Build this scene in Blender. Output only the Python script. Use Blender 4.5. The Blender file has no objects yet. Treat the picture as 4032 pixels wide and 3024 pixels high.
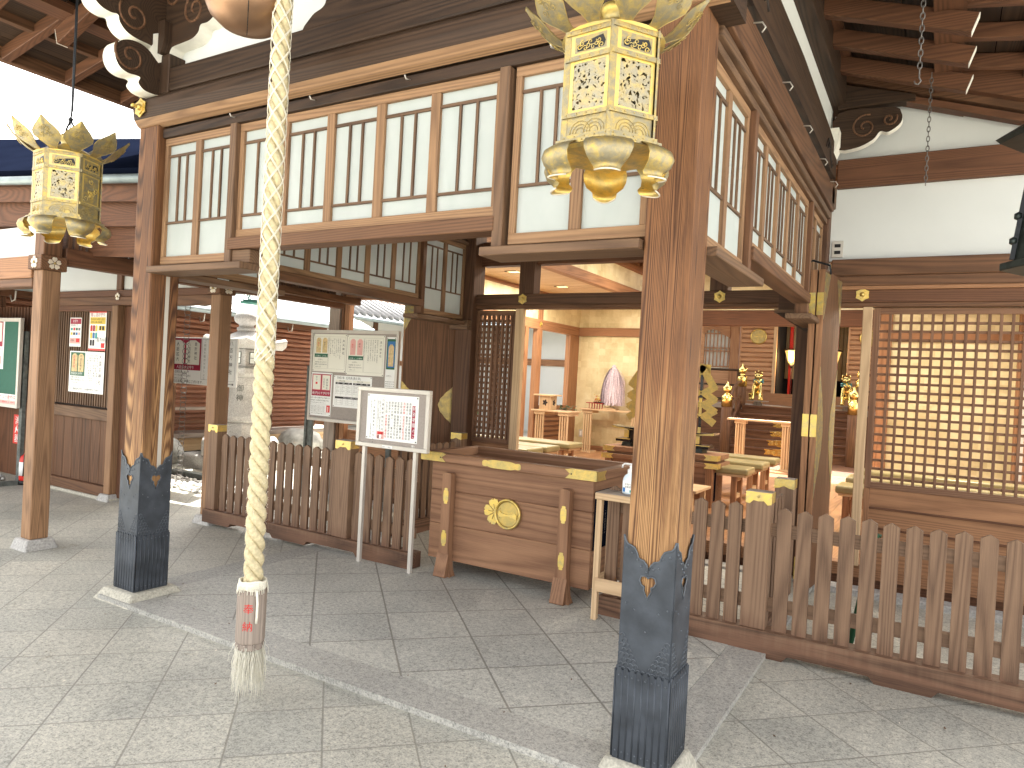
import bpy, bmesh, math, random
from mathutils import Vector, Matrix
random.seed(7)
R = math.radians
scn = bpy.context.scene
COL = scn.collection

# ------------------------------------------------------------ camera
cam_d = bpy.data.cameras.new("camera"); cam = bpy.data.objects.new("camera", cam_d); COL.objects.link(cam)
YAW, PIT, ROL = 0.5378082, 0.006774, 0.0544687
_f = Vector((-math.sin(YAW)*math.cos(PIT), math.cos(YAW)*math.cos(PIT), -math.sin(PIT)))
_r0 = Vector((math.cos(YAW), math.sin(YAW), 0)); _u0 = _r0.cross(_f)
_r = math.cos(ROL)*_r0 + math.sin(ROL)*_u0; _u = -math.sin(ROL)*_r0 + math.cos(ROL)*_u0
m = Matrix((( _r.x, _u.x, -_f.x, 0), (_r.y, _u.y, -_f.y, 0), (_r.z, _u.z, -_f.z, 1.5), (0, 0, 0, 1)))
cam.matrix_world = m
cam_d.sensor_width = 36; cam_d.lens = 36*2810.13/4032; cam_d.clip_end = 2000; cam_d.clip_start = 0.02
scn.camera = cam
def P(px, py, ax, v):
    "where the line of sight through photo pixel (px, py) meets the plane axis ax = v"
    d = _f + (px-2016)/2810.13*_r - (py-1512)/2810.13*_u
    c = Vector((0, 0, 1.5)); return c + d*((v-c[ax])/d[ax])

# ------------------------------------------------------------ sky, sun, exposure
SUN_EL, SUN_DIR = 58, Vector((-0.50, 0.86))
w = bpy.data.worlds.new("World"); scn.world = w; w.use_nodes = True
nt = w.node_tree; bg = nt.nodes["Background"]
sky = nt.nodes.new("ShaderNodeTexSky"); sky.sky_type = 'NISHITA'; sky.sun_disc = False
sky.sun_elevation = R(SUN_EL); sky.sun_rotation = math.atan2(SUN_DIR.x, SUN_DIR.y)
sky.air_density = 1.0; sky.dust_density = 3.0; sky.ozone_density = 0.6
# thin bright cloud over the whole sky: the blue is washed out, slightly warm
bw = nt.nodes.new("ShaderNodeRGBToBW"); nt.links.new(sky.outputs[0], bw.inputs[0])
cw = nt.nodes.new("ShaderNodeMix"); cw.data_type = 'RGBA'; cw.blend_type = 'MULTIPLY'; cw.inputs[0].default_value = 1; nt.links.new(bw.outputs[0], cw.inputs[6]); cw.inputs[7].default_value = (1.28, 1.22, 1.13, 1)
cm = nt.nodes.new("ShaderNodeMix"); cm.data_type = 'RGBA'; cm.inputs[0].default_value = .82; nt.links.new(sky.outputs[0], cm.inputs[6]); nt.links.new(cw.outputs[2], cm.inputs[7])
nt.links.new(cm.outputs[2], bg.inputs[0]); bg.inputs[1].default_value = 0.15
sl = bpy.data.lights.new("sun", 'SUN'); sun = bpy.data.objects.new("sun", sl); COL.objects.link(sun)
sl.energy = 3.5; sl.angle = R(0.5); sl.color = (1.0, 0.95, 0.87)
sd = SUN_DIR.normalized()*math.cos(R(SUN_EL))
sun.rotation_euler = Vector((sd.x, sd.y, math.sin(R(SUN_EL)))).to_track_quat('Z', 'Y').to_euler()
sun.location = (-5, 5, 12)
scn.view_settings.view_transform = 'Standard'; scn.view_settings.look = 'None'
scn.view_settings.exposure = 2.75; scn.view_settings.gamma = 1.0
scn.cycles.max_bounces = 8; scn.cycles.diffuse_bounces = 5; scn.cycles.use_denoising = True
try: scn.cycles.sample_clamp_indirect = 6
except Exception: pass

# ------------------------------------------------------------ materials
MATS = {}
def nmat(name):
    mt = bpy.data.materials.new(name); mt.use_nodes = True
    return mt, mt.node_tree.nodes, mt.node_tree.links, mt.node_tree.nodes["Principled BSDF"]
def val(N, L, op, a, b=None, c=None, clamp=False):
    n = N.new("ShaderNodeMath"); n.operation = op; n.use_clamp = clamp
    for i, x in enumerate((a, b, c)):
        if x is None: continue
        if isinstance(x, (int, float)): n.inputs[i].default_value = x
        else: L.new(x, n.inputs[i])
    return n.outputs[0]
def mixc(N, L, fac, a, b, mode='MIX'):
    n = N.new("ShaderNodeMix"); n.data_type = 'RGBA'; n.blend_type = mode
    for s, x in ((n.inputs[0], fac), (n.inputs[6], a), (n.inputs[7], b)):
        if isinstance(x, (int, float)): s.default_value = x
        elif isinstance(x, (tuple, list)): s.default_value = (*x[:3], 1)
        else: L.new(x, s)
    return n.outputs[2]
def ramp(N, L, fac, stops):
    n = N.new("ShaderNodeValToRGB"); e = n.color_ramp.elements
    e[0].position, e[0].color = stops[0][0], (*stops[0][1], 1)
    e[1].position, e[1].color = stops[-1][0], (*stops[-1][1], 1)
    for p_, c_ in stops[1:-1]:
        k = e.new(p_); k.color = (*c_, 1)
    L.new(fac, n.inputs[0]); return n.outputs[0]
def noise(N, L, vec, scale, detail=4, dist=0.0, rough=.55):
    n = N.new("ShaderNodeTexNoise"); n.inputs["Scale"].default_value = scale; n.inputs["Detail"].default_value = detail
    n.inputs["Distortion"].default_value = dist; n.inputs["Roughness"].default_value = rough
    if vec is not None: L.new(vec, n.inputs["Vector"])
    return n.outputs["Fac"]
def mapping(N, L, vec, sc, rot=(0, 0, 0)):
    n = N.new("ShaderNodeMapping"); n.inputs["Scale"].default_value = sc; n.inputs["Rotation"].default_value = rot
    L.new(vec, n.inputs["Vector"]); return n.outputs[0]
def bump(N, L, bs, h, strength=.3, dist=.004):
    n = N.new("ShaderNodeBump"); n.inputs["Strength"].default_value = strength; n.inputs["Distance"].default_value = dist
    L.new(h, n.inputs["Height"]); L.new(n.outputs[0], bs.inputs["Normal"])
def coords(N, L, island=True):
    tc = N.new("ShaderNodeTexCoord").outputs["Object"]
    g = N.new("ShaderNodeNewGeometry"); oi = N.new("ShaderNodeObjectInfo")
    s = val(N, L, 'ADD', val(N, L, 'MULTIPLY', g.outputs["Random Per Island"], 31.7 if island else 0.0), val(N, L, 'MULTIPLY', oi.outputs["Random"], 17.3))
    v = N.new("ShaderNodeVectorMath"); v.operation = 'ADD'; cb = N.new("ShaderNodeCombineXYZ")
    for i in range(3): L.new(s, cb.inputs[i])
    L.new(tc, v.inputs[0]); L.new(cb.outputs[0], v.inputs[1])
    return tc, v.outputs[0], g.outputs["Random Per Island"], oi.outputs["Random"]
WOODS = {}
def wood(name, dark, light, rough=.62, ring=34, contrast=1.0, wear=None, var=.18):
    WOODS[name] = (dark, light, rough, ring, contrast, wear, var)
def wood_mat(name, ax):
    key = name+"_"+"xyz"[ax]
    if key in MATS: return MATS[key]
    dark, light, rough, ring, contrast, wear, var = WOODS[name]
    mt, N, L, bs = nmat(key)
    tc, v, isl, obr = coords(N, L)
    s_f = [62]*3; s_f[ax] = 1.5; s_l = [6.5]*3; s_l[ax] = .22
    fine = noise(N, L, mapping(N, L, v, s_f), 3.0, 6, .3, .65)
    low = noise(N, L, mapping(N, L, v, s_l), 1.0, 0.0, 0.0)
    rings = val(N, L, 'POWER', val(N, L, 'MULTIPLY_ADD', val(N, L, 'SINE', val(N, L, 'MULTIPLY', low, ring*3.4)), .5, .5), .7)
    blot = noise(N, L, v, 2.2, 3)
    fac = val(N, L, 'ADD', val(N, L, 'MULTIPLY', fine, .72), val(N, L, 'MULTIPLY', rings, .30))
    fac = val(N, L, 'ADD', fac, val(N, L, 'MULTIPLY_ADD', blot, .3, -.15))
    fac = val(N, L, 'ADD', fac, val(N, L, 'MULTIPLY_ADD', isl, var, -var/2))
    mid = tuple((a+b)/2 for a, b in zip(dark, light))
    c0, c1 = .5-.28/contrast, .5+.3/contrast
    c = ramp(N, L, fac, [(c0, dark), (.5, mid), (c1, light)])
    if wear:
        zlo, zhi, wc_d, wc_l = wear
        sep = N.new("ShaderNodeSeparateXYZ"); L.new(tc, sep.inputs[0])
        wn = noise(N, L, mapping(N, L, v, (14, 14, 1.0)), 2.0, 4, .2)
        k = val(N, L, 'DIVIDE', val(N, L, 'SUBTRACT', zhi, sep.outputs[2]), zhi-zlo)
        k = val(N, L, 'ADD', k, val(N, L, 'MULTIPLY_ADD', wn, 1.6, -.95), clamp=True)
        wcol = ramp(N, L, fac, [(c0+.06, wc_d), (c1-.1, wc_l)])
        c = mixc(N, L, val(N, L, 'MULTIPLY', k, .85), c, wcol)
    L.new(c, bs.inputs["Base Color"])
    L.new(val(N, L, 'MULTIPLY_ADD', fine, .3, rough-.15), bs.inputs["Roughness"])
    bs.inputs["Specular IOR Level"].default_value = .3
    bump(N, L, bs, fac, .35, .003)
    MATS[key] = mt; return mt
def plain(name, col, rough=.6, metal=0, var=.12, vs=6, bmp=0, spec=.4, emit=None, es=1):
    mt, N, L, bs = nmat(name)
    tc, v, isl, obr = coords(N, L, False)
    n1 = noise(N, L, v, vs, 5)
    a = tuple(x*(1-var) for x in col); b = tuple(min(1, x*(1+var)) for x in col)
    L.new(ramp(N, L, n1, [(.3, a), (.7, b)]), bs.inputs["Base Color"])
    bs.inputs["Roughness"].default_value = rough; bs.inputs["Metallic"].default_value = metal
    bs.inputs["Specular IOR Level"].default_value = spec
    if bmp: bump(N, L, bs, noise(N, L, v, vs*7, 4), bmp, .002)
    if emit:
        bs.inputs["Emission Color"].default_value = (*emit, 1); bs.inputs["Emission Strength"].default_value = es
    MATS[name] = mt; return mt

wood('wood_dark', (.015, .008, .0045), (.062, .034, .019), ring=30)
wood('wood_louvre', (.30, .145, .072), (.50, .285, .155), ring=12, var=.1)
wood('wood_lattice', (.10, .048, .026), (.22, .115, .065), var=.1)
wood('wood_mid', (.035, .016, .009), (.125, .062, .034))
wood('wood_gpost', (.10, .052, .028), (.29, .165, .09), ring=60, wear=(.0, .7, (.14, .07, .03), (.40, .23, .12)))          # smoky old beams
wood('wood_beam', (.052, .024, .012), (.17, .083, .042))                    # red-brown structure
wood('wood_post', (.060, .024, .011), (.25, .115, .048), ring=105, contrast=1.45, wear=(.5, 1.75, (.20, .095, .035), (.62, .38, .17)))
wood('wood_frame', (.14, .075, .04), (.34, .20, .105))                     # transom frames
wood('wood_mullion', (.07, .039, .023), (.18, .105, .06))
wood('wood_hall', (.17, .078, .038), (.36, .185, .092), var=.1)               # hall cypress, orange
wood('wood_hall_dark', (.062, .026, .013), (.155, .068, .034), var=.1)
wood('wood_light', (.38, .25, .14), (.60, .43, .26), var=.12)               # pale new cypress
wood('wood_picket', (.088, .049, .030), (.235, .145, .09), var=.4, wear=(.10, .27, (.045, .022, .013), (.15, .075, .045)))
wood('wood_box', (.14, .066, .036), (.30, .162, .09), ring=14, var=.12)
wood('wood_grey', (.15, .12, .10), (.34, .28, .235), var=.3)
wood('wood_door', (.20, .13, .11), (.36, .26, .22), ring=20)
wood('wood_floor', (.22, .10, .045), (.42, .22, .11), rough=.38, var=.4)
wood('wood_red', (.15, .062, .038), (.33, .155, .095), var=.3)
wood('wood_black', (.012, .009, .008), (.04, .03, .025))

def gold(name, base=(.86, .62, .18), patina=(.42, .36, .2), amt=.35, rough=.34, fine=14, cut=None):
    mt, N, L, bs = nmat(name)
    tc, v, isl, obr = coords(N, L, False)
    n1 = noise(N, L, v, fine, 6, .5, .7); n2 = noise(N, L, v, fine*5, 5, 1.5, .7)
    k = ramp(N, L, n1, [(.60-amt*.5, (0, 0, 0)), (.80-amt*.4, (1, 1, 1))])
    c = mixc(N, L, k, base, patina)
    c = mixc(N, L, val(N, L, 'MULTIPLY', n2, .5), c, tuple(x*.55 for x in base), 'MIX')
    L.new(c, bs.inputs["Base Color"]); bs.inputs["Metallic"].default_value = .85
    L.new(val(N, L, 'MULTIPLY_ADD', n2, .35, rough-.1), bs.inputs["Roughness"])
    bump(N, L, bs, n2, .45, .004)
    if cut:
        vo = N.new("ShaderNodeTexVoronoi"); vo.feature = 'SMOOTH_F1'; vo.inputs["Scale"].default_value = cut
        nv = N.new("ShaderNodeTexNoise"); nv.inputs["Scale"].default_value = cut*.6; L.new(tc, nv.inputs["Vector"])
        mx = N.new("ShaderNodeVectorMath"); mx.operation = 'MULTIPLY_ADD'; L.new(nv.outputs["Color"], mx.inputs[0]); mx.inputs[1].default_value = (.03,)*3; L.new(tc, mx.inputs[2])
        L.new(mx.outputs[0], vo.inputs["Vector"])
        a = val(N, L, 'GREATER_THAN', vo.outputs["Distance"], .30)
        L.new(a, bs.inputs["Alpha"])
    MATS[name] = mt; return mt
gold('gold_metal'); gold('gold_bright', (.82, .60, .16), (.48, .42, .24), .35, .32)
gold('gold_old', (.60, .44, .13), (.27, .26, .21), .55, .42, 26)
gold('gold_box', (.66, .48, .15), (.42, .36, .16), .4, .4, 18)
gold('gold_fret', (.60, .46, .18), (.38, .36, .29), .6, .45, 26, cut=85)
gold('gold_dull', (.60, .45, .16), (.3, .25, .15), .4, .4, 10)
plain('black_iron', (.02, .022, .025), .45, .6, .3, 20)
plain('chain_iron', (.16, .15, .14), .5, .8, .3, 30)
plain('boot_metal', (.056, .065, .079), .5, .35, .35, 9, .25)
plain('boot_trim', (.11, .125, .145), .42, .4, .25, 20)
plain('paper_white', (.80, .85, .83), .8, 0, .04, 3, .1)
plain('plaster', (.64, .66, .645), .9, 0, .03, 2, .05)
plain('paint_white', (.82, .80, .72), .7, 0, .08, 12)
plain('sign_white', (.84, .85, .83), .35, 0, .02, 3)
plain('poster_cream', (.78, .77, .68), .3, 0, .03, 4)
plain('alu', (.55, .52, .47), .4, .3, .05, 8)
plain('board_grey', (.34, .30, .27), .8, 0, .08, 60)
plain('board_green', (.01, .10, .065), .6, 0, .08, 30)
plain('ink', (.035, .03, .035), .7); plain('ink_grey', (.20, .19, .19), .7); plain('ink_red', (.62, .03, .03), .6); plain('crimson', (.33, .012, .045), .5)
plain('red', (.60, .03, .02), .35); plain('poster_pink', (.78, .42, .38), .5); plain('poster_green', (.02, .12, .06), .5); plain('poster_tan', (.62, .47, .24), .5, var=.25, vs=40)
plain('poster_yellow', (.75, .55, .08), .5); plain('blue', (.03, .16, .42), .5); plain('teal', (.05, .35, .33), .5); plain('ink_black', (.01, .01, .01), .5)
plain('cushion', (.26, .22, .105), .32, 0, .15, 3, .1, .5)
plain('stone', (.42, .41, .39), .85, 0, .3, 60, .5)
plain('stone_tan', (.44, .42, .35), .85, 0, .3, 70, .5)
plain('stone_dark', (.12, .13, .12), .85, 0, .4, 18, .5)
plain('roof_navy', (.005, .007, .015), 1.0, 0, .15, 2, 0, .0)
plain('roof_metal', (.13, .15, .155), .4, .3, .12, 5)
plain('gutter', (.26, .31, .32), .45, .3, .15, 8)
plain('tile_roof', (.30, .30, .30), .6, 0, .2, 10, .2)
plain('bronze', (.05, .062, .06), .45, .8, .3, 20, .2)
plain('verdigris', (.10, .36, .32), .6, .3, .4, 24, .3)
plain('rope', (.60, .52, .33), .95, 0, .22, 60, .9)
plain('cord', (.78, .75, .64), .95, 0, .1, 80, .5)
plain('copper_bell', (.30, .18, .11), .38, .85, .15, 5)
plain('fluff', (.64, .55, .62), .9, 0, .28, 50)
plain('pale_petal', (.72, .66, .55), .5, .5, .2, 20)
plain('lacquer', (.008, .009, .012), .18, 0, .2, 5, 0, .6)
plain('lacquer_red', (.28, .015, .02), .3)
plain('leaf', (.03, .07, .03), .45, 0, .4, 30)
plain('bush_green', (.06, .12, .04), .7, 0, .5, 8)
plain('rock', (.40, .40, .37), .9, 0, .35, 8, .6)
plain('bottle_clear', (.70, .80, .86), .15, 0, .03, 4)
plain('plastic_white', (.82, .82, .80), .3, 0, .02, 4)
plain('mirror_gold', (.92, .70, .25), .18, 1, .15, 8)
plain('cloisonne', (.10, .32, .38), .3, .5, .5, 40)
plain('curtain', (.45, .36, .22), .9, 0, .1, 4)
plain('lamp_glow', (.9, .7, .3), .5, 0, .05, 4, emit=(1, .58, .16), es=.16)
plain('downlight', (.9, .8, .5), .5, 0, .02, 4, emit=(1, .80, .30), es=.4)
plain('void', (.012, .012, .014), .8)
plain('pebble', (.62, .61, .58), .8, 0, .3, 12)

def make_paper():
    mt, N, L, bs = nmat('shoji_paper'); tc, v, isl, obr = coords(N, L)
    wr = noise(N, L, mapping(N, L, v, (3, 3, 1.2)), 2.2, 3, .8)
    L.new(ramp(N, L, wr, [(.3, (.62, .675, .645)), (.7, (.70, .745, .72))]), bs.inputs["Base Color"])
    bs.inputs["Roughness"].default_value = .85
    bump(N, L, bs, wr, .5, .012)
    tr = N.new("ShaderNodeBsdfTranslucent"); tr.inputs[0].default_value = (.66, .70, .74, 1)
    ms = N.new("ShaderNodeMixShader"); ms.inputs[0].default_value = .42
    out = N["Material Output"] if "Material Output" in N else None
    L.new(bs.outputs[0], ms.inputs[1]); L.new(tr.outputs[0], ms.inputs[2]); L.new(ms.outputs[0], out.inputs[0])
    MATS['shoji_paper'] = mt
make_paper()
def make_goldleaf():
    mt, N, L, bs = nmat('gold_leaf_wall'); tc = N.new("ShaderNodeTexCoord").outputs["Object"]
    sc = N.new("ShaderNodeVectorMath"); sc.operation = 'SCALE'; L.new(tc, sc.inputs[0]); sc.inputs[3].default_value = 1/.13
    fl = N.new("ShaderNodeVectorMath"); fl.operation = 'FLOOR'; L.new(sc.outputs[0], fl.inputs[0])
    wn = N.new("ShaderNodeTexWhiteNoise"); L.new(fl.outputs[0], wn.inputs[0])
    n1 = noise(N, L, tc, 1.6, 4, .5); n2 = noise(N, L, tc, 14, 5, 1)
    f_ = val(N, L, 'ADD', val(N, L, 'MULTIPLY', n1, .7), val(N, L, 'MULTIPLY', wn.outputs[0], .14)); f_ = val(N, L, 'ADD', f_, val(N, L, 'MULTIPLY', n2, .18))
    L.new(ramp(N, L, f_, [(.35, (.50, .41, .22)), (.52, (.66, .57, .34)), (.72, (.80, .73, .50))]), bs.inputs["Base Color"])
    bs.inputs["Metallic"].default_value = .15; L.new(val(N, L, 'MULTIPLY_ADD', n2, .3, .3), bs.inputs["Roughness"])
    MATS['gold_leaf_wall'] = mt
make_goldleaf()
def make_paving(name, pitch, s0, t0, joint, jcol, cA, cB):
    mt, N, L, bs = nmat(name); geo = N.new("ShaderNodeNewGeometry"); pos = geo.outputs["Position"]
    sep = N.new("ShaderNodeSeparateXYZ"); L.new(pos, sep.inputs[0])
    h = math.sqrt(.5)
    s = val(N, L, 'MULTIPLY', val(N, L, 'ADD', sep.outputs[0], sep.outputs[1]), h/pitch)
    t = val(N, L, 'MULTIPLY', val(N, L, 'SUBTRACT', sep.outputs[1], sep.outputs[0]), h/pitch)
    s = val(N, L, 'ADD', s, 40-s0/pitch); t = val(N, L, 'ADD', t, 40-t0/pitch)
    def edge(q):
        fr = val(N, L, 'FRACT', q); return val(N, L, 'MINIMUM', fr, val(N, L, 'SUBTRACT', 1.0, fr))
    wob = noise(N, L, pos, 30, 3)
    e = val(N, L, 'MINIMUM', edge(s), edge(t)); e = val(N, L, 'ADD', e, val(N, L, 'MULTIPLY_ADD', wob, .006, -.003))
    jm = ramp(N, L, e, [(joint/pitch*.35, (1, 1, 1)), (joint/pitch*.8, (0, 0, 0))])
    cb = N.new("ShaderNodeCombineXYZ"); L.new(val(N, L, 'FLOOR', s), cb.inputs[0]); L.new(val(N, L, 'FLOOR', t), cb.inputs[1])
    wn = N.new("ShaderNodeTexWhiteNoise"); L.new(cb.outputs[0], wn.inputs[0])
    off = N.new("ShaderNodeVectorMath"); off.operation = 'MULTIPLY_ADD'; L.new(wn.outputs[1], off.inputs[0]); off.inputs[1].default_value = (9, 9, 9); L.new(pos, off.inputs[2])
    sp = noise(N, L, off.outputs[0], 120, 3, 0, .85); sp2 = noise(N, L, off.outputs[0], 45, 3, 0, .75)
    st = noise(N, L, pos, 1.3, 4, .4)
    base = mixc(N, L, wn.outputs[0], cA, cB)
    base = mixc(N, L, val(N, L, 'MULTIPLY_ADD', st, 2.0, -.65, clamp=True), base, tuple(min(1, x*1.28) for x in cB))
    grain = ramp(N, L, val(N, L, 'MULTIPLY_ADD', sp, .6, val(N, L, 'MULTIPLY', sp2, .4)), [(.37, (.42, .42, .42)), (.48, (.94, .94, .94)), (.61, (1.42, 1.40, 1.35))])
    base = mixc(N, L, 1.0, base, grain, 'MULTIPLY')
    n_st = noise(N, L, pos, 5, 5, 1); stain = ramp(N, L, n_st, [(.66, (1, 1, 1)), (.80, (.72, .68, .60))])
    base = mixc(N, L, 1.0, base, stain, 'MULTIPLY')
    base = mixc(N, L, val(N, L, 'MULTIPLY', jm, .8), base, jcol)
    L.new(base, bs.inputs["Base Color"]); bs.inputs["Roughness"].default_value = .55; bs.inputs["Specular IOR Level"].default_value = .45
    hgt = val(N, L, 'SUBTRACT', val(N, L, 'MULTIPLY', sp, .25), jm)
    bump(N, L, bs, hgt, .4, .004)
    MATS[name] = mt
make_paving('paving_out', .380, .04, 2.97, .007, (.22, .21, .18), (.30, .302, .272), (.395, .385, .335))
make_paving('paving_in', .455, -.04, 3.63, .009, (.16, .15, .13), (.32, .322, .30), (.40, .396, .36))
make_paving('granite', 40.0, 3.1, 5.2, .0001, (.3, .3, .3), (.275, .275, .255), (.33, .325, .30))

def M_(name, ax=2):
    if name in WOODS: return wood_mat(name, ax)
    return MATS[name]

# ------------------------------------------------------------ mesh builder
_glyph = {}
def glyph(ch):
    if ch in _glyph: return _glyph[ch]
    c = bpy.data.curves.new('t', 'FONT'); c.body = ch; c.resolution_u = 1; c.size = 1
    o = bpy.data.objects.new('t', c); COL.objects.link(o)
    dg = bpy.context.evaluated_depsgraph_get(); e = o.evaluated_get(dg); me = e.to_mesh()
    vs = [tuple(v.co) for v in me.vertices]; fs = [tuple(p_.vertices) for p_ in me.polygons]
    wd = (max(v[0] for v in vs)) if vs else .4
    e.to_mesh_clear(); bpy.data.objects.remove(o); bpy.data.curves.remove(c)
    _glyph[ch] = (vs, fs, wd); return _glyph[ch]
class MB:
    def __init__(s): s.v = []; s.f = []; s.mi = []; s.mats = []; s.M = Matrix.Identity(4); s.smooth = []
    def mat(s, name, ax=2):
        key = (name, ax if name in WOODS else 0)
        if key not in s.mats: s.mats.append(key)
        return s.mats.index(key)
    def add(s, vs, fs, name, ax=2, smooth=False):
        b = len(s.v); s.v += [s.M @ Vector(p_) for p_ in vs]
        k = s.mat(name, ax)
        for f_ in fs: s.f.append([b+i for i in f_]); s.mi.append(k); s.smooth.append(smooth)
        return s
    def box(s, x0, x1, y0, y1, z0, z1, name, ax=None):
        if ax is None:
            d = (abs(x1-x0), abs(y1-y0), abs(z1-z0)); ax = d.index(max(d))
        vs = [(x, y, z) for z in (z0, z1) for y in (y0, y1) for x in (x0, x1)]
        return s.add(vs, [(0, 2, 3, 1), (4, 5, 7, 6), (0, 1, 5, 4), (2, 6, 7, 3), (0, 4, 6, 2), (1, 3, 7, 5)], name, ax)
    def bar(s, a, b, wd, ht, name, ax=None, up=(0, 0, 1)):
        a, b = Vector(a), Vector(b); d = (b-a); L_ = d.length; d.normalize()
        sd_ = d.cross(Vector(up)); sd_.normalize(); u2 = sd_.cross(d)
        if ax is None:
            q = [abs(x) for x in d]; ax = q.index(max(q))
        vs = [p_+sd_*i*wd/2+u2*j*ht/2 for p_ in (a, b) for j in (-1, 1) for i in (-1, 1)]
        return s.add(vs, [(0, 2, 3, 1), (4, 5, 7, 6), (0, 1, 5, 4), (2, 6, 7, 3), (0, 4, 6, 2), (1, 3, 7, 5)], name, ax)
    def prism(s, pts, O, U, V, W, name, ax=2, edge=None):
        "polygon pts (u,v) at O + u*U + v*V, extruded by W"
        O, U, V, W = Vector(O), Vector(U), Vector(V), Vector(W); n = len(pts)
        a = [O+U*p_[0]+V*p_[1] for p_ in pts]; vs = a+[p_+W for p_ in a]
        if U.cross(V).dot(W) > 0: ft, bk = [tuple(range(n))[::-1]], [tuple(range(n, 2*n))]; sd_ = [(i, (i+1) % n, n+(i+1) % n, n+i) for i in range(n)]
        else: ft, bk = [tuple(range(n))], [tuple(range(n, 2*n))[::-1]]; sd_ = [(i, n+i, n+(i+1) % n, (i+1) % n) for i in range(n)]
        s.add(vs, ft+bk, name, ax); s.add(vs, sd_, edge or name, ax); return s
    def lathe(s, prof, c, name, n=16, ax3=(0, 0, 1), smooth=True, ax=2, rot=0, sq=(1, 1)):
        c = Vector(c); A = Vector(ax3).normalized(); X = A.orthogonal().normalized() if abs(A.z) < .9 else Vector((1, 0, 0)); Y = A.cross(X)
        vs = []; fs = []
        for r_, h in prof:
            for i in range(n):
                t = 2*math.pi*i/n+rot; vs.append(c+A*h+X*(r_*math.cos(t)*sq[0])+Y*(r_*math.sin(t)*sq[1]))
        for k in range(len(prof)-1):
            for i in range(n): j = (i+1) % n; fs.append((k*n+i, k*n+j, (k+1)*n+j, (k+1)*n+i))
        fs.append(tuple(range(n))[::-1]); fs.append(tuple(range((len(prof)-1)*n, len(prof)*n)))
        return s.add(vs, fs, name, ax, smooth)
    def tube(s, pts, r, name, n=6, ax=2, closed=False, taper=None, smooth=True):
        pts = [Vector(p_) for p_ in pts]; m_ = len(pts); vs = []; fs = []; prev = None
        for k in range(m_):
            if closed: t = pts[(k+1) % m_]-pts[k-1]
            else: t = pts[min(k+1, m_-1)]-pts[max(k-1, 0)]
            t.normalize()
            if prev is None: x = t.orthogonal().normalized()
            else: x = (prev-t*prev.dot(t)); x.normalize()
            prev = x; y = t.cross(x); rr = r if taper is None else r*(1+(taper-1)*k/(m_-1))
            for i in range(n): a = 2*math.pi*i/n; vs.append(pts[k]+x*rr*math.cos(a)+y*rr*math.sin(a))
        for k in range(m_ if closed else m_-1):
            k2 = (k+1) % m_
            for i in range(n): j = (i+1) % n; fs.append((k*n+i, k*n+j, k2*n+j, k2*n+i))
        if not closed: fs += [tuple(range(n))[::-1], tuple(range((m_-1)*n, m_*n))]
        return s.add(vs, fs, name, ax, smooth)
    def ball(s, c, r, name, n=12, sq=(1, 1, 1)):
        c = Vector(c); vs = []; fs = []; h = n//2
        for k in range(1, h):
            ph = math.pi*k/h
            for i in range(n): t = 2*math.pi*i/n; vs.append(c+Vector((r*sq[0]*math.sin(ph)*math.cos(t), r*sq[1]*math.sin(ph)*math.sin(t), r*sq[2]*math.cos(ph))))
        vs += [c+Vector((0, 0, r*sq[2])), c-Vector((0, 0, r*sq[2]))]; T, B = len(vs)-2, len(vs)-1
        for k in range(h-2):
            for i in range(n): j = (i+1) % n; fs.append((k*n+i, (k+1)*n+i, (k+1)*n+j, k*n+j))
        for i in range(n): j = (i+1) % n; fs.append((T, i, j)); fs.append((B, (h-2)*n+j, (h-2)*n+i))
        return s.add(vs, fs, name, 2, True)
    def text(s, body, O, U, V, size, name, vertical=False, pitch=1.05, center=False, off=.0022, squeeze=1.0):
        "flat lettering: O top-left (vertical) or baseline-left, U right, V up"
        O, U, V = Vector(O), Vector(U).normalized(), Vector(V).normalized(); nn = U.cross(V)
        if vertical:
            for k, ch in enumerate(body):
                if ch in ' 　': continue
                vs, fs, wd = glyph(ch); o = O - V*(size*pitch*k + size*.85)
                s.add([o+U*(p_[0]*size*squeeze)+V*(p_[1]*size)+nn*off for p_ in vs], fs, name)
        else:
            x = 0; items = []
            for ch in body:
                if ch in ' 　': x += size*.5; continue
                vs, fs, wd = glyph(ch); items.append((x, vs, fs)); x += size*squeeze*(pitch if ord(ch) > 0x2000 else wd+.1)
            if center: O = O-U*(x/2)
            for x_, vs, fs in items: s.add([O+U*(x_+p_[0]*size*squeeze)+V*(p_[1]*size)+nn*off for p_ in vs], fs, name)
        return s
    def build(s, name, parent=None, bevel=0, label=None, seg=1, remesh=None):
        if not s.v: return None
        me = bpy.data.meshes.new(name); off = Vector((0, 0, 0)); loc = None
        if parent is None and s.v:
            xs = [p_.x for p_ in s.v]; ys = [p_.y for p_ in s.v]; zs = [p_.z for p_ in s.v]
            off = Vector(((min(xs)+max(xs))/2, (min(ys)+max(ys))/2, min(zs)))
        elif parent is not None: off = ABS[parent.name]
        me.from_pydata([p_-off for p_ in s.v], [], s.f); me.update()
        for nm, ax in s.mats: me.materials.append(M_(nm, ax))
        me.polygons.foreach_set("material_index", s.mi); me.polygons.foreach_set("use_smooth", s.smooth)
        o = bpy.data.objects.new(name, me); COL.objects.link(o)
        if parent is not None: o.parent = parent; ABS[o.name] = off
        else: o.location = off; ABS[o.name] = off
        if remesh:
            md = o.modifiers.new('r', 'REMESH'); md.mode = 'VOXEL'; md.voxel_size = remesh; md.use_smooth_shade = True
        if bevel:
            md = o.modifiers.new('b', 'BEVEL'); md.width = bevel; md.segments = seg; md.limit_method = 'ANGLE'; md.angle_limit = R(40); md.use_clamp_overlap = True
        if label: o['label'] = label
        return o
ABS = {}
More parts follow.
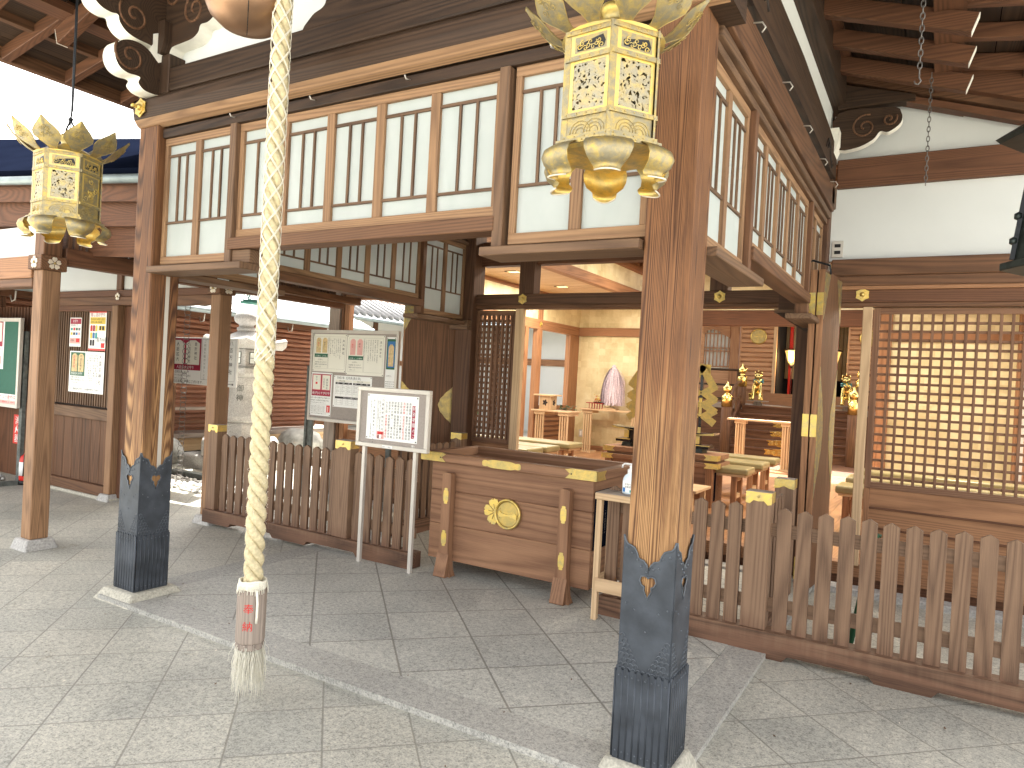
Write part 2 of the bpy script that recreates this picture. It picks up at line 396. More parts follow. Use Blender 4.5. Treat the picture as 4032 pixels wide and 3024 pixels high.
def thing(name, label, cat, loc=(0, 0, 0), group=None):
    o = bpy.data.objects.new(name, None); COL.objects.link(o); o.location = loc; o.empty_display_size = .1
    o['label'] = label; o['category'] = cat
    if group: o['group'] = group
    ABS[o.name] = Vector(loc); return o
def tag(o, label, cat, group=None):
    o['label'] = label; o['category'] = cat
    if group: o['group'] = group
    return o
def struct(o): o['kind'] = 'structure'; return o
def copy_thing(o, loc, label, group=None):
    c = o.copy(); COL.objects.link(c); c.location = loc; c['label'] = label; ABS[c.name] = Vector(loc)
    if group: c['group'] = group
    def rec(src, dst):
        for ch in list(src.children):
            d = ch.copy(); COL.objects.link(d); d.parent = dst; rec(ch, d)
    rec(o, c); return c
X3, Y3, Z3 = Vector((1, 0, 0)), Vector((0, 1, 0)), Vector((0, 0, 1))
# ============================================================ GROUND
g = MB(); g.add([(-60, -40, -.05), (60, -40, -.05), (60, 60, -.05), (-60, 60, -.05)], [(0, 1, 2, 3)], 'paving_out'); struct(g.build('ground'))
g = MB(); g.box(-4.34, -1.004, 2.83, 6.2, -.12, -.02, 'paving_in'); struct(g.build('paving'))
g = MB()
g.prism([(-4.56, 2.60), (-.786, 2.60), (-1.002, 2.828), (-4.342, 2.828)], (0, 0, -.12), X3, Y3, (0, 0, .1), 'granite')
g.prism([(-.786, 2.602), (-.786, 6.2), (-1.002, 6.2), (-1.002, 2.832)], (0, 0, -.12), X3, Y3, (0, 0, .098), 'granite')
g.prism([(-4.56, 2.602), (-4.342, 2.832), (-4.342, 6.2), (-4.56, 6.2)], (0, 0, -.12), X3, Y3, (0, 0, .098), 'granite')
struct(g.build('kerb', bevel=.008))
g = MB(); g.box(-7.0, 1.8, 6.2, 6.36, -.12, 0.0, 'stone'); struct(g.build('foundation_kerb', bevel=.006))
# pebbled drainage strip under the rain chain, with its low stone edge
g = MB(); g.box(-8.9, -6.6, 5.95, 6.08, -.1, .03, 'stone_dark'); struct(g.build('drain_kerb', bevel=.01))
g = MB()
for i in range(420):
    x = random.uniform(-8.8, -6.7); y = random.uniform(5.35, 5.93); r_ = random.uniform(.022, .045)
    g.ball((x, y, -.05+r_*.35), r_, 'pebble', 6, (1, random.uniform(.7, 1), .6))
o = g.build('pebbles'); o['kind'] = 'stuff'

# ============================================================ PORCH
PXL, PXR, PY, BY = -4.41, -.935, 2.795, 6.4
porch = thing('shrine_porch', 'open timber porch with white paper transoms and dark beams before the worship hall', 'porch', (-2.67, 2.8, 0))
def rosette(mb, c, n, r=.055, mt='gold_bright'):
    "hexagonal star fitting with a boss, facing n"
    n = Vector(n); U = Z3.cross(n).normalized(); V = n.cross(U)
    pts = []
    for i in range(12):
        a = math.pi*i/6+math.pi/2; rr = r if i % 2 == 0 else r*.80
        pts.append((rr*math.cos(a), rr*math.sin(a)))
    mb.prism(pts, Vector(c), U, V, n*.006, mt)
    pts = [(p_[0]*.72, p_[1]*.72) for p_ in pts]
    mb.prism(pts, Vector(c)+n*.0062, U, V, n*.006, 'gold_metal')
    mb.lathe([(r*.36, .012), (r*.34, .02), (r*.2, .03), (.001, .034)], c, mt, 10, n)
def boot(xc, yc, zb, nm='porch_post'):
    "square post in a scalloped metal boot on a granite base"
    h = .1
    sh = MB(); sh.box(xc-h, xc+h, yc-h, yc+h, zb, 2.99, 'wood_post', 2)
    o = sh.build(nm, porch, bevel=.012, seg=2)
    b = MB(); e = h+.005
    zt, zm = zb+.90, zb+.34
    faces = [((0, -1), (1, 0)), ((1, 0), (0, 1)), ((0, 1), (-1, 0)), ((-1, 0), (0, -1))]
    for (nx, ny), (ux, uy) in faces:
        O = Vector((xc+nx*e, yc+ny*e, 0)); U = Vector((ux, uy, 0)); Nn = Vector((nx, ny, 0))
        # upper plate with an ogee dip in the middle, heart-shaped hole below it
        prof = [(-e, .985), (-e*.95, .962), (-e*.86, .948), (-e*.72, .942), (-e*.58, .935), (-e*.48, .915), (-e*.42, .893), (-e*.33, .888), (-e*.20, .884), (-e*.08, .868), (-.001, .845)]
        top = [(u_, zb+.90*t+.0) for u_, t in prof]+[(-u_, zb+.90*t) for u_, t in prof[::-1]]
        cy = zb+.705
        hole = []
        for i in range(24):
            a = 2*math.pi*i/24+math.pi/2
            rr = .026+.012*abs(math.cos(1.5*(a-math.pi/2)))**2+.0
            hole.append((rr*math.cos(a)*.95, cy+rr*math.sin(a)))
        hole = [(0, cy+.026), (.012, cy+.034), (.028, cy+.030), (.034, cy+.012), (.026, cy-.004), (.014, cy-.010), (.016, cy-.024), (.008, cy-.040), (0, cy-.056),
                (-.008, cy-.040), (-.016, cy-.024), (-.014, cy-.010), (-.026, cy-.004), (-.034, cy+.012), (-.028, cy+.030), (-.012, cy+.034)]
        # left and right half plates meet above and below the hole
        L_ = [(-e, zm), (0, zm), hole[8]]+hole[9:]+[hole[0]]+top[:11][::-1]
        R_ = [(-p_[0], p_[1]) for p_ in L_]
        for pl in (L_, R_): b.prism(pl, O, U, Z3, Nn*.004, 'boot_metal')
        b.tube([O+U*p_[0]+Z3*p_[1]+Nn*.005 for p_ in hole], .0035, 'boot_trim', 5, closed=True)
        b.tube([O+U*p_[0]+Z3*p_[1]+Nn*.004 for p_ in top], .0035, 'boot_trim', 5)
        # rivets
        for p_ in top[1:-1:2]: b.ball(O+U*p_[0]*.93+Z3*(p_[1]-.028)+Nn*.004, .0055, 'boot_trim', 6)
        for q in ((-.05, .60), (.05, .60), (0, .52), (-.085, .45), (.085, .45), (-.085, .62), (.085, .62)): b.ball(O+U*q[0]+Z3*(zb+q[1])+Nn*.004, .004, 'boot_trim', 6)
        # fish-scale relief in two triangles
        for r_i in range(9):
            zz = zm+.012+r_i*.019
            for k in range(-5, 6):
                u_ = (k+(.5 if r_i % 2 else 0))*.0205
                if abs(u_) > .093 or abs(u_) < .0115*r_i: continue
                b.tube([O+U*(u_+.0102*math.cos(a))+Z3*(zz+.013*math.sin(a))+Nn*.0045 for a in (0, .8, 1.57, 2.34, 3.14)], .0021, 'boot_trim', 4)
        # reeded skirt
        nr = 8
        for k in range(nr):
            u0 = -e-.004+(2*e+.008)*(k+.5)/nr; wd = (2*e+.008)/nr
            pts = [(-wd*.46, 0), (wd*.46, 0), (wd*.46, .345), (wd*.2, .362), (-wd*.2, .362), (-wd*.46, .345)]
            b.prism(pts, O+U*u0+Z3*(zb)+Nn*.0045, U, Z3, Nn*.006, 'boot_metal')
            b.tube([O+U*(u0+wd*.5)+Z3*(zb+.004)+Nn*.009, O+U*(u0+wd*.5)+Z3*(zb+.352)+Nn*.009], .0045, 'boot_metal', 5)
            for zz in (.33, .03): b.ball(O+U*u0+Z3*(zb+zz)+Nn*.0105, .0042, 'boot_trim', 6)
    b.build('metal_boot', o)
    st = MB(); a, c_ = (.155 if xc < -2 else .135), (.205 if xc < -2 else .17)
    st.add([(xc-c_, yc-c_, -.06), (xc+c_, yc-c_, -.06), (xc+c_, yc+c_, -.06), (xc-c_, yc+c_, -.06), (xc-a, yc-a, zb), (xc+a, yc-a, zb), (xc+a, yc+a, zb), (xc-a, yc+a, zb)],
           [(0, 3, 2, 1), (4, 5, 6, 7), (0, 1, 5, 4), (1, 2, 6, 5), (2, 3, 7, 6), (3, 0, 4, 7)], 'stone_tan')
    st.build('stone_base', o, bevel=.012, seg=2)
    return o
pl_ = boot(PXL, PY, .02); boot(PXR, PY, .02)
q = MB(); q.box(-4.309, -4.3075, 2.80, 2.826, .78, 2.04, 'alu'); q.build('metal_strip', pl_)
for xc in (-4.405, PXR):
    q = MB(); q.box(xc-.105, xc+.105, 6.30, 6.52, .0, 3.4, 'wood_mid'); q.build('porch_post', porch, bevel=.01)
# --- beams of the front
def beam(x0, x1, y0, y1, z0, z1, mt, name='beam', bv=.008):
    q = MB(); q.box(x0, x1, y0, y1, z0, z1, mt); return q.build(name, porch, bevel=bv, seg=2)
beam(-4.30, -1.045, 2.72, 2.86, 2.905, 2.965, 'wood_dark')
# rainbow beam: bulging face, worn pale lower edge
q = MB(); prof = [(2.72, 2.985), (2.69, 3.0), (2.665, 3.035), (2.655, 3.09), (2.66, 3.14), (2.69, 3.172), (2.93, 3.172), (2.93, 2.985)]
q.prism(prof, (-4.53, 0, 0), Y3, Z3, (3.79, 0, 0), 'wood_dark', 0); fb = q.build('beam', porch, bevel=.004)
q = MB(); q.prism([(2.7245, 2.9815), (2.690, 2.9975), (2.6635, 3.027), (2.6645, 3.024), (2.692, 2.9935), (2.7245, 2.9775)][::-1], (-4.52, 0, 0), Y3, Z3, (3.77, 0, 0), 'wood_frame', 0); q.build('worn_edge', fb)
q = MB(); rosette(q, (-4.44, 2.653, 3.095), (0, -1, 0), .062); q.lathe([(.012, .02), (.012, .06), (.004, .064)], (-4.44, 2.653, 3.095), 'gold_bright', 8, (0, -1, 0)); q.build('hexagonal_fitting', fb)
q = MB(); q.box(-4.56, -.74, 2.70, 2.88, 3.186, 3.335, 'wood_dark'); q.build('beam', porch, bevel=.012, seg=2)
# side beams, right and left, both seen partly
for sx, X in ((1, -.87), (-1, -4.47)):
    beam(X-.05, X+.05, 2.9, 6.3, 2.945, 2.995, 'wood_dark' if sx < 0 else 'wood_mullion')
    beam(X-.09, X+.07, 2.95, 6.3, 3.0, 3.19, 'wood_beam')
    q = MB(); q.prism([(2.95, 3.27), (3.3, 3.25), (3.6, 3.27), (5.7, 3.27), (6.0, 3.25), (6.3, 3.27), (6.3, 3.50), (5.8, 3.53), (4.6, 3.56), (3.4, 3.53), (2.95, 3.49)], (X-.08, 0, 0), Y3, Z3, (.15, 0, 0), 'wood_dark', 1)
    bb = q.build('beam', porch, bevel=.012, seg=2)
    q = MB()
    for yc, dr in ((3.35, 1), (5.9, -1)):
        for s_ in (1, .62):
            q.tube([(X+.072*sx, yc+dr*(.22*s_*(t/8.)), 3.36+.07*s_*math.sin(t/8.*3.6)+.02*t/8.) for t in range(-6, 9)], .008, 'wood_black', 5)
    q.build('carving', bb)
    beam(X-.10, X+.12, 1.0, 6.6, 3.83, 4.10, 'wood_dark')
    q = MB(); q.box(X-.02, X+.02, 2.95, 6.32, 3.19, 3.9, 'plaster'); q.build('plaster_infill', porch)
q = MB(); q.prism([(-4.35, 3.30), (-.99, 3.30), (-.99, 3.95), (-2.67, 4.55), (-4.35, 3.95)], (0, 2.80, 0), X3, Z3, (0, .03, 0), 'plaster'); q.build('gable_wall', porch)
# --- carved brackets
def spiral(c, r, turns, U, V, n=26, ph=0, dr=1):
    c = Vector(c); return [c+U*(r*(1-t/n*.86)*math.cos(ph+dr*turns*2*math.pi*t/n))+V*(r*(1-t/n*.86)*math.sin(ph+dr*turns*2*math.pi*t/n)) for t in range(n+1)]
def scroll(pts, O, U, V, W, name='carved_bracket', spirals=()):
    "pts: smooth closed outline; the cut edge is painted white"
    n = len(pts); sm = []
    for i in range(n):
        p0, p1, p2, p3 = (Vector(pts[(i+k) % n]) for k in (-1, 0, 1, 2))
        for t in (0, .25, .5, .75): sm.append(.5*((2*p1)+(-p0+p2)*t+(2*p0-5*p1+4*p2-p3)*t*t+(-p0+3*p1-3*p2+p3)*t**3))
    q = MB(); q.prism([tuple(v) for v in sm], O, U, V, W, 'wood_dark', 0, edge='paint_white'); o = q.build(name, porch)
    nn = -Vector(W).normalized()
    q = MB()
    for c_, r_, tn, ph, dr in spirals: q.tube(spiral(Vector(O)+Vector(U)*c_[0]+Vector(V)*c_[1]+nn*.001, r_, tn, Vector(U), Vector(V), ph=ph, dr=dr), .008, 'wood_beam', 5)
    if q.v: q.build('carved_line', o)
    return o
def zp(pts, Y=2.72):
    "outline read off the photograph and set on the plane of the front beams"
    r_ = []
    for a, b in pts:
        p_ = P(a/1.508, b/1.508, 1, Y); r_.append((p_.x, p_.z))
    return r_
LOW = zp([(905, 560), (835, 560), (790, 540), (768, 500), (775, 470), (815, 455), (760, 445), (700, 415), (655, 360), (632, 300), (645, 250), (690, 230), (760, 238), (830, 262), (880, 300), (930, 370), (950, 450)])
UPP = zp([(940, 300), (880, 285), (800, 245), (740, 195), (690, 150), (655, 105), (600, 85), (545, 55), (505, -5), (500, -90), (700, -160), (960, -120), (960, 100)])
RGT = zp([(1005, 330), (1030, 285), (1100, 255), (1150, 232), (1185, 195), (1200, 150), (1240, 135), (1275, 100), (1285, 50), (1275, 0), (1320, -60), (1300, -140), (1000, -130), (985, 100)])
OX = -5.34
def yp(pts):
    r_ = []
    for a, b in pts:
        p_ = P(a/1.508, b/1.508, 0, -4.31); r_.append((p_.y, p_.z))
    return r_
# noses that run forward, towards the visitor
LOWY = yp([(935, 565), (880, 548), (845, 525), (822, 490), (832, 462), (812, 448), (760, 432), (712, 395), (685, 335), (688, 275), (720, 238), (785, 238), (860, 275), (935, 360), (985, 440), (985, 560)])
UPPY = yp([(985, 330), (930, 292), (880, 262), (810, 228), (750, 185), (712, 130), (700, 85), (655, 70), (600, 35), (560, -20), (560, -110), (760, -170), (985, -150)])
for mir in (0, 1):
    f_ = (lambda L_: L_) if not mir else (lambda L_: [(OX-a, b) for a, b in L_][::-1])
    s_ = -1 if mir else 1
    xx = lambda v: OX-v if mir else v
    XF = xx(-4.31)
    for OL, cc_ in ((LOWY, (775, 330)), (UPPY, (800, 90))):
        pc_ = P(cc_[0]/1.508, cc_[1]/1.508, 0, -4.31)
        scroll(OL, (XF, 0, 0), Y3, Z3, (-.13 if not mir else .13, 0, 0), spirals=(((pc_.y, pc_.z), .10, 1.4, 2.6, 1),))
    scroll(f_(RGT), (0, 2.71, 0), X3, Z3, (0, .13, 0), spirals=(((xx(-4.02), 3.66), .11, 1.5, 1.2, 1), ((xx(-4.25), 3.80), .08, 1.3, .5, -1)))
    xa = xx(-4.30)
    q = MB(); q.box(xa-.075, xa+.075, 2.69, 2.90, 3.175, 3.42, 'wood_dark', 2)
    q.prism([(-.06, 3.42), (.06, 3.42), (.09, 3.50), (.09, 3.62), (-.09, 3.62), (-.09, 3.50)], (xa-.03, 2.66, 0), X3, Z3, (0, .26, 0), 'wood_dark', 2)
    o = q.build('bracket_block', porch, bevel=.006)
    q = MB(); q.prism([(-.02, 3.36), (.05, 3.37), (.035, 3.46), (.035, 3.60), (-.045, 3.60), (-.045, 3.50), (-.08, 3.44)], (xa-.085*s_, 2.652, 0), X3, Z3, (0, .005, 0), 'paint_white');
    q = MB(); q.prism(yp([(910, 202), (958, 196), (958, 285), (970, 368), (940, 374), (882, 292), (908, 262)]), (XF, 0, 0), Y3, Z3, (.006 if not mir else -.006, 0, 0), 'paint_white'); q.build('painted_face', o)
scroll([(-.41, 3.335), (-.36, 3.42), (-.28, 3.45), (-.25, 3.50), (-.19, 3.66), (0, 3.72), (.19, 3.66), (.25, 3.50), (.28, 3.45), (.36, 3.42), (.41, 3.335), (0, 3.335)], (-2.67, 2.74, 0), X3, Z3, (0, .05, 0), 'frog_leg_strut')
# bracket where the porch meets the hall
q_ = scroll([(.0, 3.50), (.14, 3.48), (.26, 3.53), (.31, 3.59), (.37, 3.58), (.45, 3.64), (.45, 3.72), (.38, 3.77), (.0, 3.77)], (-.80, 6.22, 0), X3, Z3, (0, .08, 0), spirals=(((.20, 3.64), .10, 1.5, 1.2, 1), ((.37, 3.68), .055, 1.3, .5, -1)))
q = MB(); q.prism([(-.80, 3.80), (-.26, 3.80), (-.26, 3.84), (-.80, 4.0)], (0, 6.2, 0), X3, Z3, (0, .12, 0), 'wood_dark', 0); q.build('beam', porch)
q = MB(); q.prism([(-.06, 3.40), (.05, 3.40), (.09, 3.50), (.09, 3.62), (-.10, 3.62), (-.10, 3.50)], (-.86, 6.10, 0), X3, Z3, (0, .2, 0), 'paint_white'); q.build('bracket_block', porch, bevel=.006)
beam(-.99, -.80, 6.16, 6.42, 3.045, 3.23, 'wood_mullion')
q = MB(); rosette(q, (-.90, 6.155, 3.14), (0, -1, 0), .06); q.build('hexagonal_fitting', porch)
for X in (-.81, -.79, -.80, -.78):
    pass
q = MB()
for y_ in (3.3, 4.0, 4.7, 5.4, 6.0): q = MB(); q.tube([(-.80, y_, 3.17), (-.76, y_, 3.165), (-.745, y_, 3.14), (-.76, y_, 3.12)], .004, 'alu', 5); q.build('hook', porch)
for x_ in (-3.6, -2.95, -2.3, -1.5): q = MB(); q.tube([(x_, 2.72, 2.94), (x_, 2.69, 2.935), (x_, 2.68, 2.95)], .004, 'alu', 5); q.build('hook', porch)
# --- transom panels (frame, rails, bars; white paper behind)
def transom(O, U, N, wd, z0, nb, side=1):
    "panel wd wide along U from O, from z0 up to 2.935; N faces outwards; nb bays"
    O, U, N = Vector(O), Vector(U), Vector(N); z1 = 2.905
    ax = 0 if abs(U.x) > .5 else 1
    q = MB()
    def pc(u0, u1, a, b, d0, d1, mt, grain):
        A = O+U*u0+N*d0; B = O+U*u1+N*d1
        q.box(min(A.x, B.x), max(A.x, B.x), min(A.y, B.y), max(A.y, B.y), a, b, mt, grain)
    fr = .032
    pc(0, wd, z1-.045, z1, -.016, .014, 'wood_frame', ax); pc(0, wd, z0, z0+.05, -.016, .014, 'wood_frame', ax)
    pc(0, fr, z0+.05, z1-.045, -.016, .013, 'wood_frame', 2); pc(wd-fr, wd, z0+.05, z1-.045, -.016, .013, 'wood_frame', 2)
    bw = (wd-2*fr)/nb; st = .028
    for k in range(1, nb): pc(fr+bw*k-st, fr+bw*k+st, z0+.05, z1-.045, -.015, .012, 'wood_frame', 2)
    ob = q.build('transom_panel', porch, bevel=.002)
    q = MB()
    for k in range(nb):
        a = fr+bw*k+(st if k else 0); b = fr+bw*(k+1)-(st if k < nb-1 else 0)
        pc(a, b, 2.785, 2.800, -.0055, .005, 'wood_mullion', ax); pc(a, b, 2.362, 2.376, -.0055, .005, 'wood_mullion', ax)
        for t in (.36, .66): u_ = a+(b-a)*t; pc(u_-.0065, u_+.0065, 2.376, 2.785, -.0055, .0055, 'wood_mullion', 2)
    q.build('lattice_bars', ob)
    q = MB(); pc(.01, wd-.01, z0+.02, z1-.02, -.0095, -.006, 'shoji_paper', 2); q.build('paper', ob)
    return ob
def plank(x0, x1, y0, y1, z0, z1, mt, name, ax=None):
    q = MB(); q.box(x0, x1, y0, y1, z0, z1, mt, ax); return q.build(name, porch, bevel=.004)
def transoms_x(Y, N):
    transom((-4.295, Y, 0), X3, N, .665, 2.105, 2); transom((-3.575, Y, 0), X3, N, 1.805, 2.235, 5); transom((-1.70, Y, 0), X3, N, .655, 2.105, 2)
    for x0 in (-3.63, -1.77): plank(x0, x0+.055, Y-.045, Y+.05, 2.085, 2.905, 'wood_mullion', 'transom_stile')
    plank(-4.31, -3.42, Y-.095, Y+.10, 2.045, 2.085, 'wood_mullion', 'transom_sill'); plank(-1.80, -1.04, Y-.095, Y+.10, 2.045, 2.085, 'wood_mullion', 'transom_sill')
    plank(-3.60, -1.76, Y-.05, Y+.08, 2.165, 2.2335, 'wood_beam', 'transom_sill')
    plank(-3.63+.055, -3.42, Y-.03, Y+.05, 2.086, 2.164, 'wood_mullion', 'transom_stile')
transoms_x(2.755, (0, -1, 0))
def transoms_y(X, N):
    transom((X, 2.91, 0), Y3, N, .73, 2.105, 2); transom((X, 3.70, 0), Y3, N, 1.82, 2.235, 5); transom((X, 5.585, 0), Y3, N, .70, 2.105, 2)
    for y0 in (3.642, 5.524): plank(X-.045, X+.045, y0, y0+.055, 2.085, 2.905, 'wood_beam', 'transom_stile')
    plank(X-.09, X+.09, 2.90, 3.80, 2.045, 2.085, 'wood_mullion', 'transom_sill'); plank(X-.09, X+.09, 5.42, 6.28, 2.045, 2.085, 'wood_mullion', 'transom_sill')
    plank(X-.06, X+.06, 3.68, 5.54, 2.165, 2.2335, 'wood_beam', 'transom_sill')
    plank(X-.04, X+.04, 2.90, 6.3, 2.906, 2.9445, 'wood_mullion', 'beam')
transoms_y(-.885, (1, 0, 0)); transoms_y(-4.425, (1, 0, 0))
# --- porch ceiling and roof
q = MB()
for k in range(16):
    y0 = 2.95+k*.218; q.box(-4.37, -.95, y0, y0+.214, 3.06, 3.075, 'wood_hall_dark', 0)
for k in range(7): q.box(-4.3+k*.55, -4.26+k*.55, 2.95, 6.4, 3.02, 3.058, 'wood_dark', 1)
q.build('ceiling', porch)
XR = -2.67
def zr(x, off=0): return 4.66-.34*abs(x-XR)+off
YS = [1.26+.46*k for k in range(12)]
for s_ in (1, -1):
    for y_ in YS:
        a = XR+s_*.06; b = XR+s_*2.75
        q = MB(); q.bar((a, y_, zr(a)), (b, y_, zr(b)), .075, .115, 'wood_hall_dark', 0); o = q.build('rafter', porch, bevel=.004)
        q = MB(); d = Vector((s_, 0, -.34)).normalized(); up = Vector((0, 1, 0)).cross(d)*s_; e = Vector((b, y_, zr(b)))
        q.bar(e+d*.0005, e+d*.004, .073, .113, 'paint_white'); q.build('rafter_end', o)
    for y_ in YS:
        y2 = y_; a = XR+s_*2.62; b = XR+s_*3.55
        q = MB(); q.bar((a, y2, zr(a)+.135), (b, y2, zr(a)+.135-.16*(b-a)*s_), .065, .095, 'wood_hall_dark', 0); q.build('flying_rafter', porch, bevel=.004)
    q = MB()
    for xo, hw, hh in ((2.62, .085, .03), (1.95, .03, .02), (1.2, .03, .02), (.5, .03, .02)):
        x = XR+s_*xo; q.box(x-hw, x+hw, .9, 6.5, zr(x, .058), zr(x, .058+hh*2), 'wood_hall_dark', 1)
    x = XR+s_*3.1; q.box(x-.03, x+.03, .9, 6.5, zr(XR+s_*2.62)+.135-.08, zr(XR+s_*2.62)+.16, 'wood_beam', 1)
    x = XR+s_*3.58; q.box(x-.035, x+.035, .9, 6.5, zr(XR+s_*2.62)+.135-.19, zr(XR+s_*2.62)+.08, 'wood_beam', 1)
    q.build('roof_batten', porch)
    # boarded deck and outer skin
    q = MB(); n = 14
    for k in range(n):
        a = XR+s_*3.68*k/n; b = XR+s_*(3.68*(k+1)/n-.006)
        za = max(zr(a, .12), zr(XR+s_*2.62)+.2-.16*max(0, abs(a-XR)-2.62)); zb = max(zr(b, .12), zr(XR+s_*2.62)+.2-.16*max(0, abs(b-XR)-2.62))
        q.bar((a, 3.7, za), (b, 3.7, zb), 5.7, .02, 'wood_dark', 1)
    q.build('roof_boarding', porch)
    q = MB(); q.prism([(0, 4.86), (s_*2.62, 4.03), (s_*3.72, 3.86), (s_*3.72, 3.97), (0, 5.05)], (XR, .82, 0), X3, Z3, (0, 5.7, 0), 'roof_navy', 1, edge='roof_navy'); q.build('roof', porch)
# bargeboards where the roof dies against the hall
for k, (dz, yy, mt) in enumerate(((-.035, 6.28, 'wood_hall_dark'), (.035, 6.25, 'wood_beam'), (.105, 6.22, 'wood_hall_dark'), (.22, 6.17, 'wood_hall_dark'))):
    for s_ in (1, -1):
        q = MB(); a = XR+s_*1.75; b = XR+s_*4.6; hh = .05 if k < 3 else .30
        q.bar((a, yy, zr(a, dz)), (b, yy, zr(b, dz)), .10, hh, mt, 0); q.build('bargeboard', porch)
# ============================================================ WORSHIP HALL
XL, XRR, YB, FZ = -6.38, 1.04, 13.3, .15
hall = thing('worship_hall', 'worship hall behind the porch with lattice screens, gold leaf walls and wooden floor', 'shrine hall', (-2.67, 10, 0))
def hp(name, fn, bevel=.004, label=None, parent=None):
    q = MB(); fn(q); return q.build(name, parent or hall, bevel=bevel, label=label)
def hbox(name, *a, ax=None, bevel=.004, label=None, parent=None):
    q = MB(); q.box(*a, ax); return q.build(name, parent or hall, bevel=bevel, label=label)
def fl(q):
    n = 62
    for k in range(n):
        x0 = XL+(XRR-XL)*k/n; q.box(x0, x0+(XRR-XL)/n-.0025, 6.55, YB, FZ-.03, FZ, 'wood_floor', 1)
    q.box(XL-.3, XRR+.3, 6.42, 6.55, FZ-.10, FZ+.002, 'wood_hall', 0)
    q.box(XL-.3, XRR+.5, 6.46, 6.50, -.06, FZ-.10, 'wood_hall_dark', 0)
hp('floor', fl, 0)
# back wall: gold leaf left and right, opening to the inner sanctuary in the middle
for a, b in ((XL, -4.62), (-.72, XRR)):
    o = hbox('gold_leaf_wall', a, b, YB, YB+.08, FZ, 3.15, 'gold_leaf_wall', bevel=0)
    hbox('wall_beam', a, b, YB-.06, YB-.002, 2.46, 2.63, 'wood_hall', ax=0)
    hbox('wall_beam', a, b, YB-.03, YB-.002, FZ, FZ+.10, 'wood_hall', ax=0)
for x in (-4.56, -.78): hbox('pillar', x-.09, x+.09, YB-.08, YB+.12, FZ, 3.2, 'wood_hall', ax=2)
hbox('wall_beam', -4.5, -.85, YB-.05, YB+.12, 2.70, 2.98, 'wood_hall_dark', ax=0)
hbox('upper_wall', -4.5, -.85, YB, YB+.05, 2.98, 4.0, 'gold_leaf_wall', bevel=0)
# side aisles ceilings, centre ceiling
def ceil(x0, x1):
    def f(q):
        for k in range(24):
            y0 = 6.5+k*.285; q.box(x0, x1, y0, y0+.272, 3.15, 3.165, 'wood_light', 0)
        q.box(x0, x1, 6.5, 13.3, 3.17, 3.18, 'wood_hall_dark', 0)
    return f
hp('aisle_ceiling', ceil(XL, -4.99), 0); hp('aisle_ceiling', ceil(-.35, XRR), 0)
for x in (-4.93, -.41):
    hbox('wall_beam', x-.06, x+.06, 6.5, YB-.06, 3.12, 3.28, 'wood_hall', ax=1)
    hbox('gold_frieze', x-.02, x+.02, 6.5, YB, 3.281, 3.60, 'gold_leaf_wall', bevel=0)
    hbox('wall_beam', x-.05, x+.05, 6.5, YB, 3.601, 3.72, 'wood_hall', ax=1)
def cc(q):
    q.box(-4.93, -.41, 6.5, YB, 3.80, 3.82, 'wood_hall_dark', 0)
    for k in range(11): q.box(-4.93+k*.452-.02, -4.93+k*.452+.02, 6.5, YB, 3.74, 3.799, 'wood_hall', 1)
    for k in range(15): q.box(-4.9, -.45, 6.7+k*.46-.02, 6.7+k*.46+.02, 3.745, 3.7985, 'wood_hall', 0)
hp('coffered_ceiling', cc, 0)
DL = [(-5.69, 9.4), (-5.69, 11.04), (-5.69, 7.7), (.35, 7.7), (.35, 9.4), (.35, 11.04)]  # first two are real downlights; the rest are added for interior light
for x, y in DL:
    o = hp('real_or_added_lamp', lambda q: (q.box(x-.085, x+.085, y-.085, y+.085, 3.146, 3.149, 'downlight'), q.box(x-.10, x+.10, y-.10, y-.086, 3.140, 3.149, 'wood_black'), q.box(x-.10, x+.10, y+.086, y+.10, 3.140, 3.149, 'wood_black')), 0)
    ld = bpy.data.lights.new('lamp_or_fill_light', 'AREA'); lo = bpy.data.objects.new('lamp_or_fill_light', ld); COL.objects.link(lo)
    ld.energy = 10; ld.color = (1, .88, .70); ld.size = .16; lo.location = (x, y, 3.13); lo.parent = hall; lo.location = Vector((x, y, 3.13))-ABS[hall.name]
for x, y in ((-3.8, 8.2), (-1.5, 8.2), (-3.8, 11), (-1.5, 11)):  # lamps and area lights added to brighten the middle of the hall
    hp('real_or_added_lamp', lambda q: q.box(x-.085, x+.085, y-.085, y+.085, 3.732, 3.738, 'downlight'), 0)
    ld = bpy.data.lights.new('lamp_or_fill_light', 'AREA'); lo = bpy.data.objects.new('lamp_or_fill_light', ld); COL.objects.link(lo)
    ld.energy = 10; ld.color = (1, .90, .75); ld.size = .2; lo.parent = hall; lo.location = Vector((x, y, 3.72))-ABS[hall.name]
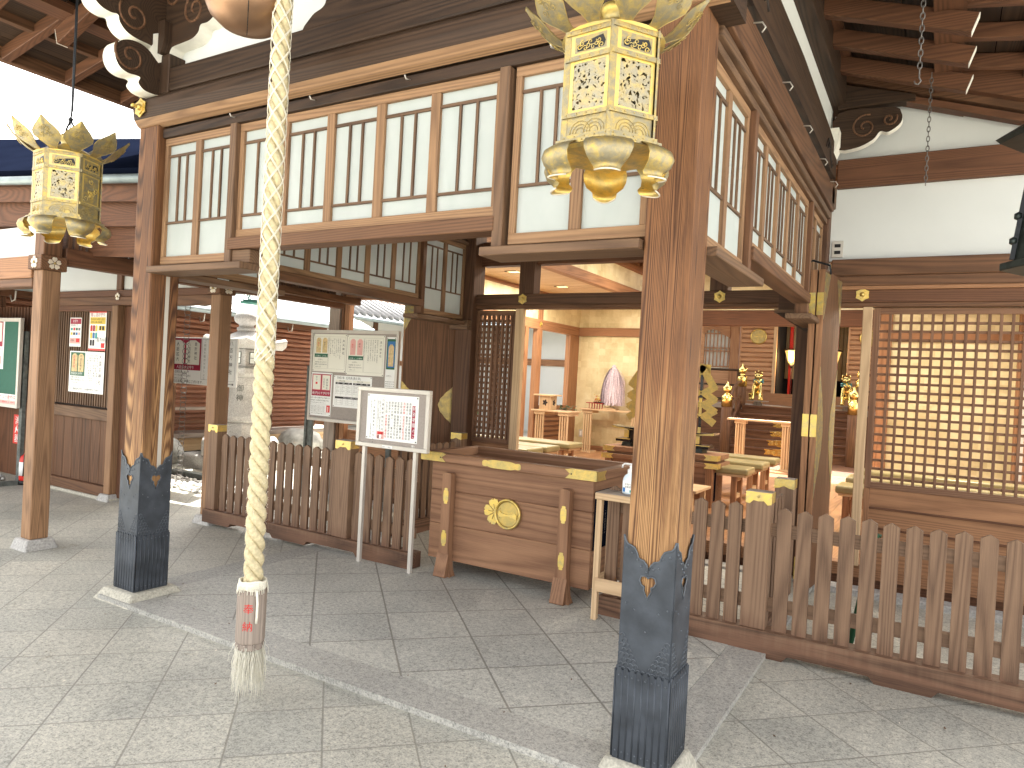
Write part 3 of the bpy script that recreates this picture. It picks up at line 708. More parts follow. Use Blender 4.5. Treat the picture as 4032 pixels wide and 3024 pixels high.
# left side wall (mostly open) and right side wall
hbox('gold_frieze', XL-.06, XL, 6.5, YB, 2.63, 3.15, 'gold_leaf_wall', bevel=0)
hbox('wall_beam', XL-.09, XL+.02, 6.5, YB-.07, 2.45, 2.63, 'wood_hall', ax=1)
hbox('wall_beam', XL-.05, XL+.03, 6.5, YB, 3.09, 3.148, 'wood_hall', ax=1)
for y0, y1, t in ((11.50, 11.68, 3.1), (11.05, 11.17, 2.45), (12.86, 12.98, 2.45), (9.0, 9.15, 2.45), (6.5, 6.6, 2.45)): hbox('pillar', XL-.09, XL+.015, y0, y1, FZ, t, 'wood_hall', ax=2)
hbox('wall_beam', XL-.07, XL, 6.5, YB, FZ, FZ+.05, 'wood_hall', ax=1)
for y0, y1 in ((11.68, 12.86),):
    def lv(q):
        q.box(XL-.05, XL-.03, y0, y1, .2, .98, 'wood_hall', 1)
        for k in range(8): q.box(XL-.03, XL-.01, y0, y1, .24+k*.095, .275+k*.095, 'wood_hall_dark', 1)
        q.box(XL-.06, XL+.01, y0, y1, .98, 1.04, 'wood_hall', 1)
    hp('louvred_panel', lv, .002)
def dk(q):
    q.box(XL-.04, XL, 12.98, YB, FZ, 2.45, 'wood_hall', 2)
hp('pillar', dk)
q = MB(); rosette(q, (XL+.022, 11.59, 2.54), (1, 0, 0), .055); q.build('hexagonal_fitting', hall)
hbox('side_wall', XRR+.0, XRR+.06, 6.5, YB, FZ, 3.15, 'plaster', bevel=0)
hbox('wall_beam', XRR-.02, XRR-.001, 6.5, YB-.07, 2.46, 2.63, 'wood_hall', ax=1)
for y0 in (12.9, 11.3, 8.9): hbox('pillar', XRR-.05, XRR-.001, y0, y0+.13, FZ, 3.1, 'wood_hall', ax=2)
# front plane Y = 6.4
hbox('lintel_beam', -4.30, -1.0, 6.36, 6.50, 2.272, 2.385, 'wood_mid', ax=0, bevel=.006)
hbox('lintel_beam', -4.30, -1.0, 6.37, 6.49, 2.234, 2.2715, 'wood_beam', ax=0)
hbox('lintel_beam', -4.30, -1.0, 6.44, 6.56, 2.70, 2.96, 'wood_hall_dark', ax=0, bevel=.006)
hbox('strut', -3.785, -3.61, 6.38, 6.52, 2.386, 2.95, 'wood_mid', ax=2)
hbox('strut', -1.80, -1.64, 6.38, 6.52, 2.386, 2.95, 'wood_mid', ax=2)
for xr_ in (-3.72, -1.70): q = MB(); rosette(q, (xr_, 6.358, 2.33), (0, -1, 0), .055); q.build('hexagonal_fitting', hall)
hbox('pillar', -6.48, -6.30, 6.38, 6.54, -.02, 2.50, 'wood_grey', ax=2, bevel=.008)
hbox('lintel_beam', -6.60, -4.52, 6.38, 6.50, 2.50, 2.60, 'wood_beam', ax=0)
hbox('lintel_beam', -6.30, -4.52, 6.39, 6.50, 2.42, 2.499, 'wood_hall_dark', ax=0)
def dfr(q):
    q.box(-6.295, -6.25, 6.40, 6.50, FZ, 2.42, 'wood_beam', 2); q.box(-6.248, -6.17, 6.41, 6.49, FZ, 2.415, 'wood_hall', 2); q.box(-6.168, -4.52, 6.41, 6.49, 2.355, 2.415, 'wood_hall', 0)
hp('door_frame', dfr)
hp('side_door', lambda q: (q.box(-6.16, -5.2, 6.46, 6.49, FZ, .78, 'wood_hall', 2), [q.box(-6.10+.0, -5.25, 6.445, 6.459, .22+k*.14, .33+k*.14, 'wood_hall', 0) for k in range(4)]))
def hlat(name, x0, x1, y, z0, z1, px, pz, mt='wood_hall_dark', t=.016, fr=.04):
    def f(q):
        q.box(x0-fr, x0, y-.02, y+.02, z0-.05, z1+.045, mt, 2); q.box(x1, x1+fr, y-.02, y+.02, z0-.05, z1+.045, mt, 2)
        q.box(x0, x1, y-.0195, y+.0195, z1, z1+.045, mt, 0); q.box(x0, x1, y-.0195, y+.0195, z0-.05, z0, mt, 0)
        k = x0+px
        while k < x1-.01: q.box(k-t/2, k+t/2, y-.013, y+.001, z0, z1, mt, 2); k += px
        k = z1-pz
        while k > z0+.01: q.box(x0, x1, y, y+.014, k-t/2, k+t/2, mt, 0); k -= pz
    return hp(name, f, .0015)
hlat('lattice_screen', -4.27, -3.845, 6.42, .862, 2.172, .057, .0605, t=.024, fr=.028, mt='wood_lattice')
hlat('lattice_screen', -4.295, -3.83, 6.47, .862, 2.172, .059, .0605, t=.026, fr=.02, mt='wood_lattice')
hbox('low_panel', -4.3, -3.81, 6.43, 6.46, FZ, .81, 'wood_hall', ax=0)
hbox('door_edge', -3.803, -3.712, 6.37, 6.43, FZ, 2.233, 'wood_light', ax=2)
# right bay
hbox('lintel_beam', -.80, 2.6, 6.34, 6.48, 2.485, 2.62, 'wood_beam', ax=0, bevel=.006)
hbox('lintel_beam', -.80, 2.6, 6.355, 6.48, 2.405, 2.4845, 'wood_beam', ax=0); hbox('lintel_beam', -.80, 2.6, 6.36, 6.48, 2.372, 2.4045, 'wood_hall', ax=0)
hbox('lintel_beam', -.80, 2.6, 6.37, 6.48, 2.272, 2.3715, 'wood_hall_dark', ax=0); hbox('lintel_beam', -.80, 2.6, 6.375, 6.48, 2.236, 2.2715, 'wood_beam', ax=0)
q = MB(); rosette(q, (-.56, 6.367, 2.333), (0, -1, 0), .055); q.build('hexagonal_fitting', hall)
hbox('door_edge', -.550, -.480, 6.37, 6.43, FZ+.002, 2.235, 'wood_light', ax=2)
hlat('lattice_screen', -.428, 1.36, 6.43, .835, 2.183, .0735, .0690, mt='wood_lattice', t=.021, fr=.046)
def lowp(q):
    q.box(-.474, 1.41, 6.425, 6.455, FZ+.002, .784, 'wood_hall', 0)
    for k in range(3): q.box(-.43, 1.36, 6.405, 6.424, .30+k*.16, .315+k*.16, 'wood_hall_dark', 0)
    q.box(-.474, -.43, 6.40, 6.4245, FZ+.002, .784, 'wood_hall', 2)
hp('low_panel', lowp, .002)
hbox('pillar', 1.42, 1.6, 6.38, 6.54, -.02, 2.235, 'wood_beam', ax=2)
hbox('white_wall', -.83, 2.6, 6.42, 6.50, 2.62, 3.215, 'plaster', bevel=0)
hbox('lintel_beam', -.80, 2.6, 6.36, 6.50, 3.21, 3.44, 'wood_hall_dark', ax=0, bevel=.006)
hp('gable_plaster', lambda q: q.prism([(-.85, 3.44), (.85, 3.44), (-.2, 3.86), (-.85, 4.05)], (0, 6.44, 0), X3, Z3, (0, .05, 0), 'plaster'), 0)
def swi(q):
    q.box(-.813, -.727, 6.408, 6.419, 2.648, 2.783, 'alu')
    for z in (2.690, 2.745): q.box(-.793, -.747, 6.403, 6.4075, z-.014, z+.014, 'ink_black')
hp('outlet_plate', swi, .002)
hp('outlet_plate', lambda q: (q.box(-6.27, -6.19, YB-.012, YB-.001, .40, .55, 'alu'), q.box(-6.25, -6.21, YB-.016, YB-.0121, .43, .52, 'sign_white')), .002)
# hall roof shell
def roofh(q):
    q.box(-8.0, 3.4, 6.52, 14.2, 4.02, 4.10, 'roof_navy'); q.box(-8.0, -4.5, 6.0, 6.515, 3.30, 3.36, 'wood_hall_dark', 0)
    q.prism([(6.3, 3.28), (6.56, 3.4), (10.2, 5.4), (14.4, 3.3), (14.4, 3.4), (10.2, 5.6), (6.3, 3.40)], (-4.56, 0, 0), Y3, Z3, (-3.2, 0, 0), 'roof_navy', 0)
hp('roof', roofh, 0)
hbox('upper_wall', -6.4, -4.5, 6.46, 6.52, 2.60, 3.40, 'plaster', bevel=0)
# --- folding doors with gilt fittings
def fold(x0, y0, x1, y1, z0, z1, nm, th=.046, gap=.012, face_side=1):
    "two leaves folded together; (x0,y0) free edge, (x1,y1) hinge edge at the pillar"
    a, b = Vector((x0, y0, 0)), Vector((x1, y1, 0)); d = (b-a).normalized(); n = Vector((-d.y, d.x, 0))*face_side; wd = (b-a).length
    for k, off in enumerate((0, -(th+gap))):
        O = a+n*off
        q = MB()
        q.M = Matrix(((d.x, n.x, 0, O.x), (d.y, n.y, 0, O.y), (0, 0, 1, 0), (0, 0, 0, 1)))
        q.box(0, .012, -th, 0, z0, z1, 'wood_hall', 2); q.box(.0125, wd, -th, 0, z0, z1, 'wood_door' if face_side > 0 and nm == 'R' else 'wood_beam', 2)
        o = q.build('folding_door', hall, bevel=.003)
        for zz in (z0+.15, (z0+z1)/2+.03, z1-.26):
            q = MB(); q.M = Matrix(((d.x, n.x, 0, O.x), (d.y, n.y, 0, O.y), (0, 0, 1, 0), (0, 0, 0, 1))); q.box(-.004, -.0005, -th-.002, -.002, zz-.085, zz+.085, 'gold_bright'); q.build('hinge', o)
        if k == 0:
            q = MB(); q.M = Matrix(((d.x, n.x, 0, O.x), (d.y, n.y, 0, O.y), (0, 0, 1, 0), (0, 0, 0, 1)))
            zc = (z0+z1)/2-.02; hh = .50 if nm == 'R' else .24
            for side in (0, 1):
                pts = []
                for i in range(25):
                    t = i/24; w_ = (.30 if nm == 'R' else .30)*wd*(math.sin(math.pi*t)**1.3)+.010*abs(math.sin(t*math.pi*7))
                    pts.append((w_, zc-hh+2*hh*t))
                pts = [(0, zc-hh)]+pts+[(0, zc+hh)]
                if side: pts = [(wd-p_[0], p_[1]) for p_ in pts]
                q.prism(pts, (0, .0005, 0), X3, Z3, (0, .0025, 0), 'gold_dull' if nm == 'L' else 'gold_old')
                zt = z1-.02
                pts = [(0, zt)]+[((.16*(1-t)+.012*abs(math.sin(t*16)))*1.0, zt-.36*t) for t in [i/12 for i in range(13)]]
                if side: pts = [(wd-p_[0], p_[1]) for p_ in pts]
                q.prism(pts, (0, .0005, 0), X3, Z3, (0, .0025, 0), 'gold_old')
            q.build('gilt_fitting', o)
fold(-.783, 5.80, -.728, 6.40, .03, 2.46, 'R', face_side=-1) if False else None
def fold2(a, b, z0, z1, nm, out):
    "out: unit-ish vector pointing out of the visible face"
    a, b = Vector(a), Vector(b); d = (b-a).normalized(); n = Vector((-d.y, d.x, 0))
    if n.dot(Vector(out)) < 0:
        # keep a right-handed frame by running from b to a
        pass
    s_ = 1 if n.dot(Vector(out)) > 0 else -1
    fold(a.x, a.y, b.x, b.y, z0, z1, nm, face_side=s_)
fold2((-.770, 5.80, 0), (-.715, 6.36, 0), .03, 2.455, 'R', (1, -.1, 0))
fold2((-4.935, 5.96, 0), (-4.50, 6.36, 0), .06, 2.34, 'L', (.6, -.8, 0))
q = MB(); q.box(-4.53, -4.30, 6.22, 6.295, 2.0, 2.1, 'wood_mullion', 0); q.build('corbel', hall)
q = MB(); q.box(-1.17, -.90, 6.2, 6.355, 2.20, 2.375, 'wood_mid', 0); q.prism([(-1.19, 2.17), (-.90, 2.17), (-.90, 1.98)], (0, 6.2, 0), X3, Z3, (0, .15, 0), 'wood_dark', 0); q.box(-1.2, -.9, 6.19, 6.355, 2.17, 2.199, 'wood_mullion', 0); q.build('corbel', hall)
q = MB(); q.tube([(-.90, 5.80, 2.50), (-.86, 5.78, 2.52), (-.74, 5.78, 2.48), (-.73, 5.78, 2.41)], .008, 'black_iron', 6); q.tube([(-.90, 5.80, 2.50), (-.90, 5.80, 2.44)], .006, 'black_iron', 6); q.build('door_hook', hall)

# ============================================================ INNER SANCTUARY
YF = 18.5
sanc = thing('inner_sanctuary', 'inner sanctuary with stairs, louvred panels and round gilt crests seen through the hall', 'shrine building', (-2.67, 18, 0))
def sp(name, fn, bevel=.004, parent=None): q = MB(); fn(q); return q.build(name, parent or sanc, bevel=bevel)
sp('platform', lambda q: (q.box(-8, 3, 17.0, 20.5, 1.10, 1.20, 'wood_grey', 0), q.box(-8, 3, 17.05, 17.1, 0, 1.10, 'wood_hall_dark', 0)))
def steps(q):
    for k in range(6):
        z = .15+(1.20-.15)*(k+1)/6-.0; y = 15.8+.2*k; q.box(-3.85, -1.49, y, y+.24, z-.045, z, 'wood_hall_dark', 0); q.box(-3.85, -1.49, y+.03, y+.05, z-.22, z-.046, 'wood_hall_dark', 0)
sp('stairs', steps)
sp('yard_floor', lambda q: q.box(-8, 3, 13.38, 17.0, -.05, .12, 'wood_hall_dark', 0), 0)
def facade(q):
    for x0, x1 in ((-4.40, -3.47), (-1.87, -.94)):
        q.box(x0, x1, YF, YF+.03, 1.5, 3.35, 'wood_hall', 0)
        for k in range(15): q.bar((x0+.05, YF-.02, 1.60+k*.118), (x1-.05, YF-.02, 1.60+k*.118), .05, .07, 'wood_light' if 0 else 'wood_hall', 0)
for x0, x1 in ((-4.36, -3.47), (-1.87, -.98)):
    def lp(q):
        q.box(x0, x1, YF, YF+.03, 1.5, 3.35, 'wood_hall', 0)
        for k in range(15): q.prism([(0, 0), (-.035, .015), (-.035, .09), (0, .105)], (x0+.04, YF, 1.56+k*.118), Y3, Z3, (x1-x0-.08, 0, 0), 'wood_louvre', 0)
        q.box(x0, x0+.04, YF-.045, YF, 1.5, 3.35, 'wood_louvre', 2); q.box(x1-.08, x1, YF-.05, YF, 1.5, 3.35, 'wood_light', 2)
    sp('louvred_panel', lp, .003)
for xc in (-3.91, -1.43):
    def crest(q):
        c = (xc, YF-.045, 2.90); q.lathe([(.20, 0), (.20, .02), (.188, .032), (.175, .022), (.172, .012), (.17, .010)], c, 'gold_bright', 32, (0, -1, 0), smooth=False); q.lathe([(.172, .008), (.172, .0115)], c, 'gold_dull', 32, (0, -1, 0), smooth=False)
        q.prism([(-.105, -.022), (-.085, -.028), (-.04, -.012), (.04, -.012), (.085, -.028), (.108, -.020), (.105, .024), (.085, .020), (.04, .010), (-.04, .010), (-.085, .020), (-.105, .026)], (xc, YF-.058, 2.90), X3, Z3, (0, -.014, 0), 'gold_bright')
    sp('round_crest', crest, 0)
def jam(q):
    q.box(-4.62, -4.38, YF-.02, YF+.08, 1.5, 3.35, 'wood_hall', 2); q.box(-.96, -.72, YF-.02, YF+.08, 1.5, 3.35, 'wood_hall', 2)
    q.box(-8, 3, YF-.25, YF+.1, 1.21, 1.50, 'wood_hall', 0)
    q.box(-8, 3, YF-.05, YF+.1, 3.352, 3.7, 'wood_hall', 0)
sp('wall_frame', jam)
for a_ in ((-8, -4.62, YF+.02, YF+.08, 1.5, 2.05, 'wood_louvre', 0), (-8, -5.28, YF+.021, YF+.081, 2.05, 3.35, 'wood_louvre', 0), (-.72, 3, YF+.02, YF+.08, 1.5, 3.35, 'wood_louvre', 0), (-5.28, -4.62, YF+.06, YF+.08, 2.05, 3.35, 'paper_white', 0)): sp('wall_panel', lambda q: q.box(*a_))
def cusp(q):
    for k in range(7): q.box(-5.24+k*.095, -5.21+k*.095, YF-.01, YF+.02, 2.1, 3.1, 'wood_hall', 2)
    for z in (2.10, 2.50, 2.58, 2.95): q.box(-5.27, -4.62, YF+.0, YF+.015, z, z+.03, 'wood_hall', 0)
    pts = [(-5.3, 3.2), (-5.3, 2.95), (-5.2, 3.04), (-5.05, 3.07), (-4.9, 3.02), (-4.8, 2.93), (-4.70, 2.90), (-4.62, 2.84), (-4.62, 3.2)]
    q.prism(pts, (0, YF-.05, 0), X3, Z3, (0, .035, 0), 'wood_hall', 0)
sp('cusped_window', cusp, .002)
# doorway: dark room, curtain, red posts, lamps
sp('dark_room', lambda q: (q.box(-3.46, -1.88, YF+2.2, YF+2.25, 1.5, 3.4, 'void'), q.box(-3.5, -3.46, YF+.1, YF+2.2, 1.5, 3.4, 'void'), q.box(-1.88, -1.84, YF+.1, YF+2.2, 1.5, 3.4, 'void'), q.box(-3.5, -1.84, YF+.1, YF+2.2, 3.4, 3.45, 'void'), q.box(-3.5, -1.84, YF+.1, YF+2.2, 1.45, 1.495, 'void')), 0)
sp('curtain', lambda q: [q.box(-3.45+k*.08, -3.38+k*.08, YF+1.1+.02*(k % 2), YF+1.13+.02*(k % 2), 1.9, 3.4, 'curtain') for k in range(20)], 0)
for xr_ in (-3.33, -2.26): sp('red_post', lambda q: q.box(xr_, xr_+.08, YF+.9, YF+.98, 1.5, 3.4, 'red'))
sp('roof', lambda q: (q.box(-9, 4, 16.6, 22, 3.9, 4.0, 'wood_hall_dark', 0), [q.box(-9+k*.35, -8.92+k*.35, 16.6, 18.6, 3.8, 3.895, 'wood_hall', 1) for k in range(37)]), 0)
def newel(x, y, z0, z1, r=.085):
    sp('newel_post', lambda q: q.lathe([(r*1.15, z0), (r*1.15, z1-.0)], (x, y, 0), 'wood_beam', 20))
    sp('gilt_finial', lambda q: q.lathe([(r*1.22, z1), (r*1.22, z1+.22), (r*1.1, z1+.24), (r*.7, z1+.26), (r*.5, z1+.30), (r*.85, z1+.32), (r*1.05, z1+.37), (r*.95, z1+.42), (r*.45, z1+.47), (r*.15, z1+.52), (.001, z1+.56)], (x, y, 0), 'mirror_gold', 20), 0)
for x in (-3.92, -1.42):
    newel(x, 15.7, .12, 1.16, .092); newel(x, 17.0, 1.2, 1.62, .09)
    def rail(q):
        n = 9
        for dz, r_ in ((0, .035), (-.33, .03)):
            pts = []
            for i in range(n+1):
                t = i/n; pts.append((x, 15.75+1.22*t, 1.12+dz+(.62)*t+.18*math.sin(math.pi*min(1, t*1.0))*(1 if t > .3 else t/.3)))
            q.tube(pts, r_, 'wood_beam', 8, ax=1)
        for t in (.3, .65): q.box(x-.025, x+.025, 15.75+1.22*t-.025, 15.75+1.22*t+.025, .40+.75*t, 1.2+.66*t, 'wood_beam', 2)
        q.bar((x, 15.75, .42), (x, 16.97, 1.25), .06, .16, 'wood_hall_dark', 1)
    sp('stair_rail', rail)
for s_, x0, x1 in ((-1, -7.5, -4.0), (1, -1.34, 2.4)):
    sp('balustrade', lambda q: (q.tube([(x0, 17.05, 2.0), (x1, 17.05, 2.0)], .03, 'wood_dark', 8, ax=0), q.box(x0, x1, 17.03, 17.07, 1.62, 1.67, 'wood_dark', 0), q.box(x0, x1, 17.02, 17.08, 1.28, 1.34, 'wood_dark', 0), [q.box(x0+k*1.15, x0+.06+k*1.15, 17.02, 17.08, 1.2, 2.0, 'wood_dark', 2) for k in range(4)]))
# ============================================================ PICKET FENCES
def picket_mesh(q, x, wd, y0, y1, z0, z1, along='x'):
    if along == 'x': q.prism([(x, z0), (x+wd, z0), (x+wd, z1-.022), (x+wd*.53, z1), (x+wd*.47, z1), (x, z1-.022)], (0, y0, 0), X3, Z3, (0, y1-y0, 0), 'wood_picket', 2)
    else: q.prism([(x, z0), (x+wd, z0), (x+wd, z1-.016), (x+wd*.5, z1), (x, z1-.016)], (y0, 0, 0), Y3, Z3, (y1-y0, 0, 0), 'wood_picket', 2)
def fence(label, x0, x1, posts, starts, wd, zg, Y=4.42, feet=()):
    t = thing('picket_fence', label, 'fence', ((x0+x1)/2, Y, zg), 'low picket fences beside the offering box')
    for xs in starts:
        q = MB(); picket_mesh(q, xs+random.uniform(-.003, .003), wd, Y, Y+.022, .10, .83+random.uniform(-.004, .004)); q.build('picket', t, bevel=.0025)
    for a, b in ((.652, .73), (.208, .288)):
        q = MB(); q.box(x0+.02, x1-.02, Y+.0225, Y+.045, a, b, 'wood_picket', 0); q.build('rail', t, bevel=.002)
    # base beam with shallow arches cut in its underside
    pts = [(x0, .105), (x0, zg)]; 
    for a, b in feet: pts += [(a, zg), (a+.03, zg+.035), (b-.03, zg+.035), (b, zg)]
    pts += [(x1, zg), (x1, .105)]
    q = MB(); q.prism(pts, (0, Y-.045, 0), X3, Z3, (0, .13, 0), 'wood_picket', 0); q.build('base_beam', t, bevel=.006)
    for px, pw in posts:
        q = MB(); q.box(px, px+pw, Y-.03, Y+.07, .106, .90, 'wood_picket', 2); o = q.build('fence_post', t, bevel=.004)
        q = MB(); q.box(px-.001, px+pw+.001, Y-.031, Y+.071, .9005, .915, 'wood_grey', 0)
        pc = px+pw/2
        for yy, w_ in ((Y-.0335, .0025),):
            q.prism([(px-.003, .912), (px-.003, .845), (px+.02, .84), (pc-.03, .862), (pc, .858), (pc+.03, .862), (px+pw-.02, .84), (px+pw+.003, .845), (px+pw+.003, .912)], (0, yy, 0), X3, Z3, (0, w_, 0), 'gold_bright')
        q.box(px+pw+.0005, px+pw+.003, Y-.031, Y+.071, .85, .912, 'gold_metal'); q.ball((pc, Y-.035, .885), .008, 'gold_dull', 6)
        q.build('gilt_cap', o)
    return t
fence('long picket fence left of the offering box, from the gallery post to the box', -5.98, -3.44, [(-5.965, .13), (-4.30, .165)], [-5.80+.1093*k for k in range(14)]+[-4.105+.1095*k for k in range(6)], .078, -.02,
      feet=((-5.6, -5.0), (-4.6, -4.0)))
fence('wide picket fence right of the big porch post, running out of the picture', -1.86, 1.6, [(-.948, .143)], [-1.84+.1075*k for k in range(5)]+[-1.267, -1.16, -1.052]+[-.773+.1112*k for k in range(20)], .080, -.05,
      feet=((-.70, -.22), (.05, .55), (.75, 1.2)))
# short return fences running back to the hall
def fence_y(label, X, y0, y1, post):
    t = thing('picket_fence', label, 'fence', (X, (y0+y1)/2, -.02), 'low picket fences beside the offering box')
    y = y0
    while y < y1-.08:
        q = MB(); picket_mesh(q, y, .078, X, X+.022, .10, .83, 'y'); q.build('picket', t, bevel=.0025); y += .11
    for a, b in ((.652, .73), (.208, .288)):
        q = MB(); q.box(X-.022, X-.0005, y0, y1, a, b, 'wood_picket', 1); q.build('rail', t)
    q = MB(); q.box(X-.05, X+.06, y0-.02, y1+.02, -.02, .105, 'wood_picket', 1); q.build('base_beam', t)
    q = MB(); q.box(X-.06, X+.065, post, post+.11, .106, .90, 'wood_picket', 2); o = q.build('fence_post', t, bevel=.004)
    q = MB(); q.prism([(-.064, .912), (-.064, .845), (-.03, .85), (0, .865), (.034, .85), (.069, .845), (.069, .912)], (X, post-.003, 0), X3, Z3, (0, .0025, 0), 'gold_bright'); q.box(X+.0655, X+.068, post, post+.11, .85, .912, 'gold_bright'); q.box(X-.06, X+.065, post, post+.11, .9005, .914, 'wood_grey', 1); q.build('gilt_cap', o)
fence_y('short picket fence behind the offering box, running back to the dark pillar', -4.26, 5.18, 6.06, 6.07)
fence_y('short picket fence with gilt capped post in front of the folded right door', -.88, 4.60, 5.2, 5.22)

# ============================================================ OFFERING BOX
box = thing('offering_box', 'large wooden offering box with gilt fittings and a gilt flower and round crest', 'offering box', (-2.69, 4.8, -.02))
bx0, bx1, by0, by1 = -3.345, -1.975, 4.47, 5.16
def bp(name, fn, bevel=.004, parent=None): q = MB(); fn(q); return q.build(name, parent or box, bevel=bevel)
def body(q):
    for k, (a, b) in enumerate(((.09, .36), (.3615, .62), (.6215, .835))):
        q.box(bx0, bx1, by0, by0+.03, a, b, 'wood_box', 0); q.box(bx1-.03, bx1, by0+.031, by1, a, b, 'wood_box', 1); q.box(bx0, bx0+.03, by0+.031, by1, a, b, 'wood_box', 1)
    q.box(bx0+.03, bx1-.03, by1-.03, by1, .09, .835, 'wood_box', 0); q.box(bx0+.03, bx1-.03, by0+.03, by1-.03, .09, .12, 'wood_box', 0)
bo = bp('body', body, .004)
def rim(q):
    z0, z1 = .835, .905; a, b, c, d = -3.435, -1.945, 4.44, 5.21; t = .075
    q.prism([(0, z0), (t, z0), (t, z1), (.006, z1), (0, z1-.012)], (a, c, 0), Y3, Z3, (b-a, 0, 0), 'wood_box', 0)
    q.box(a, b, d-t, d, z0, z1, 'wood_box', 0); q.box(a, a+t, c+t+.001, d-t-.001, z0, z1, 'wood_box', 1); q.box(b-t, b, c+t+.001, d-t-.001, z0, z1, 'wood_box', 1)
rm = bp('rim', rim, .006)
def inner(q):
    q.prism([(0, .86), (.20, .70), (.20, .68), (0, .84)], (-3.36, 4.516, 0), Y3, Z3, (1.34, 0, 0), 'wood_box', 0)
    q.prism([(0, .86), (-.20, .70), (-.20, .68), (0, .84)], (-3.36, 5.134, 0), Y3, Z3, (1.34, 0, 0), 'wood_box', 0)
    for k in range(3): q.box(-3.30, -2.05, 4.74+k*.07, 4.77+k*.07, .665, .69, 'wood_box', 0)
    q.box(-3.3, -2.05, 4.70, 4.95, .60, .61, 'wood_black', 0)
bp('coin_slope', inner, .002)
def strut(xc):
    def f(q):
        w0, w1 = .04, .058; y0 = by0-.065
        pr = [(-w1-.02, -.018), (-w1, .03), (-w0-.006, .12), (-w0, .25), (-w0, .75), (-w0+.01, .765), (w0-.01, .765), (w0, .75), (w0, .25), (w0+.006, .12), (w1, .03), (w1+.02, -.018)]
        q.prism(pr, (xc, y0, 0), X3, Z3, (0, .062, 0), 'wood_box', 2)
        q.prism([(y0-.045, -.018), (y0-.001, .16), (y0-.001, -.018)], (xc-w0-.012, 0, 0), Y3, Z3, (2*w0+.024, 0, 0), 'wood_box', 2)
    o = bp('strut', f, .007)
    def pl(q):
        for zc in (.59, .27):
            pts = []
            for i in range(28):
                t_ = i/28; a = 2*math.pi*t_; s0 = math.sin(a); wv = .023*(abs(math.cos(a))**.45)*math.copysign(1, math.cos(a))*(1-.35*math.exp(-((abs(s0)-.80)/.07)**2)); pts.append((wv, zc+.060*s0))
            q.prism(pts, (xc, by0-.068, 0), X3, Z3, (0, .0028, 0), 'gold_bright')
    bp('gilt_plate', pl, 0, o)
strut(-3.155); strut(-2.16)
def corner(q):
    y = 4.438
    for xa, d in ((-3.437, 1), (-1.943, -1)):
        pts = [(0, .839), (d*.235, .839), (d*.20, .872), (d*.24, .902), (0, .902)]
        q.prism(pts, (xa, y-.0022, 0), X3, Z3, (0, .002, 0), 'gold_box'); q.prism([(d*.006-0*d, .902), (d*.22, .902), (d*.2, .9072), (0, .9072)], (xa, y, 0), X3, Z3, (0, .03, 0), 'gold_box')
        q.ball((xa+d*.19, y-.003, .872), .006, 'ink', 6)
    q.prism([(4.4385, .839), (4.60, .839), (4.575, .872), (4.605, .902), (4.4385, .902)], (-1.9445, 0, 0), Y3, Z3, (.0022, 0, 0), 'gold_box')
    q.prism([(5.05, .839), (5.21, .839), (5.21, .902), (5.05, .902), (5.08, .87)], (-1.9445, 0, 0), Y3, Z3, (.0022, 0, 0), 'gold_box')
    pts = []
    for i in range(40):
        a = 2*math.pi*i/40; c_, s_ = math.cos(a), math.sin(a)
        u_ = .165*math.copysign(abs(c_)**.6, c_); v_ = .030*math.copysign(abs(s_)**.5, s_)
        pin = 1-.30*math.exp(-((abs(u_)-.118)/.016)**2); pts.append((u_, .871+v_*pin))
    q.prism(pts, (-2.70, y-.0024, 0), X3, Z3, (0, .002, 0), 'gold_box')
bp('gilt_fitting', corner, 0, rm)
# flower crest and round crest
def flower(q):
    c = Vector((-2.745, by0-.001, .520)); n = 5
    for k in range(n):
        a0 = math.pi/2+2*math.pi*k/n+.25
        pts = [(.006*math.cos(a0), .006*math.sin(a0))]
        for i in range(13):
            t = -1+2*i/12; a = a0+t*.60; r_ = .098*(1-.30*abs(t)**3)-(.016 if abs(t) < .12 else 0)+.004*math.cos(t*9)
            pts.append((r_*math.cos(a), r_*math.sin(a)))
        q.prism(pts, c, X3, Z3, (0, -.010, 0), 'gold_bright')
        q.bar(c+Vector((.02*math.cos(a0), -.013, .02*math.sin(a0))), c+Vector((.06*math.cos(a0), -.012, .06*math.sin(a0))), .007, .005, 'gold_dull', up=(0, 1, 0))
    q.lathe([(.014, .008), (.014, .018), (.008, .023), (.001, .024)], c, 'gold_bright', 12, (0, -1, 0))
bp('flower_crest', flower, .002)
def rcrest(q):
    c = (-2.635, by0-.001, .518)
    q.lathe([(.108, 0), (.112, .012), (.110, .024), (.102, .028), (.094, .022), (.091, .012), (.0905, .010)], c, 'gold_bright', 40, (0, -1, 0), smooth=False)
    q.lathe([(.092, .006), (.092, .0115)], c, 'gold_box', 40, (0, -1, 0), smooth=False); q.tube([(-2.635+.088*math.cos(a), by0-.0135, .518+.088*math.sin(a)) for a in [R(9*i) for i in range(40)]], .0025, 'gold_dull', 4, closed=True)
    cy = by0-.015
    q.prism([(-.075, .508), (-.072, .490), (-.05, .494), (0, .503), (.05, .494), (.076, .486), (.078, .522), (.062, .532), (.04, .521), (0, .515), (-.03, .517), (-.05, .524), (-.066, .536)], (-2.635, cy+.0015, 0), X3, Z3, (0, -.007, 0), 'gold_bright')
bp('round_crest', rcrest, .002)
def plaque(q):
    q.box(bx1+.001, bx1+.012, 4.50, 4.80, .36, .765, 'roof_navy')
    q.text('奉納', (bx1+.012, 4.60, .73), Y3, Z3, .035, 'ink_grey', True)
    for k in range(6): q.text('一金十万円也氏子中', (bx1+.012, 4.53+k*.042, .62), Y3, Z3, .018, 'ink_grey', True)
bp('name_plaque', plaque, 0)

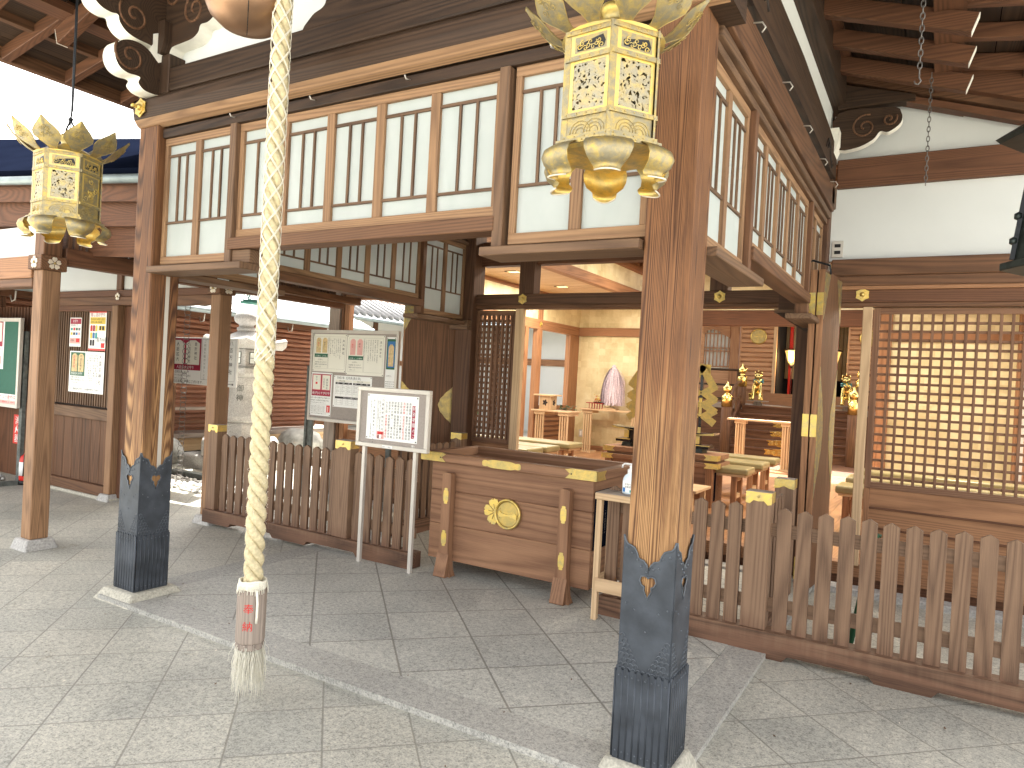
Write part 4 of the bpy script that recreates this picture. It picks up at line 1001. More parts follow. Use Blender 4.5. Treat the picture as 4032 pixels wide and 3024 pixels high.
# ============================================================ SIDE TABLE, BOTTLE
t = thing('side_table', 'tall narrow wooden stand between the offering box and the big post', 'table', (-1.68, 4.40, -.02))
q = MB(); q.box(-1.862, -1.50, 4.24, 4.52, .758, .80, 'wood_light', 0); o = q.build('table_top', t, bevel=.004)
q = MB(); q.box(-1.858, -1.504, 4.244, 4.516, .8005, .803, 'wood_grey', 0); q.build('weathered_top', o)
for x in (-1.835, -1.54):
    for y in (4.27, 4.46):
        q = MB(); q.box(x-.018, x+.018, y-.018, y+.018, -.02, .7575, 'wood_light', 2); q.build('leg', t, bevel=.002)
q = MB(); q.box(-1.83, -1.54, 4.24, 4.2515, .17, .255, 'wood_light', 0); q.box(-1.853, -1.842+.0, 4.29, 4.44, .17, .255, 'wood_light', 1); q.box(-1.83, -1.54, 4.28, 4.45, .165, .18, 'wood_light', 0); q.build('shelf', t)
t = thing('pump_bottle', 'clear pump bottle of hand sanitiser standing on the wooden stand', 'bottle', (-1.675, 4.36, .803))
q = MB(); q.lathe([(.045, 0), (.048, .006), (.048, .085), (.044, .10), (.034, .118), (.018, .130), (.016, .135)], (-1.675, 4.36, .803), 'bottle_clear', 20, sq=(1.0, .75)); q.build('bottle_body', t)
q = MB(); q.box(-1.708, -1.642, 4.3215, 4.3235, .815, .888, 'sign_white'); q.box(-1.706, -1.69, 4.3205, 4.3214, .817, .845, 'blue'); q.box(-1.66, -1.644, 4.3205, 4.3214, .817, .832, 'teal')
q.text('手指の', (-1.694, 4.3205, .862), X3, Z3, .014, 'ink', squeeze=.95, off=.0004); q.text('消毒液', (-1.694, 4.3205, .845), X3, Z3, .014, 'ink', squeeze=.95, off=.0004); q.build('label_sheet', t)
q = MB(); q.lathe([(.019, 0), (.019, .022), (.015, .026), (.007, .03), (.007, .052), (.011, .054), (.011, .062), (.001, .064)], (-1.675, 4.36, .936), 'plastic_white', 14); q.tube([(-1.675, 4.36, .993), (-1.71, 4.345, .996), (-1.722, 4.34, .985), (-1.724, 4.34, .968)], .0055, 'plastic_white', 6); q.build('pump', t)

# ============================================================ ROPE, BELL
rope = thing('bell_rope', 'thick twisted straw bell rope in a white net, ending in a wooden block and tassel', 'rope', (-2.67, 2.24, -.03))
RX, RY = -2.67, 2.24
def helix(q, ph, r0, rs, z0, z1, pitch, mt, n, sgn=1, seg=8, wob=0):
    q.tube([(RX+r0*math.cos(ph+sgn*2*math.pi*(z-z0)/pitch), RY+r0*math.sin(ph+sgn*2*math.pi*(z-z0)/pitch), z) for z in [z0+(z1-z0)*i/n for i in range(n+1)]], rs, mt, seg)
q = MB()
for k in range(3): helix(q, 2*math.pi*k/3, .0245, .0215, .49, 1.80, .21, 'rope', 170, -1)
for k in range(3): helix(q, 2*math.pi*k/3, .021, .0195, 1.80, 3.35, .24, 'rope', 140, -1)
for i in range(260):
    z = random.uniform(.5, 1.75); a = random.uniform(0, 6.28); r_ = .041
    p0 = Vector((RX+r_*math.cos(a), RY+r_*math.sin(a), z)); q.tube([p0, p0+Vector((.010*math.cos(a+.5), .010*math.sin(a+.5), random.uniform(-.02, .012)))], .0006, 'cord', 3)
q.build('twisted_rope', rope)
q = MB()
for k in range(4):
    for d in (1, -1):
        for o_ in (-.0028, .0028): helix(q, 2*math.pi*k/4+o_/.045+.4, .0435, .0019, 1.55, 3.35, .40, 'cord', 190, d, 4)
for i in range(10): helix(q, i*.63, .041+.004*random.random(), .003, 1.52, 1.58, .3, 'cord', 6, 1, 4)
q.build('net_cord', rope)
q = MB(); q.lathe([(.066, .228), (.067, .24), (.067, .46), (.063, .475)], (RX, RY, 0), 'wood_grey', 8, smooth=False, rot=.25); blk = q.build('wooden_block', rope, bevel=.003)
q = MB(); q.lathe([(.058, .195), (.064, .20), (.064, .222), (.058, .2275)], (RX, RY, 0), 'wood_grey', 8, smooth=False, rot=.25); q.build('wooden_ring', rope)
q = MB()
# face towards the camera
ang = math.atan2(-RY, -RX); fa = .25-math.pi/8*0
best = min([.25+math.pi/8+math.pi/4*k for k in range(8)], key=lambda a: abs(((a-ang+math.pi) % (2*math.pi))-math.pi))
nn = Vector((math.cos(best), math.sin(best), 0)); uu = Z3.cross(nn)
for k, ch in enumerate('奉納'): q.text(ch, Vector((RX, RY, 0))+nn*.0622-uu*.023+Z3*(.375-k*.080), uu, Z3, .048, 'ink_red', off=.001)
q.build('lettering', blk)
q = MB()
for k in range(9): q.tube([(RX+.058*math.cos(a+k), RY+.058*math.sin(a+k), .478+.006*k*.6+.006*math.sin(3*a+k)) for a in [i*.35 for i in range(18)]], .006, 'cord', 5, closed=True)
for i in range(50):
    a = random.uniform(0, 6.28); q.tube([(RX+.045*math.cos(a), RY+.045*math.sin(a), .50), (RX+.066*math.cos(a), RY+.066*math.sin(a), .492), (RX+.070*math.cos(a), RY+.070*math.sin(a), .47-random.random()*.02)], .002, 'cord', 4)
q.tube([(RX+.066, RY-.03, .48), (RX+.074, RY-.03, .42), (RX+.076, RY-.032, .36), (RX+.072, RY-.03, .33)], .006, 'cord', 5)
q.build('cord_collar', rope)
q = MB()
for i in range(420):
    a = random.uniform(0, 6.28); r_ = .062*math.sqrt(random.uniform(.2, 1)); top = random.uniform(.18, .226); ln = random.uniform(.12, .235) if i % 3 else random.uniform(.05, .1)
    p = Vector((RX+r_*math.cos(a), RY+r_*math.sin(a), top)); pts = [p]
    out = Vector((math.cos(a), math.sin(a), 0)); dz = ln/6
    for k in range(6): p = p+out*random.uniform(-.006, .010)*(1 if k < 3 else .6)+Vector((random.uniform(-.005, .005), random.uniform(-.005, .005), -dz)); pts.append(p)
    q.tube(pts, .0016, 'cord', 3, taper=.4)
q.build('tassel', rope)
bell = thing('shrine_bell', 'round copper bell with a slit hanging at the top beside the rope', 'bell', (-2.86, 2.2, 3.03))
q = MB(); q.lathe([(.001, -.165), (.06, -.160), (.12, -.135), (.17, -.09), (.196, -.03), (.20, .0), (.196, .05), (.16, .11), (.09, .155), (.001, .17)], (-2.86, 2.2, 3.215), 'copper_bell', 40); bb = q.build('bell_body', bell)
cdir = Vector((2.86, -2.2, 0)).normalized(); 
q = MB()
for i in range(12):
    a0 = R(62-i*5.6); a1 = R(62-(i+1)*5.6)
    p0 = Vector((-2.86, 2.2, 3.215))+cdir*.2012*math.sin(a1)+Z3*(-.1665*math.cos(a1)); p1 = Vector((-2.86, 2.2, 3.215))+cdir*.2012*math.sin(a0)+Z3*(-.1665*math.cos(a0)); q.tube([p0, p1], .0022, 'ink_black', 4)
pe = Vector((-2.86, 2.2, 3.215))+cdir*.2005*math.sin(R(62))+Z3*(-.1655*math.cos(R(62))); q.ball(pe, .011, 'ink_black', 8)
q.build('slit', bb)
q = MB(); q.tube([(-2.86, 2.2, 3.38), (-2.86, 2.2, 4.3)], .015, 'rope', 8); q.build('hanger', bell)
# purlin carrying rope, bell and lanterns
q = MB(); q.box(-5.3, -.05, 2.14, 2.28, 4.0, 4.12, 'wood_dark', 0); q.build('beam', porch, bevel=.006)

# ============================================================ GILT HANGING LANTERNS
LZ = 2.412
def make_lantern():
    t = thing('hanging_lantern', 'large gilt hanging lantern with lotus petals right in front of the big post', 'hanging lantern', (0, 0, 0), 'gilt hexagonal hanging lanterns')
    def lp(name, fn, bevel=0, parent=None, smooth=False): q = MB(); fn(q); return q.build(name, parent or t, bevel=bevel)
    RT = .168
    def hexp(r, ph=0): return [(r*math.cos(R(-65+60*k)+ph), r*math.sin(R(-65+60*k)+ph)) for k in range(6)]
    def ring(q, r, z0, z1, mt):
        q.prism(hexp(r), (0, 0, z0), X3, Y3, (0, 0, z1-z0), mt)
    H = hexp(RT)
    for k in range(6):
        a, b = Vector((*H[k], 0)), Vector((*H[(k+1) % 6], 0)); U = (b-a).normalized(); N = Vector((U.y, -U.x, 0)); L_ = (b-a).length
        def panel(q, k=k, a=a, U=U, N=N, L_=L_):
            # corner stiles, frames, fretwork
            q.bar(a+Z3*(-.125)-N*.002, a+Z3*.225-N*.002, .024, .006, 'gold_old', up=N)
            def fr(z0, z1, u0, u1, mt, th=.003, off=0): q.prism([(u0, z0), (u1, z0), (u1, z1), (u0, z1)], a+N*off, U, Z3, -N*th, mt)
            for z0, z1 in ((-.045, .122), (.138, .206)):
                fr(z0, z0+.008, .012, L_-.012, 'gold_bright'); fr(z1-.008, z1, .012, L_-.012, 'gold_bright'); fr(z0+.008, z1-.008, .012, .026, 'gold_bright'); fr(z0+.008, z1-.008, L_-.026, L_-.012, 'gold_bright')
            if k in (1, 2):   # solid embossed doors
                fr(-.037, .114, .026, L_-.026, 'gold_old', .0015)
                for s_ in range(9):
                    c = a+U*(.04+.09*random.random())+Z3*(-.02+.12*random.random())+N*.001; q.tube(spiral(c, .018+.008*random.random(), 1.2, U, Z3, 12, random.random()*6), .0025, 'gold_bright', 4)
            else: fr(-.037, .114, .026, L_-.026, 'gold_fret', .0015, -.001)
            fr(-.120, -.060, .012, L_-.012, 'gold_old', .002)
            for c_ in (.36, .66):
                for rr in (.034, .024, .014): q.tube([a+U*(L_*c_+rr*math.cos(w_)*1.1)+Z3*(-.112+rr*1.1*math.sin(w_))+N*.0005 for w_ in [i*.449 for i in range(8)]], .0016, 'gold_dull', 4)
            fr(.146, .198, .026, L_-.026, 'gold_old', .002)
            # dark cut-outs of the upper band
            q.prism([(.036, .152), (L_-.036, .152), (L_-.03, .168), (L_-.04, .19), (L_*.6, .186), (.034, .172)], a+N*.0006, U, Z3, -N*.0004, 'ink_black')
            for i in range(9):
                c = a+U*(.044+(L_-.088)*i/8)+Z3*(.166+.010*math.sin(i*2.1))+N*.0012; q.tube(spiral(c, .0105, 1.1, U, Z3, 9, i*1.3, 1 if i % 2 else -1), .0018, 'gold_bright', 4)
        lp('side_panel', panel)
    def bands(q):
        for z0, z1, r in ((.206, .222, RT+.006), (.122, .138, RT+.007), (-.060, -.045, RT+.008), (-.135, -.120, RT+.012), (-.150, -.135, RT+.028)):
            ring(q, r, z0, z1, 'gold_bright')
            Hh = hexp(r+.001)
            for k in range(6):
                a, b = Vector((*Hh[k], 0)), Vector((*Hh[(k+1) % 6], 0))
                for t_ in (.08, .3, .5, .7, .92): q.ball(a.lerp(b, t_)+Z3*(z0+z1)/2, .0035, 'gold_dull', 5)
    # bands as hollow rings
    def bands2(q):
        for z0, z1, r in ((.206, .222, RT+.006), (.122, .138, RT+.007), (-.060, -.045, RT+.008), (-.135, -.120, RT+.012), (-.150, -.1355, RT+.028)):
            Hh = hexp(r)
            for k in range(6):
                a, b = Vector((*Hh[k], (z0+z1)/2)), Vector((*Hh[(k+1) % 6], (z0+z1)/2)); U = (b-a).normalized(); N = Vector((U.y, -U.x, 0))
                q.bar(a-N*.006, b-N*.006, z1-z0, .012, 'gold_old', up=N)
                for t_ in (.08, .3, .5, .7, .92): q.ball(a.lerp(b, t_), .0035, 'gold_dull', 5)
    lp('band', bands2)
    def roofp(q):
        q.lathe([(RT+.004, .222), (RT-.02, .236), (.10, .262), (.05, .285), (.038, .30), (.046, .315), (.052, .33), (.044, .35), (.02, .362), (.012, .372), (.006, .385)], (0, 0, 0), 'gold_bright', 24)
        q.lathe([(.16, -.15), (.12, -.158), (.001, -.160)], (0, 0, 0), 'gold_metal', 6, rot=R(-65))
    lp('cap', roofp)
    lp('floor_plate', lambda q: q.lathe([(.19, -.150), (.17, -.158), (.08, -.162), (.001, -.163)], (0, 0, 0), 'gold_metal', 6, smooth=False, rot=R(-65)))
    # upper petals
    for k in range(10):
        a = R(-65+36*k+12)
        def petal(q, a=a):
            n, m_ = 8, 6; vs = []; fs = []
            big = 1.0
            for i in range(n+1):
                t = i/n
                wd = .018+.056*math.exp(-((t-.56)/.27)**2)
                if t > .80: wd *= max(.06, 1-((t-.80)/.20)**1.6)
                r_ = .150+.175*t-.02*t*t; z = .222+.055*t+.075*t*t
                for j in range(m_+1):
                    s_ = (j/m_-.5)*2; bend = -.018*s_*s_*math.sin(math.pi*t)
                    vs.append(Vector(((r_-bend*.0)*math.cos(a)-s_*wd*math.sin(a), (r_)*math.sin(a)+s_*wd*math.cos(a), z+.014*s_*s_*(t))))
            for i in range(n):
                for j in range(m_): b = i*(m_+1)+j; fs.append((b, b+1, b+m_+2, b+m_+1))
            vs2 = [v-Vector((math.cos(a)*.002, math.sin(a)*.002, -.002)) for v in vs]
            q.add(vs, fs, 'gold_old', smooth=True); q.add(vs2, [f_[::-1] for f_ in fs], 'gold_old', smooth=True)
            # raised rim
            edge = [vs[i*(m_+1)] for i in range(n+1)]+[vs[n*(m_+1)+j] for j in range(m_+1)]+[vs[i*(m_+1)+m_] for i in range(n, -1, -1)]
            q.tube(edge, .0014, 'gold_dull', 4)
            ctr = vs[5*(m_+1)+m_//2]; U_ = Vector((-math.sin(a), math.cos(a), 0)); V_ = (vs[6*(m_+1)+m_//2]-vs[4*(m_+1)+m_//2]).normalized(); nn_ = U_.cross(V_)
            for (du, dv, rr_) in ((0, 0, .020), (-.026, -.012, .014), (.026, -.012, .014), (0, .034, .013), (-.02, .026, .010), (.02, .026, .010)):
                for sg in (1, -1): q.tube(spiral(ctr+U_*du+V_*dv+nn_*.003*sg, rr_, 1.3, U_, V_, 12, du*60), .0013, 'gold_dull', 4)
        lp('petal', petal)
    # lower petals, drooping
    for k in range(6):
        a = R(-65+60*k)
        def leg(q, a=a):
            prof = [(.175, -.146), (.205, -.150), (.228, -.166), (.236, -.188), (.228, -.212), (.208, -.228), (.200, -.236), (.204, -.246), (.214, -.252)]
            wds = [.055, .072, .078, .076, .066, .052, .044, .042, .040]
            m_ = 8; vs = []; fs = []
            for (r_, z), wd in zip(prof, wds):
                for j in range(m_+1):
                    s_ = (j/m_-.5)*2; rr = r_-.042*s_*s_; vs.append(Vector((rr*math.cos(a)-s_*wd*math.sin(a), rr*math.sin(a)+s_*wd*math.cos(a), z+.006*s_*s_)))
            for i in range(len(prof)-1):
                for j in range(m_): b = i*(m_+1)+j; fs.append((b, b+1, b+m_+2, b+m_+1))
            q.add(vs, fs, 'gold_old', smooth=True)
            q.add([v-Vector((math.cos(a), math.sin(a), 0))*.002 for v in vs], [f_[::-1] for f_ in fs], 'gold_metal', smooth=True)
            q.tube(vs[-(m_+1):], .003, 'pale_petal', 5)
        lp('foot_petal', leg)
    def hook(q):
        for s_ in (1, -1): q.tube([(s_*.004, 0, .44), (s_*.012, 0, .43), (s_*.018, 0, .42), (s_*.034, 0, .405), (s_*.045, 0, .385), (s_*.043, 0, .365), (s_*.034, 0, .345)], .0055, 'black_iron', 7)
        q.ball((0, 0, .445), .014, 'black_iron', 8, (1.3, 1, .8)); q.tube([(0, 0, .38), (0, 0, .44)], .003, 'black_iron', 5)
        q.tube([(0, 0, .45), (.008, 0, .48), (.004, 0, .9), (0, 0, 1.56)], .0055, 'black_iron', 6); q.tube([(.0, 0, .46), (.018, 0, .50), (.016, 0, .9), (.004, 0, 1.56)], .004, 'black_iron', 6)
    lp('hanging_hook', hook)
    return t
lan = make_lantern(); lan.location = (-.99, 2.2, LZ)
copy_thing(lan, (-4.37, 2.2, LZ), 'gilt hanging lantern at the upper left, beyond the left porch post')

# ============================================================ CHAINS, DARK LANTERN
def chain(name, label, x, y, z0, z1, hook=True, lk=.028, r=.0028, mt='chain_iron'):
    q = MB(); z = z1; k = 0
    while z > z0:
        pts = []
        for i in range(10):
            a = 2*math.pi*i/10; u_ = .009*math.cos(a); v_ = (lk*.62)*math.sin(a)
            pts.append((x+(u_ if k % 2 else 0), y+(0 if k % 2 else u_), z-lk*.5+v_))
        q.tube(pts, r, mt, 5, closed=True); z -= lk; k += 1
    if hook: q.tube([(x, y, z+.01), (x, y, z-.015), (x+.008, y, z-.03), (x-.002, y, z-.045), (x-.016, y, z-.038), (x-.018, y, z-.026)], .0035, mt, 6)
    return tag(q.build(name), label, 'chain', 'hanging chains under the eaves')
chain('hanging_chain', 'pale iron chain with open hook hanging under the right rafters', -.145, 3.7, P(3616, 318, 1, 3.7).z+.03, 3.85)
chain('hanging_chain', 'thin iron chain hanging from the lowest rafter in front of the white wall', -.139, 5.4, 2.94, 3.66, False, lk=.032, r=.003)
chain('hanging_chain', 'faint iron chain hanging behind the left lantern against the bright sky', P(120, 500, 1, 3.4).x, 3.4, P(118, 505, 1, 3.4).z, P(135, 60, 1, 3.4).z+.3, False)
t = thing('bronze_lantern', 'dark bronze lantern cut by the right edge of the picture', 'hanging lantern', (.50, 4.2, 2.15))
q = MB(); q.lathe([(.275, 2.157), (.275, 2.192), (.24, 2.20)], (.50, 4.2, 0), 'bronze', 6, smooth=False, rot=R(0)); q.build('base_plate', t, bevel=.004)
q = MB(); q.lathe([(.22, 2.20), (.155, 2.75), (.16, 2.78)], (.50, 4.2, 0), 'bronze', 6, smooth=False, rot=R(0)); o = q.build('lamp_body', t, bevel=.003)
q = MB()
for k in range(6):
    a = R(60*k); a1 = (.50+.226*math.cos(a), 4.2+.226*math.sin(a), 2.21); b1 = (.50+.160*math.cos(a), 4.2+.160*math.sin(a), 2.75); q.bar(a1, b1, .02, .02, 'black_iron')
    for z in (2.30, 2.42): q.ball((.50+(.235-(z-2.2)*.12)*math.cos(a), 4.2+(.235-(z-2.2)*.12)*math.sin(a), z), .022, 'bronze', 7)
q.build('frame', o)
q = MB(); q.lathe([(.30, 2.78), (.32, 2.80), (.12, 2.92), (.03, 2.98)], (.50, 4.2, 0), 'bronze', 6, smooth=False); q.tube([(.5, 4.2, 2.97), (.5, 4.2, 3.62)], .01, 'black_iron', 6); q.build('cap', t)
t = thing('bronze_lantern', 'small green bronze lantern with openwork sides beside the rope, over the garden', 'hanging lantern', (-6.78, 5.5, 2.2))
q = MB(); cx, cy = -6.78, 5.5
q.lathe([(.17, 2.20), (.17, 2.215), (.145, 2.22)], (cx, cy, 0), 'verdigris', 6, smooth=False, rot=.3); q.build('base_plate', t)
q = MB()
for k in range(6):
    a0 = .3+math.pi/3*k; a1 = a0+math.pi/3; p0 = Vector((cx+.13*math.cos(a0), cy+.13*math.sin(a0), 2.22)); p1 = Vector((cx+.13*math.cos(a1), cy+.13*math.sin(a1), 2.22)); U = (p1-p0).normalized(); L_ = (p1-p0).length
    q.bar(p0, p0+Z3*.17, .014, .014, 'verdigris'); q.bar(p0+Z3*.01, p1+Z3*.01, .012, .02, 'verdigris'); q.bar(p0+Z3*.165, p1+Z3*.165, .012, .02, 'verdigris')
    for i in range(5):
        q.bar(p0+U*L_/2+Z3*.02, p0+U*(L_*(.1+.2*i))+Z3*.13, .006, .005, 'verdigris')
    q.tube([p0+U*(L_*.5+.05*math.cos(w_))+Z3*(.10+.045*math.sin(w_)) for w_ in [i*.449 for i in range(8)]], .005, 'verdigris', 4)
q.build('openwork_side', t)
q = MB(); q.lathe([(.19, 2.385), (.20, 2.40), (.08, 2.47), (.02, 2.52)], (cx, cy, 0), 'verdigris', 6, smooth=False, rot=.3); q.tube([(cx, cy, 2.5), (cx, cy, 2.95)], .006, 'black_iron', 5); q.build('cap', t)

# ============================================================ FRONT SIGNBOARD
def board(nm, label, x0, x1, z0, z1, y, fr, frame_mt, face_mt, legs, legmt, zg, legw=.03):
    t = thing(nm, label, 'notice board', ((x0+x1)/2, y, zg))
    q = MB(); q.box(x0, x1, y-.02, y+.02, z1-fr, z1, frame_mt, 0); q.box(x0, x1, y-.02, y+.02, z0, z0+fr, frame_mt, 0); q.box(x0, x0+fr, y-.0195, y+.0195, z0+fr, z1-fr, frame_mt, 2); q.box(x1-fr, x1, y-.0195, y+.0195, z0+fr, z1-fr, frame_mt, 2); q.build('frame', t, bevel=.003)
    q = MB(); q.box(x0+fr, x1-fr, y-.006, y+.01, z0+fr, z1-fr, face_mt); pn = q.build('panel', t)
    for lx in legs: q = MB(); q.box(lx-legw/2, lx+legw/2, y-.012, y+.018, zg, z0-.0005, legmt, 2); q.build('leg', t, bevel=.002)
    return t
fbx0, fbx1, fbz0, fbz1, fby = -3.985, -3.265, .905, 1.378, 4.30
fbt = board('notice_board', 'small white framed notice board on two legs in front of the picket fence', fbx0, fbx1, fbz0, fbz1, fby, .033, 'alu', 'board_grey', (-3.90, -3.385), 'alu', -.02)
q = MB(); q.box(-3.70, -3.60, fby-.0215, fby-.0202, .912, .930, 'sign_white'); q.text('防犯カメラ作動中', (-3.697, fby-.0215, .916), X3, Z3, .0105, 'ink', off=.0006, pitch=1.0); q.build('sticker', fbt)
def poster(nm, label, x0, x1, z0, z1, y, mt, draw, group=None, pins=True, cat='poster'):
    "sheet facing -Y; draw(q, X, Z, k) where X,Z map 0..1 to the sheet"
    t = thing(nm, label, cat, ((x0+x1)/2, y, z0), group)
    q = MB(); q.box(x0, x1, y-.0012, y, z0, z1, mt); q.build('sheet', t)
    q = MB(); W_, H_ = x1-x0, z1-z0
    class D:
        w, h = W_, H_
        def p(s, u, v): return Vector((x0+u*W_, y-.0012, z0+v*H_))
        def rect(s, u0, v0, u1, v1, m_, lay=1): q.box(x0+u0*W_, x0+u1*W_, y-.0012-.0006*lay, y-.0012-.0006*lay+.0005, z0+v0*H_, z0+v1*H_, m_)
        def vt(s, body, u, v, size, m_='ink', pitch=1.08, lay=2): q.text(body, s.p(u, v), X3, Z3, size, m_, True, pitch, off=.0006*lay)
        def ht(s, body, u, v, size, m_='ink', center=False, pitch=1.02, lay=2, squeeze=1): q.text(body, s.p(u, v), X3, Z3, size, m_, False, pitch, center, off=.0006*lay, squeeze=squeeze)
        def line(s, u0, v0, u1, v1, t_=.0012, m_='ink_grey'):
            if abs(u1-u0) > abs(v1-v0): q.box(x0+u0*W_, x0+u1*W_, y-.0021, y-.0016, z0+v0*H_-t_/2, z0+v0*H_+t_/2, m_)
            else: q.box(x0+u0*W_-t_/2, x0+u0*W_+t_/2, y-.0021, y-.0016, z0+v0*H_, z0+v1*H_, m_)
        def frame(s, u0, v0, u1, v1, t_=.0012, m_='ink_grey'): s.line(u0, v0, u1, v0, t_, m_); s.line(u0, v1, u1, v1, t_, m_); s.line(u0, v0, u0, v1, t_, m_); s.line(u1, v0, u1, v1, t_, m_)
        def charm(s, u0, v0, u1, v1, m_, lay=2):
            a, b = s.p(u0, v0), s.p(u1, v1); w_, h_ = b.x-a.x, b.z-a.z
            q.prism([(0, 0), (w_, 0), (w_, h_*.88), (w_*.7, h_), (w_*.3, h_), (0, h_*.88)], a-Y3*.0006*lay, X3, Z3, (0, -.0005, 0), m_)
    draw(D()); q.build('printing', t)
    if pins:
        q = MB()
        for px_, pz_ in ((x0+.012, z0+.012), (x1-.012, z0+.012), (x0+.012, z1-.012), (x1-.012, z1-.012)): q.ball((px_, y-.003, pz_), .006, 'ink', 7, (1, .5, 1))
        q.build('pins', t)
    return t
def d_front(D):
    D.rect(.885, .10, .945, .80, 'crimson'); D.vt('特別祈願のご案内', .893, .785, .037, 'sign_white', 1.12)
    cols = [('商売繁昌', '会社隆昌', '債権回収', 'ink'), ('金運向上', '勝運向上', '賃料回収', 'ink'), ('良縁祈願', '恋愛成就', '結婚成就', 'ink_red'), ('芸能上達', 'ヒット祈願', '人気上昇', 'ink'),
            ('芸術才智', '個展成功', '公演成功', 'ink'), ('試験合格', '学業成就', '学力向上', 'ink'), ('厄年のお祓い', '', '車のお祓', 'ink'), ('初宮参り', '安産祈願', '家内安全', 'ink'), ('七五三詣', '身体健勝', '心願成就', 'ink_red')]
    for k, (a, b, c, m_) in enumerate(cols):
        u = .825-k*.057
        D.vt(a, u, .86, .0215, m_ if k != 8 else 'ink'); D.vt(b, u, .57, .0215, m_); D.vt(c, u, .31, .0215, m_)
    D.frame(.205, .06, .345, .94)
    D.vt('①昇殿祈祷五千円より', .295, .90, .021, 'ink', 1.55); D.vt('(本殿に参入して斎行・毎日受付午後四時まで)', .255, .90, .0118, 'ink'); D.vt('電話にてご予約の方は優先いたします', .22, .86, .0118, 'ink')
    D.vt('②一年間遠隔祈祷二千円より', .125, .88, .019, 'ink', 1.45); D.vt('(受付用紙にご記入ください)・当社神職が毎朝祈願', .075, .88, .0118, 'ink')
    D.rect(.215, .02, .36, .19, 'poster_pink'); D.rect(.23, .12, .34, .18, 'ink_red', 2); D.rect(.27, .03, .31, .12, 'sign_white', 2); D.rect(.235, .03, .26, .10, 'ink', 2)
poster('poster', 'white notice of prayer services with a crimson title strip, on the small front board', -3.887, -3.372, .968, 1.325, fby-.0062, 'sign_white', d_front, 'sheets pinned to the notice boards')

# ============================================================ REAR NOTICE BOARD
RBX0, RBX1, RBZ0, RBZ1, RBY = -6.35, -5.02, .895, 1.953, 6.0
rbt = board('notice_board', 'wide aluminium notice board full of posters behind the left picket fence', RBX0, RBX1, RBZ0, RBZ1, RBY, .035, 'alu', 'board_grey', (-6.30, -5.10), 'stone_dark', -.02, .065)
q = MB(); q.box(-6.385, -6.355, RBY-.02, RBY+.03, -.02, 1.53, 'stone_dark', 2); q.build('post', rbt)
def shrine_sheet(title, sub, tone, body, banner='より豊かに、より美しく'):
    def f(D):
        D.frame(.05, .08, .455, .93); D.frame(.475, .08, .96, .93)
        D.charm(.09, .50, .235, .90, tone); D.charm(.28, .50, .425, .90, tone); D.vt('御守', .13, .78, .024, 'ink_red', lay=4); D.vt('神社', .32, .80, .024, 'ink', lay=4)
        D.rect(.05, .38, .455, .475, 'poster_green'); D.ht(banner, .07, .40, .0185, 'sign_white')
        D.ht('(お守り)', .16, .30, .020, 'ink'); D.ht('金運財運に良いお守りで', .07, .235, .0165, 'ink'); D.ht('華麗なる人生を目指す方に', .07, .175, .0165, 'ink'); D.ht('初穂料 800円', .09, .11, .014, 'ink_grey')
        D.vt(title, .875, .86, .036 if len(title) < 5 else .030, 'ink', 1.25)
        for k, b in enumerate(body): D.vt(b, .80-k*.058, .89, .0165, 'ink', 1.12)
    return f
bod1 = ['弁天様（市杵島姫命）を祀る', '女神様は「金銀財宝」を', 'お授けになる女神様として', '知られています。お姿は', '「絶世の美人」と伝え', 'にあやかり「金満美麗」', 'を授かりましょう']
bod2 = ['車折神社のご祭神 清原頼業公', '同族 清原氏である清少納言', 'をお祀りする神社。ご利益は', '平安時代の中期に藤原定子に', '仕えた才女であり「才色兼備」', 'の女性にあやかり', 'ご利益を授かりましょう']
def grp(): return 'sheets pinned to the notice boards'
yb = RBY-.0062
poster('poster', 'cream shrine notice with two tan charms, top left of the rear board', -6.31, -5.785, 1.47, 1.905, yb, 'poster_cream', shrine_sheet('弁天神社', '', 'poster_tan', bod1), grp())
poster('poster', 'cream shrine notice with two pink charms, top centre of the rear board', -5.778, -5.22, 1.45, 1.90, yb, 'poster_cream', shrine_sheet('清少納言社', '', 'poster_pink', bod2, 'より美しく、より聡明に'), grp())
def d_en(D):
    D.rect(.07, .46, .95, .97, 'crimson')
    for u0 in (.10, .54): D.rect(u0, .60, u0+.38, .95, 'poster_pink', 2); D.rect(u0+.02, .61, u0+.36, .94, 'poster_cream', 3)
    D.vt('車折神社', .74, .87, .030, 'ink', lay=5); D.vt('芸能神社', .60, .87, .026, 'ink_grey', lay=5); D.rect(.24, .73, .33, .78, 'ink_red', 4); D.vt('御守', .24, .92, .028, 'ink_grey', lay=5)
    D.frame(.14, .64, .44, .92, .003, 'poster_tan')
    D.ht('縁(円)むすびお守り', .10, .50, .036, 'sign_white', lay=3, squeeze=.98)
    D.ht('出会い(縁)も金運(円)も大満足させ', .04, .40, .0195, 'ink'); D.ht('豊気満々な充実生活を目指す方に', .04, .34, .0195, 'ink'); D.ht('800円(財布や名刺入れに納めて下さい)', .04, .29, .0135, 'ink')
    D.frame(.03, .08, .97, .26)
    for k in range(5): D.ht('車折神社の縁結びのご神徳にあやかり良縁', .06, .215-k*.03, .0115, 'ink_grey')
    D.rect(.80, .09, .96, .25, 'ink_red'); D.rect(.84, .10, .90, .22, 'poster_pink', 2)
    D.ht('この授与所・車折神社社務所にて授与しています', .03, .04, .012, 'ink')
poster('poster', 'white poster with crimson box and two pale charms, lower left of the rear board', -6.325, -5.985, .955, 1.455, yb, 'sign_white', d_en, grp())
